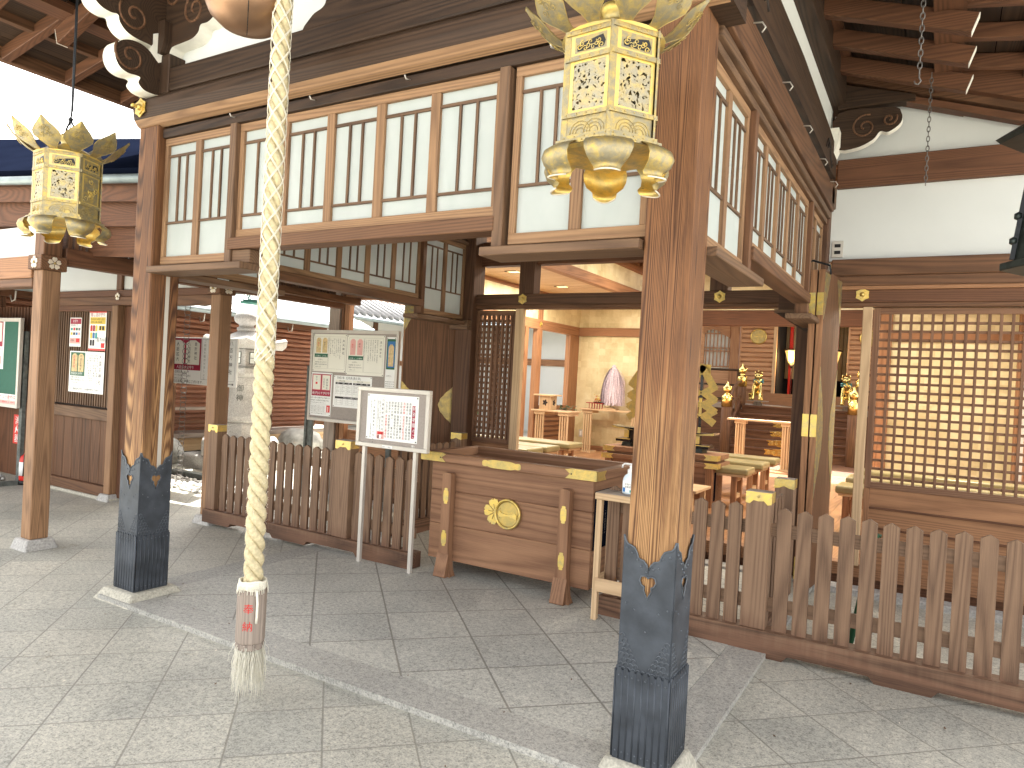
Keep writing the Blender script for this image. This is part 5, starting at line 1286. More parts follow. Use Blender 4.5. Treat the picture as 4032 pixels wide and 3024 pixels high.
def d_tab(D):
    D.ht('令和7年 厄年表(数え年)', .08, .89, .036, 'ink', squeeze=.92)
    for (u0, ti) in ((.05, '男性の厄年'), (.52, '女性の厄年')):
        D.rect(u0, .795, u0+.44, .86, 'poster_cream'); D.ht(ti, u0+.10, .81, .018, 'ink')
        D.rect(u0, .725, u0+.44, .785, 'ink')
        for k, h in enumerate(('前厄', '本厄', '後厄')): D.ht(h, u0+.04+k*.147, .74, .017, 'sign_white', lay=3)
        for r_ in range(6): D.line(u0, .725-r_*.06, u0+.44, .725-r_*.06)
        for k in range(4): D.line(u0+k*.1467, .365, u0+k*.1467, .785)
        for r_, row in enumerate((('24才', '25才', '26才'), ('平成14年', '平成13年', '平成12年'), ('41才', '42才', '43才'), ('昭和60年', '昭和59年', '昭和58年'), ('60才', '61才', '62才'))):
            for k, s_ in enumerate(row): D.ht(s_, u0+.02+k*.147, .682-r_*.062, .0125, 'ink_grey')
    D.rect(.05, .27, .96, .335, 'ink'); D.ht('方位による八方塞がりの年齢', .28, .285, .0165, 'sign_white', lay=3)
    for r_ in range(4): D.line(.05, .27-r_*.065, .96, .27-r_*.065)
    for k in range(7): D.line(.05+k*.1517, .075, .05+k*.1517, .27)
    for r_ in range(3):
        for k in range(6): D.ht(str(14+9*k+r_*3)+'才', .075+k*.152, .225-r_*.065, .0125, 'ink_grey')
poster('poster', 'white table of unlucky years with black bars, lower centre of the rear board', -5.955, -5.38, 1.075, 1.435, yb, 'sign_white', d_tab, grp())
def d_grn(D):
    D.rect(.05, .47, .95, .97, 'poster_green'); D.rect(.16, .50, .9, .93, 'blue', 2); D.charm(.25, .52, .8, .88, 'poster_tan', 3); D.ht('(お守り)', .1, .35, .02, 'ink')
    for k in range(6): D.ht('■金運を目指す方に授与', .08, .26-k*.035, .012, 'ink')
poster('poster', 'green and blue charm poster half hidden by the left folded door', -5.195, -5.06, 1.22, 1.885, yb, 'sign_white', d_grn, grp())
# ============================================================ HALL CONTENTS
def bench(label, x0, x1, y0, y1, first=None):
    t = thing('bench', label, 'bench', ((x0+x1)/2, (y0+y1)/2, FZ), 'cushioned wooden benches in the hall')
    q = MB(); q.box(x0, x1, y0, y1, .545, .622, 'cushion', 0); q.build('cushion', t, bevel=.022, seg=3)
    q = MB(); q.box(x0+.03, x1-.03, y0+.03, y1-.03, .52, .544, 'wood_light', 0); q.build('seat_board', t)
    xs = [x0+.10, x1-.16] if x1-x0 < 2.2 else [x0+.10, (x0+x1)/2, x1-.16]
    for x in xs:
        for y in (y0+.06, y1-.06):
            q = MB(); q.box(x-.03, x+.03, y-.03, y+.03, FZ, .5195, 'wood_hall', 2); q.build('leg', t, bevel=.003)
        q = MB(); q.box(x-.02, x+.02, y0+.09, y1-.09, .26, .31, 'wood_light', 1); q.box(x-.02, x+.02, y0+.09, y1-.09, .46, .519, 'wood_light', 1); q.build('stretcher', t)
    return t
bench('front bench right of the altar desk, nearest the gilt capped fence post', -3.4, -1.80, 8.33, 8.72)
bench('middle bench of the three right of the altar desk', -3.6, -1.80, 9.14, 9.59)
bench('rear bench of the three right of the altar desk, before the stairs', -3.8, -1.80, 9.93, 10.30)
bench('long bench with shiny cushion in the left aisle, nearest the side tables', -6.2, -4.45, 9.15, 9.60)
bench('bench in the left aisle just behind the door edge', -6.2, -4.42, 8.40, 8.80)
bench('front bench of the left aisle right behind the small lattice', -6.2, -4.42, 7.90, 8.32)
for k, (y0, lb) in enumerate(((7.75, 'front bench behind the large right lattice'), (8.7, 'second bench behind the large right lattice'), (9.65, 'third bench behind the large right lattice'))):
    bench(lb, -.83, .95, y0, y0+.42)
# altar desk (second offering chest) with stand and golden zigzag papers
t = thing('altar_desk', 'tiered wooden altar desk with gilt corners behind the big post', 'desk', (-2.8, 8.45, FZ))
dx0, dx1, dy0, dy1 = -3.53, -2.10, 8.17, 8.72
q = MB(); q.box(dx0+.06, dx1-.06, dy0+.06, dy1-.06, FZ, .60, 'wood_box', 0); q.build('body', t, bevel=.004)
for z0, z1, e in ((.60, .66, 0), (.661, .69, .05), (.6905, .75, .01)):
    q = MB(); q.box(dx0+e, dx1-e, dy0+e, dy1-e, z0, z1, 'wood_box', 0); o = q.build('tier', t, bevel=.004)
    if e < .04:
        q = MB()
        for xa, d in ((dx0+e-.002, 1), (dx1-e+.002, -1)):
            q.prism([(0, z0), (d*.16, z0), (d*.13, (z0+z1)/2), (d*.16, z1), (0, z1)], (xa, dy0+e-.003, 0), X3, Z3, (0, .0025, 0), 'gold_bright')
        q.box(dx1-e+.0005, dx1-e+.003, dy0+e, dy0+e+.12, z0, z1, 'gold_bright'); q.build('gilt_corner', o)
for x in (dx0+.08, dx1-.10):
    q = MB(); q.box(x-.04, x+.04, dy0+.02, dy0+.055, FZ, .60, 'wood_hall', 2); q.build('leg', t)
q = MB(); q.box(dx1-.0595, dx1-.057, dy0+.10, dy0+.18, .22, .55, 'roof_navy'); q.build('name_plaque', t)
t = thing('gohei_stand', 'black lacquer stand with gilt edges and two golden zigzag paper streamers', 'altar stand', (-2.84, 8.45, .75))
def lac(q, x0, x1, z0, z1, y0=8.36, y1=8.54): q.box(x0, x1, y0, y1, z0, z1, 'lacquer', 0)
q = MB(); lac(q, -3.28, -2.40, .80, .955); lac(q, -3.22, -2.46, .78, .80, 8.34, 8.56); q.build('body', t, bevel=.003)
q = MB()
for s_ in (1, -1):
    cx = -2.84+s_*.49
    q.prism([(-.14*s_, .955), (.14*s_, .968), (.15*s_, 1.0), (.05*s_, .985), (-.14*s_, .985)], (cx, 8.33, 0), X3, Z3, (0, .24, 0), 'lacquer')
    q.prism([(-.10*s_, .805), (.09*s_, .805), (.09*s_, .845), (-.10*s_, .845)], (cx, 8.33, 0), X3, Z3, (0, .24, 0), 'lacquer')
    q.prism([(-.07*s_, .75), (.07*s_, .75), (.055*s_, .80), (-.05*s_, .80)], (cx-.05*s_, 8.35, 0), X3, Z3, (0, .2, 0), 'bronze')
q.build('wing', t, bevel=.003)
q = MB()
for s_ in (1, -1):
    cx = -2.84+s_*.49
    q.prism([(-.14*s_, .955), (.14*s_, .968), (.15*s_, 1.0), (.14*s_, .995), (.12*s_, .985), (-.14*s_, .975)][:4], (cx, 8.327, 0), X3, Z3, (0, .0025, 0), 'gold_bright')
    q.box(cx-.10, cx+.10, 8.327, 8.3295, .835, .846, 'gold_bright'); q.box(cx-.03-.05*s_, cx+.03-.05*s_, 8.327, 8.3295, .86, .95, 'gold_bright')
q.lathe([(.042, 0), (.042, .006), (.034, .009), (.001, .008)], (-2.52, 8.358, .875), 'gold_bright', 20, (0, -1, 0)); q.lathe([(.042, 0), (.042, .006), (.034, .009), (.001, .008)], (-3.15, 8.358, .875), 'gold_bright', 20, (0, -1, 0))
q.build('gilt_edge', t)
for xc in (-2.41, -3.13):
    q = MB(); q.box(xc-.016, xc+.016, 8.43, 8.46, .97, 1.80, 'lacquer', 2); q.build('pole', t)
    q = MB()
    for z0, z1 in ((.97, 1.05), (1.18, 1.40), (1.72, 1.80)): q.box(xc-.0175, xc+.0175, 8.4275, 8.4298, z0, z1, 'gold_bright')
    q.box(xc-.09, xc+.09, 8.465, 8.467, 1.64, 1.80, 'gold_bright')
    for s_ in (1, -1):
        vts = [(0.0, 1.76), (.15, 1.53), (.045, 1.46), (.16, 1.385), (.05, 1.32), (.165, 1.25), (.06, 1.185), (.155, 1.12)]
        for k in range(7):
            a, b = vts[k], vts[k+1]; y = 8.424-.0025*k; w_ = .085
            pa, pb = Vector((xc+s_*a[0], y, a[1])), Vector((xc+s_*b[0], y, b[1])); dv = (pb-pa).normalized(); pn = Vector((-dv.z, 0, dv.x))*w_*.5
            q.prism([(0, 0), (1, 0), (1, 1), (0, 1)], pa-pn-dv*.03, pb-pa+dv*.06, pn*2, (0, .0012, 0), 'gold_box')
    q.build('paper_streamer', t)
t = thing('small_table', 'low slatted wooden table in front of the altar desk', 'table', (-2.5, 7.6, FZ))
q = MB(); q.box(-3.0, -2.08, 7.30, 7.86, .42, .45, 'wood_light', 0); q.build('table_top', t, bevel=.003)
for x in (-2.95, -2.15):
    for y in (7.36, 7.8): q = MB(); q.box(x-.025, x+.025, y-.025, y+.025, FZ, .4195, 'wood_light', 2); q.build('leg', t)
q = MB(); [q.box(-2.93+.06*k, -2.90+.06*k, 7.35, 7.38, FZ+.05, .4195, 'wood_light', 2) for k in range(12)]; q.build('slats', t)
# side tables with slatted legs
def an(label, x0, x1, y0, y1, zt):
    t = thing('side_table', label, 'table', ((x0+x1)/2, (y0+y1)/2, FZ), 'pale slatted offering tables')
    q = MB(); q.box(x0, x1, y0, y1, zt-.028, zt, 'wood_light', 0); q.build('table_top', t, bevel=.003)
    for xc in (x0+.16, x1-.14):
        q = MB(); q.box(xc-.11, xc+.11, y0+.03, y1-.03, zt-.085, zt-.029, 'wood_light', 1); q.box(xc-.10, xc+.10, y0+.03, y1-.03, FZ, FZ+.03, 'wood_light', 1)
        for yy in (y0+.05,):
            for k in range(4): q.box(xc-.085+.048*k, xc-.060+.048*k, yy, yy+.03, FZ+.03, zt-.085, 'wood_light', 2)
        q.build('slatted_leg', t)
an('pale wooden table before the gold wall holding the white paper wand', -6.02, -4.72, 12.72, 13.08, 1.01)
an('pale wooden table at the left wall holding the wooden box and leaves', -6.16, -5.30, 11.15, 11.55, 1.03) if False else None
t = an('pale wooden table by the left window holding the wooden box and leaves', -6.34, -5.55, 11.35, 11.80, .98)
t = thing('offering_stand', 'wooden box stand with flower shaped holes on the left side table', 'box', (-6.08, 11.55, .98))
q = MB(); q.box(-6.22, -5.98, 11.43, 11.66, .981, 1.23, 'wood_light', 2); o = q.build('body', t, bevel=.003)
q = MB(); q.box(-6.32, -5.90, 11.38, 11.71, 1.2305, 1.258, 'wood_light', 0); q.build('top_board', t, bevel=.004)
q = MB()
for c, U, W_ in (((-6.10, 11.4295, 1.11), X3, (0, -.001, 0)), ((-5.9795, 11.55, 1.11), Y3, (.001, 0, 0))):
    q.prism([((.044+.012*math.cos(5*a))*math.cos(a), (.050+.012*math.cos(5*a))*math.sin(a)) for a in [i*math.pi/12 for i in range(24)]], c, U, Z3, W_, 'wood_black')
q.build('flower_hole', o)
t = thing('leaf_bundle', 'dark green leaves lying on the left side table', 'leaves', (-5.72, 11.55, .98))
q = MB()
for i in range(60):
    c = Vector((random.uniform(-5.86, -5.58), random.uniform(11.42, 11.7), random.uniform(.99, 1.06))); a = random.uniform(0, 6.28); d = Vector((math.cos(a), math.sin(a), random.uniform(-.2, .6))); s_ = Z3.cross(d).normalized(); ln = random.uniform(.05, .09)
    q.add([c, c+d*ln*.5+s_*.016+Z3*.006, c+d*ln, c+d*ln*.5-s_*.016+Z3*.006], [(0, 1, 2, 3)], 'leaf')
q.build('leaves', t)
# paper wand (haraigushi)
t = thing('paper_wand', 'wand dense with pale paper streamers on a wooden foot before the gold wall', 'ritual wand', (-5.45, 12.90, 1.01))
q = MB(); q.box(-5.60, -5.31, 12.80, 13.0, 1.0105, 1.04, 'wood_light', 0); q.box(-5.53, -5.38, 12.84, 12.96, 1.0405, 1.06, 'wood_light', 0); q.build('foot', t)
q = MB(); q.tube([(-5.45, 12.9, 1.06), (-5.43, 12.9, 1.86)], .012, 'wood_light', 6); q.build('stick', t)
q = MB(); q.ball((-5.41, 12.9, 1.84), .045, 'fluff', 10)
for i in range(520):
    a = random.uniform(0, 6.28); rr = random.uniform(.3, 1); top = 1.84-.10*random.random()*rr; p = Vector((-5.41+.04*math.cos(a), 12.9+.03*math.sin(a), top)); pts = [p]; out = Vector((math.cos(a), math.sin(a)*.7, 0)); R_ = .25*rr**.5; zb = 1.09+.42*random.random()**2.2; n_ = 7
    for k in range(1, n_+1):
        t_ = k/n_; pts.append(Vector((-5.41, 12.9, 0))+out*(.04+(R_-.04)*(1-(1-t_)**2.2))+Z3*(top+(zb-top)*t_**1.15)+Vector((random.uniform(-.008, .008), random.uniform(-.008, .008), 0)))
    wv = Z3.cross(out)*.008
    for k in range(n_): q.add([pts[k]-wv, pts[k]+wv, pts[k+1]+wv, pts[k+1]-wv], [(0, 1, 2, 3)], 'fluff')
q.build('streamers', t)
t = thing('red_stand', 'tiny red lacquer table with a golden ornament beside the paper wand', 'altar stand', (-5.72, 12.86, 1.01))
q = MB(); q.box(-5.91, -5.55, 12.78, 12.95, 1.115, 1.13, 'lacquer_red', 0); [q.box(-5.85+k*.055-(0 if k < 3 else -.0), -5.84+k*.055, 12.79, 12.80, 1.0105, 1.114, 'lacquer_red', 2) for k in range(6)]; [q.box(-5.85+k*.055, -5.84+k*.055, 12.93, 12.94, 1.0105, 1.114, 'lacquer_red', 2) for k in range(6)]; q.build('table', t)
q = MB(); q.box(-5.77, -5.62, 12.82, 12.92, 1.1305, 1.15, 'lacquer', 0)
for i in range(40): q.ball((-5.70+random.gauss(0, .035), 12.87+random.gauss(0, .02), 1.19+random.gauss(0, .03)), random.uniform(.008, .018), 'mirror_gold' if i % 4 else 'red', 6)
q.build('ornament', t)
q = MB(); q.box(-5.165, -5.015, YB-.022, YB-.001, 1.53, 1.70, 'alu'); q.box(-5.145, -5.035, YB-.025, YB-.0225, 1.55, 1.68, 'wood_grey'); q.box(-5.115, -5.065, YB-.0275, YB-.0255, 1.57, 1.66, 'sign_white'); tag(q.build('picture_frame'), 'small grey picture frame on the gold wall behind the paper wand', 'picture frame')
# rail stand and gilt cloud ornaments before the stairs
t = thing('rail_stand', 'pale wooden rail on two fluted legs before the sanctuary stairs', 'rail', (-2.7, 13.2, FZ))
q = MB(); q.box(-3.25, -2.13, 13.1, 13.32, .985, 1.015, 'wood_light', 0); q.build('top_rail', t)
for x in (-3.02, -2.22):
    q = MB(); q.box(x-.10, x+.10, 13.13, 13.29, .93, .984, 'wood_light', 1); q.box(x-.10, x+.10, 13.13, 13.29, FZ, FZ+.03, 'wood_light', 0); [q.box(x-.08+.042*k, x-.06+.042*k, 13.14, 13.17, FZ+.03, .93, 'wood_light', 2) for k in range(4)]; q.box(x-.08, x+.08, 13.2, 13.22, FZ+.03, .93, 'wood_light', 2); q.build('fluted_leg', t)
for k in range(4):
    z = .94-.165*k; x = -2.42-.045*k; y = 13.42
    t = thing('cloud_ornament', ('topmost', 'second', 'third', 'lowest')[k]+' of the gilt cloud ornaments beside the fluted rail leg', 'ornament', (x, y, z-.06), 'gilt cloud ornaments before the stairs')
    q = MB(); pts = []
    for i in range(36):
        a = 2*math.pi*i/36; r_ = 1+.18*math.cos(5*a)+.10*math.cos(9*a+k); pts.append((.22*r_*math.cos(a)*.9, .058*r_*math.sin(a)))
    q.prism(pts, (x+.12, y, z), X3, Z3, (0, -.03, 0), 'mirror_gold')
    q.build('cloud', t, bevel=.008, seg=2)
    q = MB()
    for s_ in (-.14, -.04, .08, .18): q.tube(spiral((x+.12+s_*.8, y-.034, z), .032, 1.5, X3, Z3, 16, k+s_*9), .006, 'gold_dull', 4)
    q.build('relief', t)
for x in (-3.62, -1.72):
    lb = 'golden guardian lion dog with blue mane beside the %s lantern' % ('lit' if x < -3 else 'right') if x < -3 else 'golden guardian lion dog peeping out at the right newel finial'
    t = thing('guardian_lion', lb, 'statue', (x, 17.3, 1.29), 'gilt guardian lion dogs')
    q = MB(); sx = 1 if x < -3 else -1; yb_ = 17.3
    def B(dx, dy, z, r_, m_='mirror_gold', sq=(1, 1, 1)): q.ball((x+sx*dx, yb_+dy, 1.31+z), r_, m_, 12, sq)
    B(-.06, .10, .22, .12, sq=(.9, 1.1, 1.0)); B(-.02, .02, .34, .11, sq=(.95, .9, 1.2)); B(0, -.04, .44, .10); B(.02, -.10, .58, .095, sq=(1.05, .95, .9)); B(.025, -.17, .55, .055)
    for s_ in (-1, 1):
        q.tube([(x+sx*(s_*.07), yb_-.06, 1.31+.38), (x+sx*(s_*.08), yb_-.11, 1.31+.2), (x+sx*(s_*.075), yb_-.13, 1.31+.05), (x+sx*(s_*.08), yb_-.16, 1.31+.02)], .036, 'mirror_gold', 8)
        q.tube([(x+sx*(-.06+s_*.10), yb_+.14, 1.31+.16), (x+sx*(-.05+s_*.12), yb_+.02, 1.31+.14), (x+sx*(-.04+s_*.12), yb_+.06, 1.31+.03), (x+sx*(-.03+s_*.12), yb_-.03, 1.31+.02)], .045, 'mirror_gold', 8)
        B(.02+s_*.075, -.08, .655, .03, sq=(.6, .6, 1.3))
    q.tube([(x-sx*.10, yb_+.2, 1.31+.12), (x-sx*.14, yb_+.26, 1.31+.3), (x-sx*.08, yb_+.22, 1.31+.42)], .04, 'mirror_gold', 8); q.tube([(x+sx*.02, yb_-.09, 1.31+.64), (x+sx*.02, yb_-.10, 1.31+.74)], .018, 'mirror_gold', 6, taper=.3)
    bo_ = q.build('body', t, remesh=.014)
    q = MB()
    for i in range(26):
        a = i*.5; q.ball((x+sx*.015+.10*math.cos(a), yb_-.05+.07*math.sin(a), 1.31+.46+.03*math.sin(i*1.7)), .022, 'cloisonne', 6)
    q.build('mane', bo_)
    q = MB()
    for s_ in (-1, 1): q.ball((x+sx*.02+s_*.035, yb_-.185, 1.31+.60), .014, 'ink_black', 6)
    q.tube([(x+sx*.02-.05, yb_-.205, 1.31+.545), (x+sx*.02, yb_-.228, 1.31+.53), (x+sx*.02+.05, yb_-.205, 1.31+.545)], .007, 'ink_black', 5); q.build('face', bo_)
    t2 = thing('pedestal', 'small grey table under the %s guardian lion dog' % ('left' if x < -3 else 'right'), 'pedestal', (x, 17.3, 1.2), 'pedestals under the lion dogs')
    q = MB(); q.box(x-.19, x+.22, 17.12, 17.50, 1.29, 1.312, 'wood_grey', 0); q.box(x-.06, x+.10, 17.2, 17.4, 1.2, 1.2895, 'wood_grey', 2); q.build('table', t2)
def slamp(x, lb):
    t = thing('paper_lantern', lb, 'lantern', (x, 18.4, 1.6), 'lit lanterns in the doorway')
    q = MB(); q.lathe([(.05, 2.24), (.09, 2.30), (.17, 2.58)], (x, 18.75, 0), 'lamp_glow', 6, smooth=False); q.build('shade', t)
    q = MB(); q.lathe([(.19, 2.58), (.20, 2.60), (.12, 2.63)], (x, 18.75, 0), 'wood_black', 6, smooth=False); q.lathe([(.03, 2.16), (.06, 2.24)], (x, 18.75, 0), 'wood_black', 6)
    for k in range(6): a = math.pi/3*k; q.bar((x+.052*math.cos(a), 18.75+.052*math.sin(a), 2.24), (x+.172*math.cos(a), 18.75+.172*math.sin(a), 2.58), .012, .012, 'wood_black')
    q.tube([(x, 18.75, 1.5), (x, 18.75, 2.17)], .012, 'wood_black', 6); q.build('stand', t)
    ld = bpy.data.lights.new('lantern_light', 'POINT'); lo = bpy.data.objects.new('lantern_light', ld); COL.objects.link(lo); ld.energy = 6; ld.color = (1, .65, .3); ld.shadow_soft_size = .05; lo.parent = t; lo.location = Vector((x, 18.6, 2.4))-ABS[t.name]
slamp(-3.15, 'lit paper lantern with dark ribs in the sanctuary doorway, beside the lion dog')
slamp(-2.20, 'lit lantern in the sanctuary doorway behind the folded right door')

# ============================================================ COVERED GALLERY (left)
gal = thing('covered_gallery', 'covered gallery with slatted screens, navy roof and silver flower fittings on the left', 'gallery', (-7.5, 3.7, -.05))
def gp(name, fn, bevel=.005, parent=None): q = MB(); fn(q); return q.build(name, parent or gal, bevel=bevel)
def gbox(name, *a, ax=None, bevel=.005, parent=None): q = MB(); q.box(*a, ax); return q.build(name, parent or gal, bevel=bevel)
def blossom(q, c, n, r=.05):
    n = Vector(n); U = Z3.cross(n).normalized(); c = Vector(c)
    for k in range(5):
        a = math.pi/2+2*math.pi*k/5; pts = [(.15*r*math.cos(a), .15*r*math.sin(a))]
        for i in range(9):
            t = -1+i/4; b = a+t*.56; rr = r*(1-.32*abs(t)**2.5)-(r*.12 if t == 0 else 0); pts.append((rr*math.cos(b), rr*math.sin(b)))
        q.prism(pts, c, U, Z3, n*.006, 'pale_petal')
    q.lathe([(r*.2, .006), (r*.2, .012), (.001, .014)], c, 'gold_dull', 8, n)
def gpost(x0, x1, y0, y1, zb=.03, zt=2.16, cap=True, name='gallery_post'):
    o = gbox(name, x0, x1, y0, y1, zb, zt, 'wood_gpost', ax=2, bevel=.006)
    xc, yc, h = (x0+x1)/2, (y0+y1)/2, (x1-x0)/2
    q = MB(); e = h+.055; b = h+.03
    q.add([(xc-e, yc-e, -.06), (xc+e, yc-e, -.06), (xc+e, yc+e, -.06), (xc-e, yc+e, -.06), (xc-b, yc-b, zb), (xc+b, yc-b, zb), (xc+b, yc+b, zb), (xc-b, yc+b, zb)], [(0, 3, 2, 1), (4, 5, 6, 7), (0, 1, 5, 4), (1, 2, 6, 5), (2, 3, 7, 6), (3, 0, 4, 7)], 'stone')
    q.build('stone_base', o, bevel=.008)
    if cap:
        q = MB(); blossom(q, (xc, y0-.028, 2.215), (0, -1, 0)); q.build('flower_fitting', o)
        q = MB(); blossom(q, (x1+.028, yc, 2.215), (1, 0, 0)); q.build('flower_fitting', o)
gpost(-6.20, -6.06, 2.90, 3.04); gpost(-6.075, -5.935, 4.42, 4.56)
gbox('cap_block', -6.235, -6.035, 2.872, 3.07, 2.161, 2.275, 'wood_beam', ax=0); gbox('cap_block', -6.10, -5.915, 4.392, 4.58, 2.161, 2.275, 'wood_beam', ax=0)
gbox('beam', -12.5, -6.236, 2.90, 3.04, 2.10, 2.275, 'wood_hall', ax=0); gbox('beam', -12.5, -6.236, 2.91, 3.03, 2.03, 2.0995, 'wood_beam', ax=0)
gbox('wall_plaster', -12.5, -6.2, 2.95, 3.0, 2.276, 2.53, 'plaster', bevel=0)
gbox('upper_post', -6.20, -6.06, 2.90, 3.04, 2.276, 2.56, 'wood_beam', ax=2)
gbox('beam', -9.3, -5.95, 4.43, 4.55, 2.065, 2.16, 'wood_beam', ax=0); gbox('beam', -9.3, -6.1005, 4.44, 4.54, 2.1605, 2.235, 'wood_hall_dark', ax=0)
gbox('wall_plaster', -9.3, -5.95, 4.47, 4.52, 2.236, 2.62, 'plaster', bevel=0)
for x in (-7.72, -9.15): gbox('upper_post', x, x+.10, 4.44, 4.55, 2.236, 2.62, 'wood_beam', ax=2)
# beam and slatted frieze running back along Y
gbox('beam', -6.17, -6.06, 3.071, 6.2, 2.22, 2.36, 'wood_hall_dark', ax=1); gbox('beam', -6.17, -6.06, 3.04, 6.2, 2.52, 2.62, 'wood_hall_dark', ax=1)
gp('frieze_slats', lambda q: [q.box(-6.13, -6.095, 3.10+.052*k, 3.13+.052*k, 2.361, 2.519, 'wood_beam', 2) for k in range(58)], .001)
gbox('beam', -6.09, -5.98, 4.561, 6.4, 2.28, 2.36, 'wood_beam', ax=1)
# lattice wall with slats above boards
gpost(-7.71, -7.60, 4.40, 4.52, .02, 2.064, False)
q = MB(); blossom(q, (-7.655, 4.425, 2.16), (0, -1, 0), .042); q.build('flower_fitting', gal)
gbox('wall_post', -7.59, -7.42, 4.47, 4.60, -.02, 2.06, 'wood_hall_dark', ax=2); gbox('wall_post', -9.14, -9.02, 4.40, 4.52, -.02, 2.06, 'wood_hall_dark', ax=2)
gp('slatted_screen', lambda q: ([q.box(-9.0+.048*k, -8.975+.048*k, 4.44, 4.475, .945, 2.05, 'wood_mullion', 2) for k in range(27)], q.box(-9.02, -7.72, 4.50, 4.51, .92, 2.06, 'wood_black', 2)), .0015)
gbox('rail', -9.02, -7.711, 4.42, 4.50, 2.0, 2.0645, 'wood_hall_dark', ax=0)
gbox('rail', -9.02, -7.711, 4.41, 4.52, .80, .925, 'wood_mullion', ax=0)
gp('board_wall', lambda q: [q.box(-9.018+.1865*k, -8.836+.1865*k, 4.45, 4.48, .095, .799, 'wood_beam', 2) for k in range(7)], .003)
gbox('rail', -9.02, -7.711, 4.40, 4.52, -.02, .094, 'wood_beam', ax=0)
gbox('plinth', -9.2, -7.55, 4.38, 4.6, -.08, -.0205, 'stone_tan', bevel=.006)
gp('slatted_screen', lambda q: ([q.box(-12.5+.075*k, -12.45+.075*k, 4.46, 4.50, .92, 2.06, 'wood_hall_dark', 2) for k in range(45)]), .0015)
gbox('board_wall', -12.5, -9.15, 4.46, 4.50, -.02, .919, 'wood_hall_dark', ax=2)
gbox('board_wall', -7.55, -7.50, 4.6, 8.2, -.02, 2.2, 'wood_hall_dark', ax=1) if False else None
# gallery roof: navy slope, gutter, fascia boards
E0 = P(-500, 712, 1, 2.70); E1 = P(820, 685, 1, 3.32)  # right end lengthened out of view to keep sun off the paving
def strip(q, a0, a1, b0, b1, th, mt, ax=0):
    a0, a1, b0, b1 = map(Vector, (a0, a1, b0, b1)); n = (a1-a0).cross(b0-a0).normalized()*th
    v = [a0, a1, b1, b0]; vs = v+[p_+n for p_ in v]; q.add(vs, [(0, 1, 2, 3), (4, 7, 6, 5), (0, 4, 5, 1), (1, 5, 6, 2), (2, 6, 7, 3), (3, 7, 4, 0)], mt, ax)
T0 = P(-500, 568, 1, 4.05); T1 = P(820, 568, 1, 4.62)
gp('roof', lambda q: strip(q, E0, E1, T0, T1, .06, 'roof_navy'), 0)
back = Vector((0, 2.2, -.5)); gp('roof', lambda q: strip(q, T0, T1, T0+back, T1+back, .06, 'roof_navy'), 0)
dn = lambda p_, z, y=0: Vector((p_.x, p_.y+y, p_.z-z))
gp('gutter', lambda q: q.tube([dn(E0, .035, -.03), dn(E1, .03, -.03)], .036, 'gutter', 10, ax=0), 0)
gp('fascia', lambda q: strip(q, dn(E0, .07, .03), dn(E1, .065, .03), dn(E0, .20, .03), dn(E1, .19, .03), .03, 'wood_hall_dark'), 0)
gp('fascia', lambda q: strip(q, dn(E0, .16, .10), dn(E1, .15, .10), dn(E0, .42, .10), dn(E1, .36, .10), .03, 'wood_hall_dark'), 0)
gp('fascia', lambda q: strip(q, dn(E0, .36, .16), dn(E1, .30, .16), dn(E0, .64, .16), dn(E1, .60, .16), .03, 'wood_hall_dark'), 0)
gp('soffit', lambda q: strip(q, dn(E0, .07, .05), dn(E1, .065, .05), dn(E0, -.10, 1.6), dn(E1, -.10, 1.6), .02, 'wood_hall_dark'), 0)

def lean(q):
    q.box(-6.9, -4.62, 3.75, 6.30, 2.78, 2.82, 'wood_hall_dark', 0)
    for k in range(8): q.box(-6.85, -4.66, 3.85+.34*k, 3.91+.34*k, 2.70, 2.779, 'wood_beam', 0)
gp('link_roof', lean, 0)
# ---- posters on the slatted wall, green board, extinguisher
gy = 4.436
def d_p1(D):
    D.rect(.04, .78, .96, .97, 'crimson'); D.ht('お守り', .25, .84, .036, 'sign_white', lay=3)
    for r_, cs in ((.56, ('teal', 'ink_red', 'poster_green', 'ink_grey')), (.40, ('poster_yellow', 'ink', 'blue', 'poster_pink'))):
        for k, c_ in enumerate(cs): D.rect(.08+k*.22, r_, .25+k*.22, r_+.09, c_)
    D.ht('授与所にて', .1, .70, .028, 'ink'); D.rect(.05, .10, .95, .30, 'poster_pink'); D.rect(.58, .15, .88, .28, 'ink_red', 2); D.ht('初穂料', .1, .18, .028, 'ink', lay=4)
poster('poster', 'narrow white poster with crimson head on the slatted wall, left of the charm poster', -8.597, -8.358, 1.60, 1.93, gy, 'sign_white', d_p1, 'posters tied to the slatted wall', False)
def d_p2(D):
    D.rect(0, .94, 1, 1, 'red'); D.rect(0, 0, 1, .05, 'red'); D.ht('推し活お守り', .06, .85, .050, 'crimson', squeeze=.95); D.rect(.05, .66, .95, .83, 'poster_yellow')
    D.ht('好きな色でお授けします', .08, .76, .024, 'ink', lay=3); D.ht('あなたの推しを応援', .08, .69, .024, 'ink', lay=3)
    for k, c_ in enumerate(('ink_red', 'crimson', 'poster_yellow')): D.charm(.08+k*.15, .48, .20+k*.15, .63, c_)
    for k, c_ in enumerate(('poster_yellow', 'blue', 'teal')): D.charm(.08+k*.15, .30, .20+k*.15, .45, c_)
    for k in range(2): D.charm(.08+k*.15, .12, .20+k*.15, .27, 'ink')
    D.rect(.56, .50, .95, .62, 'poster_yellow'); D.charm(.62, .51, .72, .61, 'ink', 3); D.charm(.78, .51, .88, .61, 'ink', 3)
    D.ht('各700円', .46, .22, .062, 'ink'); D.rect(.74, .07, .95, .19, 'ink_red', 2)
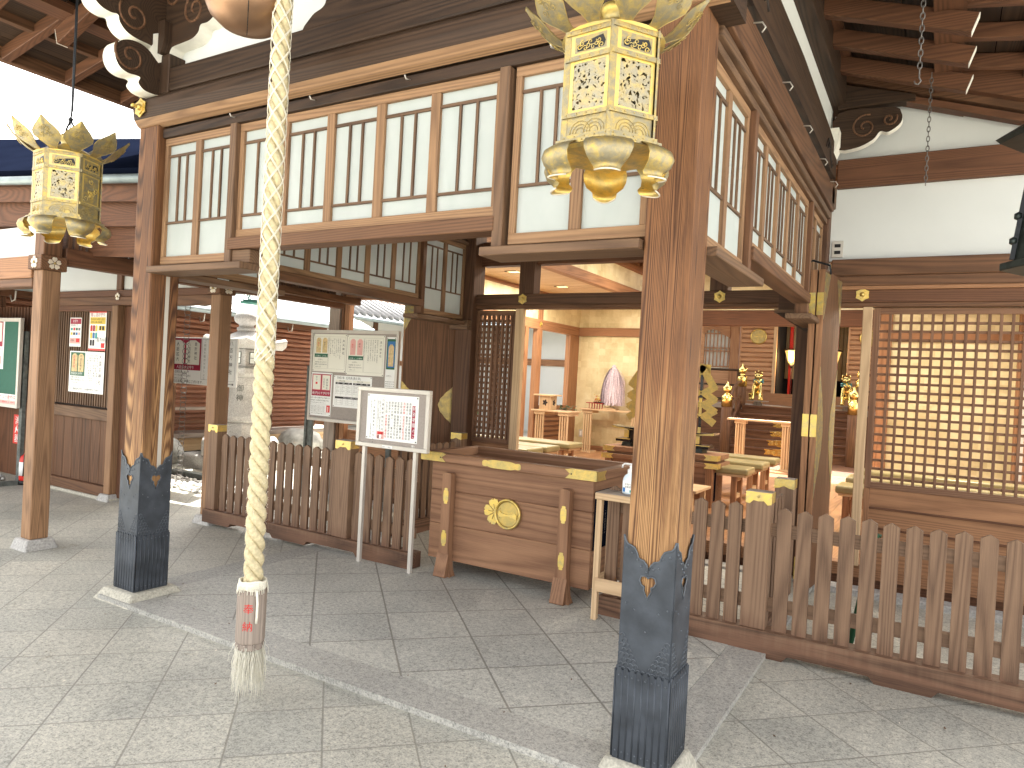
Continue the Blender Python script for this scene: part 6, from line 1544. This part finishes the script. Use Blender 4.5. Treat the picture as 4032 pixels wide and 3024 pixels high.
poster('poster', 'colourful charm poster reading 700 yen with red and blue charms on the slatted wall', -8.198, -7.864, 1.565, 2.012, gy, 'sign_white', d_p2, 'posters tied to the slatted wall', False)
def d_p3(D):
    D.rect(.03, .40, .45, .97, 'poster_green'); D.charm(.07, .50, .23, .94, 'poster_tan', 3); D.charm(.26, .50, .42, .94, 'poster_tan', 3); D.vt('金運招福', .12, .90, .034, 'ink_red', lay=5); D.vt('大国主神社', .31, .92, .034, 'ink', lay=5)
    D.ht('金脈拡大お守り', .06, .425, .036, 'sign_white', lay=4, squeeze=.95)
    D.ht('仕事や日常生活において、', .05, .34, .025, 'ink'); D.ht('金脈(お金)を掴みたい方に', .05, .28, .025, 'ink'); D.ht('800円(財布に納めて下さい)', .05, .22, .018, 'ink')
    D.frame(.47, .17, .97, .97)
    D.vt('大国主神社', .85, .93, .055, 'ink', 1.25)
    for k, b in enumerate(('大国主大神(大黒様)を祀る', '神社。「大黒様」は', '「金運 財運」獲得', 'のチャンスを下さいます。', '大黒様の広大無辺な神徳', 'にあやかり「金脈拡大」', 'のご利益を授かりましょう')): D.vt(b, .79-k*.047, .93, .025, 'ink', 1.12)
    D.ht('＊「金脈拡大お守り」は社務所受付にて授与＊', .05, .06, .029, 'ink', squeeze=.98)
poster('poster', 'wide white shrine notice with a dark green box below the two narrow posters', -8.568, -7.865, 1.085, 1.55, gy, 'sign_white', d_p3, 'posters tied to the slatted wall', False)
gb = board('notice_board', 'green notice board on dark legs at the left edge of the picture', -10.75, -9.172, .845, 1.90, 4.20, .045, 'alu', 'board_green', (-10.6,), 'stone_dark', -.05, .05)
q = MB(); q.box(-9.24, -9.17, 4.24, 4.28, -.03, 1.75, 'stone_dark', 2); q.build('leg', gb)
q = MB(); q.box(-9.215, -9.165, 3.95, 4.6, -.05, -.0, 'stone_dark', 1); q.build('foot', gb)
def d_cam(D): D.ht('防犯カメラ動作中', .04, .46, .066, 'ink_red', squeeze=1.0); D.rect(.0, .0, 1, .38, 'poster_pink'); D.ht('Security camera is operating!', .1, .12, .04, 'ink_red', lay=3)
poster('sign_strip', 'pale security camera strip along the bottom of the green board', -9.78, -9.24, .885, 1.0, 4.1937, 'sign_white', d_cam, None, False, 'sign')
def d_gb(D): D.rect(.05, .45, .93, .96, 'crimson'); D.rect(.40, .55, .88, .93, 'poster_cream', 3); D.ht('お守り', .5, .48, .04, 'sign_white', lay=3); D.ht('を大満足させ', .50, .38, .030, 'ink'); D.ht('を目指す方に', .50, .31, .030, 'ink'); D.rect(.6, .1, .9, .26, 'poster_pink')
poster('poster', 'white poster with crimson box on the green board at the left edge', -10.05, -9.565, 1.29, 1.885, 4.1937, 'sign_white', d_gb, None, False)
t = thing('fire_extinguisher', 'red fire extinguisher standing behind the leg of the green board', 'fire extinguisher', (-9.17, 4.32, -.03))
ex = (-9.17, 4.32, 0)
q = MB(); q.lathe([(.075, .0), (.08, .02), (.08, .24), (.07, .28), (.035, .31), (.022, .325)], ex, 'red', 20); q.build('cylinder', t)
q = MB(); q.lathe([(.081, .06), (.0812, .22)], ex, 'sign_white', 20); q.build('label_sheet', t)
q = MB(); q.lathe([(.09, -.045), (.09, -.02), (.08, .0)], ex, 'ink_black', 16); q.build('foot', t)
q = MB(); q.lathe([(.02, .325), (.02, .35), (.03, .355), (.03, .37)], ex, 'black_iron', 10); q.tube([(-9.17, 4.32, .36), (-9.10, 4.30, .385), (-9.06, 4.29, .36)], .008, 'black_iron', 6); q.tube([(-9.17, 4.32, .35), (-9.10, 4.26, .30), (-9.085, 4.25, .15), (-9.09, 4.25, .06)], .009, 'ink_black', 6); q.build('valve', t)
def d_fire(D): D.vt('消火器', .22, .95, .105, 'sign_white', 1.03)
poster('fire_sign', 'red vertical sign with white letters above the extinguisher, cut by the left edge', -9.61, -9.455, .395, .745, 4.36, 'red', d_fire, None, False, 'sign')
q = MB()
for i in range(150):
    x = random.uniform(-6, 1.5); y = random.uniform(.9, 6); r_ = random.uniform(.004, .013); a = random.uniform(0, 6.28); zg_ = -.0455 if (y < 2.62 or x > -.78 or x < -4.57) else -.0165
    c = Vector((x, y, zg_)); u1 = Vector((math.cos(a), math.sin(a), 0)); u2 = Vector((-math.sin(a), math.cos(a), 0))*.5
    q.add([c-u1*r_, c-u2*r_, c+u1*r_+Z3*.003, c+u2*r_], [(0, 1, 2, 3)], 'pale_petal' if i % 3 else 'wood_mullion')
o = q.build('fallen_petals'); o['kind'] = 'stuff'
t = thing('grey_cloth', 'crumpled grey cloth on the floor beside the fire extinguisher', 'cloth', (-9.42, 4.1, -.05))
q = MB()
for i in range(26): q.ball((-9.42+random.gauss(0, .05), 4.12+random.gauss(0, .04), -.02+abs(random.gauss(0, .03))), random.uniform(.015, .035), 'rock', 6)
q.build('cloth', t, remesh=.012)

# ============================================================ GARDEN SIDE
t = thing('rain_chain', 'chain of large iron rings hanging from a small funnel to the pebbles', 'rain chain', (-7.87, 5.5, -.05))
q = MB(); z = 2.10; k = 0
cx, cy = P(741, 1193, 1, 5.5).x, 5.5; z = P(741, 1200, 1, 5.5).z
while z > .0:
    q.tube([(cx+(.034*math.cos(a) if k % 2 == 0 else .012*math.cos(a)), cy+(0.012*math.cos(a) if k % 2 == 0 else .034*math.cos(a)), z-.036+.036*math.sin(a)) for a in [2*math.pi*i/14 for i in range(14)]], .0035, 'chain_iron', 5, closed=True); z -= .060; k += 1
q.build('rings', t)
z = P(741, 1193, 1, 5.5).z
q = MB(); q.lathe([(.05, z-.01), (.075, z+.09), (.08, z+.10)], (cx, cy, 0), 'black_iron', 4, smooth=False, rot=.6); q.build('funnel', t)
q = MB(); q.tube([(-10.5, 5.5, z+.13), (-6.4, 5.5, z+.13)], .045, 'gutter', 10, ax=0); tag(q.build('gutter'), 'grey half round gutter above the rain chain', 'gutter')
# long white sign
sgx0, sgx1, sgz0, sgz1, sgy = -9.45, -7.38, 1.215, 1.80, 5.90
a_ = P(1130/1.659, 1535, 1, sgy) if False else P(681, 1322, 1, 5.9); b_ = P(937, 1339, 1, 5.9); c_ = P(928, 1527, 1, 5.9)
sgx1 = b_.x; sgx0 = a_.x-.62; sgz1 = (a_.z+b_.z)/2; sgz0 = c_.z
t = thing('sign_board', 'long white sign on two brown posts behind the gallery post, with an arrow', 'sign', ((sgx0+sgx1)/2, 5.9, -.05))
q = MB(); q.box(sgx0, sgx1, 5.90, 5.925, sgz0, sgz1, 'sign_white', 0); q.build('panel', t, bevel=.002)
for x in (sgx0+.55, sgx1-.30): q = MB(); q.box(x-.05, x+.05, 5.93, 6.0, -.05, sgz0+.3, 'wood_beam', 2); q.build('leg', t)
def d_long(D):
    k_ = D.h
    D.rect(.02, .30, .635, .98, 'crimson'); D.charm(.31, .42, .455, .94, 'poster_cream', 3); D.charm(.475, .42, .62, .94, 'poster_cream', 3); D.charm(.03, .42, .28, .94, 'poster_pink', 3)
    D.vt('人脈拡大', .37, .90, k_*.10, 'ink', lay=5); D.vt('車折神社', .565, .90, k_*.09, 'ink', lay=5); D.vt('八百万神社', .50, .88, k_*.08, 'ink', lay=5)
    D.ht('人脈拡大お守り', .38, .325, k_*.085, 'sign_white', lay=5)
    D.ht('仕事や日常生活において', .30, .23, k_*.062, 'ink'); D.ht('人脈(ネットワーク)を拡げたい方に', .26, .155, k_*.055, 'ink'); D.ht('800円(財布や名刺入れに納めて)', .28, .10, k_*.04, 'ink_grey')
    D.frame(.645, .12, .985, .97, .003); D.vt('八百万神社', .925, .95, k_*.105, 'ink', 1.4); D.vt('あらゆる御神徳に優れた神様', .875, .95, k_*.05, 'ink_grey', 1.15); D.vt('はもちろん森羅万象の八百万の', .725, .95, k_*.06, 'ink_grey', 1.15); D.vt('ご利益を授かりましょう。', .665, .95, k_*.065, 'ink_grey', 1.2)
    D.ht('八百万神社は本殿の裏側にございます', .25, .025, k_*.075, 'ink'); D.line(.86, .055, .965, .055, .006, 'ink')
    a = D.p(.965, .055); 
pt = MB()
class DD:
    pass
def sheet_on(tt, draw, x0, x1, z0, z1, y):
    # printing only, laid on the panel of tt
    global _tmp
    W_, H_ = x1-x0, z1-z0; q = MB()
    class D:
        w, h = W_, H_
        def p(s, u, v): return Vector((x0+u*W_, y, z0+v*H_))
        def rect(s, u0, v0, u1, v1, m_, lay=1): q.box(x0+u0*W_, x0+u1*W_, y-.0007*lay, y-.0007*lay+.0005, z0+v0*H_, z0+v1*H_, m_)
        def vt(s, body, u, v, size, m_='ink', pitch=1.08, lay=2): q.text(body, s.p(u, v), X3, Z3, size, m_, True, pitch, off=.0007*lay)
        def ht(s, body, u, v, size, m_='ink', center=False, pitch=1.02, lay=2, squeeze=1): q.text(body, s.p(u, v), X3, Z3, size, m_, False, pitch, center, off=.0007*lay)
        def line(s, u0, v0, u1, v1, t_=.0012, m_='ink_grey'):
            if abs(u1-u0) > abs(v1-v0): q.box(x0+u0*W_, x0+u1*W_, y-.0021, y-.0016, z0+v0*H_-t_/2, z0+v0*H_+t_/2, m_)
            else: q.box(x0+u0*W_-t_/2, x0+u0*W_+t_/2, y-.0021, y-.0016, z0+v0*H_, z0+v1*H_, m_)
        def frame(s, u0, v0, u1, v1, t_=.0012, m_='ink_grey'): s.line(u0, v0, u1, v0, t_, m_); s.line(u0, v1, u1, v1, t_, m_); s.line(u0, v0, u0, v1, t_, m_); s.line(u1, v0, u1, v1, t_, m_)
        def charm(s, u0, v0, u1, v1, m_, lay=2):
            a, b = s.p(u0, v0), s.p(u1, v1); w_, h_ = b.x-a.x, b.z-a.z
            q.prism([(0, 0), (w_, 0), (w_, h_*.88), (w_*.7, h_), (w_*.3, h_), (0, h_*.88)], a-Y3*.0007*lay, X3, Z3, (0, -.0005, 0), m_)
    D_ = D(); draw(D_)
    a = D_.p(.965, .055); q.prism([(0, -.016), (.03, 0), (0, .016)], a-Y3*.002, X3, Z3, (0, -.0006, 0), 'ink'); q.build('printing', tt)
sheet_on(t, d_long, sgx0, sgx1, sgz0, sgz1, 5.899)
# stone lantern
LX, LY = -9.02, 7.2
t = thing('stone_lantern', 'tall pale stone lantern with flared roof and onion finial behind the fence', 'stone lantern', (LX, LY, -.05))
def lt(name, prof, n=8, sm=False, rot=R(22.5), mt='stone'): q = MB(); q.lathe(prof, (LX, LY, 0), mt, n, smooth=sm, rot=rot); return q.build(name, t, bevel=.012)
lt('plinth', [(.85, -.06), (.85, .12), (.80, .15)], 4, rot=R(45)); lt('plinth', [(.62, .15), (.62, .36), (.58, .39)], 6)
lt('foot', [(.40, .39), (.40, .60), (.37, .64)], 6); lt('shaft', [(.36, .64), (.37, .74), (.31, .80), (.23, .94), (.20, 1.08), (.215, 1.22), (.29, 1.31)], 16, True)
lt('platform', [(.30, 1.31), (.40, 1.36), (.42, 1.45), (.34, 1.47)], 6)
fb_ = lt('fire_box', [(.30, 1.47), (.29, 1.72), (.28, 1.74)], 6)
q = MB()
for k in range(6):
    a = R(22.5+30)+math.pi/3*k; n = Vector((math.cos(a), math.sin(a), 0)); U = Z3.cross(n); c = Vector((LX, LY, 1.60))+n*.2595
    q.prism([(-.085, -.09), (.085, -.09), (.085, .09), (-.085, .09)], c, U, Z3, n*.004, 'stone_dark'); q.prism([(-.073, -.078), (.073, -.078), (.073, .078), (-.073, .078)], c+n*.005, U, Z3, n*.002, 'paper_white')
    q.prism([(-.004, -.078), (.004, -.078), (.004, .078), (-.004, .078)], c+n*.008, U, Z3, n*.002, 'stone_dark'); q.prism([(-.073, -.004), (.073, -.004), (.073, .004), (-.073, .004)], c+n*.0105, U, Z3, n*.002, 'stone_dark')
q.build('window', fb_)
q = MB(); n = 6; vs = []; prof = [(.12, 2.0), (.22, 1.95), (.42, 1.86), (.60, 1.84), (.64, 1.80), (.58, 1.74), (.30, 1.74)]
for i, (r_, z) in enumerate(prof):
    for k in range(12):
        a = R(22.5)+math.pi/6*k; up = (.075 if k % 2 == 0 else 0) if i in (3, 4, 5) else 0; rr = r_*(1.06 if k % 2 == 0 else .93); vs.append((LX+rr*math.cos(a), LY+rr*math.sin(a), z+up))
fs = [(i*12+k, i*12+(k+1) % 12, (i+1)*12+(k+1) % 12, (i+1)*12+k) for i in range(len(prof)-1) for k in range(12)]+[tuple(range(12))]
q.add(vs, [f_[::-1] for f_ in fs], 'stone'); q.build('roof', t, bevel=.008)
lt('finial', [(.13, 2.0), (.14, 2.05), (.10, 2.07), (.11, 2.10), (.17, 2.14), (.185, 2.20), (.15, 2.27), (.06, 2.31), (.001, 2.33)], 16, True)
q = MB(); sd_ = Vector((-LX, -LY, 0)).normalized(); uu = Z3.cross(sd_)
q.text('御神', Vector((LX, LY, 0))+sd_*.235-uu*.10+Z3*1.20, uu, Z3, .11, 'stone_dark', True, 1.3, off=.004); q.build('lettering', t)
# rocks and shrubs of the garden
for k, (x, y, r_) in enumerate(((-10.1, 6.6, .35), (-9.9, 9.2, .4), (-8.8, 10.2, .33), (-9.3, 11.2, .42), (-10.2, 7.9, .28))):
    q = MB(); q.ball((x, y, r_*.3), r_, 'rock', 14, (1.2, .9, .7)); o = q.build('garden_rock'); 
    dm = o.modifiers.new('d', 'DISPLACE'); tx = bpy.data.textures.new('rk', 'CLOUDS'); tx.noise_scale = .25; dm.texture = tx; dm.strength = .16
    tag(o, ['grey garden rock left of the stone lantern', 'grey garden rock behind the stone lantern', 'rock in the garden seen through the hall window', 'rock deep in the garden beside the shrubs', 'low rock between the lantern and the red building'][k], 'rock')
def shrub(x, y, z, r_, lb):
    t = thing('shrub', lb, 'shrub', (x, y, z)); q = MB()
    for i in range(900):
        a = random.uniform(0, 6.28); ph = math.acos(random.uniform(-.3, 1)); rr = r_*random.uniform(.6, 1.08)*(1+.2*math.sin(3*a))
        c = Vector((x+rr*math.sin(ph)*math.cos(a), y+rr*math.sin(ph)*math.sin(a), z+r_*.5+rr*math.cos(ph)*.8)); d = Vector((random.gauss(0, 1), random.gauss(0, 1), random.gauss(0, 1))).normalized(); e = d.orthogonal().normalized()
        q.add([c-d*.035, c+e*.018, c+d*.035, c-e*.018], [(0, 1, 2, 3)], 'bush_green')
    q.build('foliage', t); q = MB(); q.tube([(x, y, z), (x+.05, y, z+r_)], .02, 'wood_mullion', 6); q.build('stem', t)
shrub(-9.6, 12.6, -.05, .5, 'green shrub in the garden seen through the hall window'); shrub(-11.6, 15.5, -.05, .9, 'tall green shrub behind the white garden building')

# ============================================================ RED LOUVRED HALL BEHIND THE FENCE
rh = thing('louvred_building', 'low building with red louvred walls and pale metal roof behind the stone lantern', 'building', (-11.5, 8, 0))
def rp(name, fn, bevel=.004): q = MB(); fn(q); return q.build(name, rh, bevel=bevel)
XW = -11.0
rp('veranda', lambda q: (q.box(XW-.5, XW+.45, 3.5, 10.95, .24, .315, 'wood_grey', 1), q.box(XW-.4, XW+.38, 3.5, 10.8, .02, .235, 'wood_light', 1), q.box(XW-.42, XW+.2, 3.6, 10.7, -.05, .25, 'stone_dark')))
def louv(y0, y1):
    def f(q):
        q.box(XW-.03, XW-.01, y0, y1, .32, 2.25, 'wood_red', 1)
        for k in range(22): q.prism([(-.01, 0), (.03, .01), (.03, .05), (-.01, .085)], (XW, y0+.04, .36+k*.086), X3, Z3, (0, y1-y0-.08, 0), 'wood_red', 1)
        q.box(XW-.01, XW+.05, y0, y0+.04, .32, 2.25, 'wood_hall_dark', 2); q.box(XW-.01, XW+.05, y1-.04, y1, .32, 2.25, 'wood_hall_dark', 2)
    return f
for k in range(6): rp('louvred_wall', louv(3.6+k*1.16, 3.6+(k+1)*1.16-.01))
rp('handrail', lambda q: (q.box(XW+.36, XW+.41, 3.5, 8.6, .70, .75, 'wood_grey', 1), q.box(XW+.36, XW+.41, 3.5, 8.6, .48, .53, 'wood_hall_dark', 1), q.box(XW+.36, XW+.42, 8.55, 8.63, .32, 1.2, 'wood_hall', 2)))
rp('beam', lambda q: (q.box(XW-.05, XW+.1, 3.5, 10.7, 2.25, 2.45, 'wood_hall_dark', 1),))
def rr_(q):
    for k in range(7):
        x0 = XW+.95-.30*k; z0 = 2.36+.13*k; q.prism([(0, 0), (-.34, .15), (-.34, .18), (0, .04)], (x0, 3.0, z0), X3, Z3, (0, 8.1-.10*k, 0), 'roof_metal', 1)
    q.prism([(1.0, 2.30), (-1.3, 3.20), (-3.2, 2.4), (-3.2, 2.3), (-1.3, 3.1), (1.0, 2.27)], (XW, 3.02, 0), X3, Z3, (0, 7.9, 0), 'wood_hall_dark', 1)
rp('roof', rr_, 0)
rp('gutter', lambda q: (q.tube([(XW+1.0, 3.0, 2.33), (XW+1.0, 11.1, 2.33)], .05, 'gutter', 8, ax=1), [q.tube([(XW+.98, 3.6+k*.9, 2.30), (XW+.96, 3.6+k*.9, 2.16), (XW+.88, 3.6+k*.9, 2.14), (XW+.84, 3.6+k*.9, 2.22)], .01, 'alu', 5) for k in range(9)]), 0)
# white walled building with tiled eaves further back
wb = thing('tiled_building', 'white walled building with bright tiled roof and brown eaves beyond the garden', 'building', (-14, 13, 0))
def wp(name, fn, bevel=.0): q = MB(); fn(q); return q.build(name, wb, bevel=bevel)
XT = -13.0
wp('wall', lambda q: q.box(XT-.9, XT-.8, 8, 26, -.05, 3.1, 'plaster', 1))
wp('timber', lambda q: (q.box(XT-.8, XT-.76, 8, 26, 1.72, 1.86, 'wood_hall', 1), [q.box(XT-.8, XT-.75, 9+2.1*k, 9.16+2.1*k, -.05, 3.0, 'wood_beam', 2) for k in range(9)], q.box(XT-.8, XT-.74, 8, 26, .0, .5, 'wood_hall', 1)))
def tiles(q):
    q.prism([(.1, 2.95), (-1.6, 3.75), (-1.6, 3.65), (.1, 2.90)], (XT, 8, 0), X3, Z3, (0, 18, 0), 'tile_roof', 1)
    k = 0
    while 8+.27*k < 26:
        y = 8+.27*k; q.tube([(XT+.14, y, 2.98), (XT-.7, y, 3.39), (XT-1.6, y, 3.82)], .055, 'tile_roof', 8); k += 1
wp('tile_roof', tiles)
wp('gutter', lambda q: q.tube([(XT+.18, 8, 2.86), (XT+.18, 26, 2.86)], .055, 'gutter', 8, ax=1))
wp('upper_eaves', lambda q: (q.box(XT-1.7, XT-1.6, 8, 26, 3.70, 4.0, 'wood_light', 1), q.box(XT-1.75, XT-1.2, 8, 26, 4.0, 4.12, 'wood_hall', 1)))
wb2 = thing('garden_house', 'white garden building with brown posts seen through the left hall window', 'building', (-12, 20, 0))
q = MB(); q.box(-14, -9.2, 19.0, 19.1, -.05, 3.2, 'plaster', 0); q.build('wall', wb2)
q = MB(); q.box(-14, -9.2, 18.95, 18.99, 1.95, 2.15, 'wood_hall', 0); [q.box(-13.5+1.45*k, -13.3+1.45*k, 18.93, 18.99, -.05, 3.2, 'wood_beam', 2) for k in range(4)]; q.build('timber', wb2)
q = MB(); q.prism([(17.9, 3.05), (20.5, 4.3), (20.5, 4.4), (17.9, 3.15)], (-14.5, 0, 0), Y3, Z3, (5.8, 0, 0), 'roof_metal', 0); q.tube([(-14.5, 17.9, 3.05), (-8.7, 17.9, 3.05)], .06, 'gutter', 8); q.build('roof', wb2)
q = MB(); q.tube([(P(3449, 2120, 1, 5.0).x, 5.0, .66), (P(3345, 2530, 1, 4.9).x, 4.9, -.03)], .02, 'poster_green', 6); q.tube([(P(3449, 2120, 1, 5.0).x-.012, 5.0, .66), (P(3449, 2120, 1, 5.0).x+.03, 5.0, .65)], .012, 'leaf', 6)
o = q.build('umbrella'); tag(o, 'dark green folded umbrella leaning behind the right picket fence', 'umbrella')
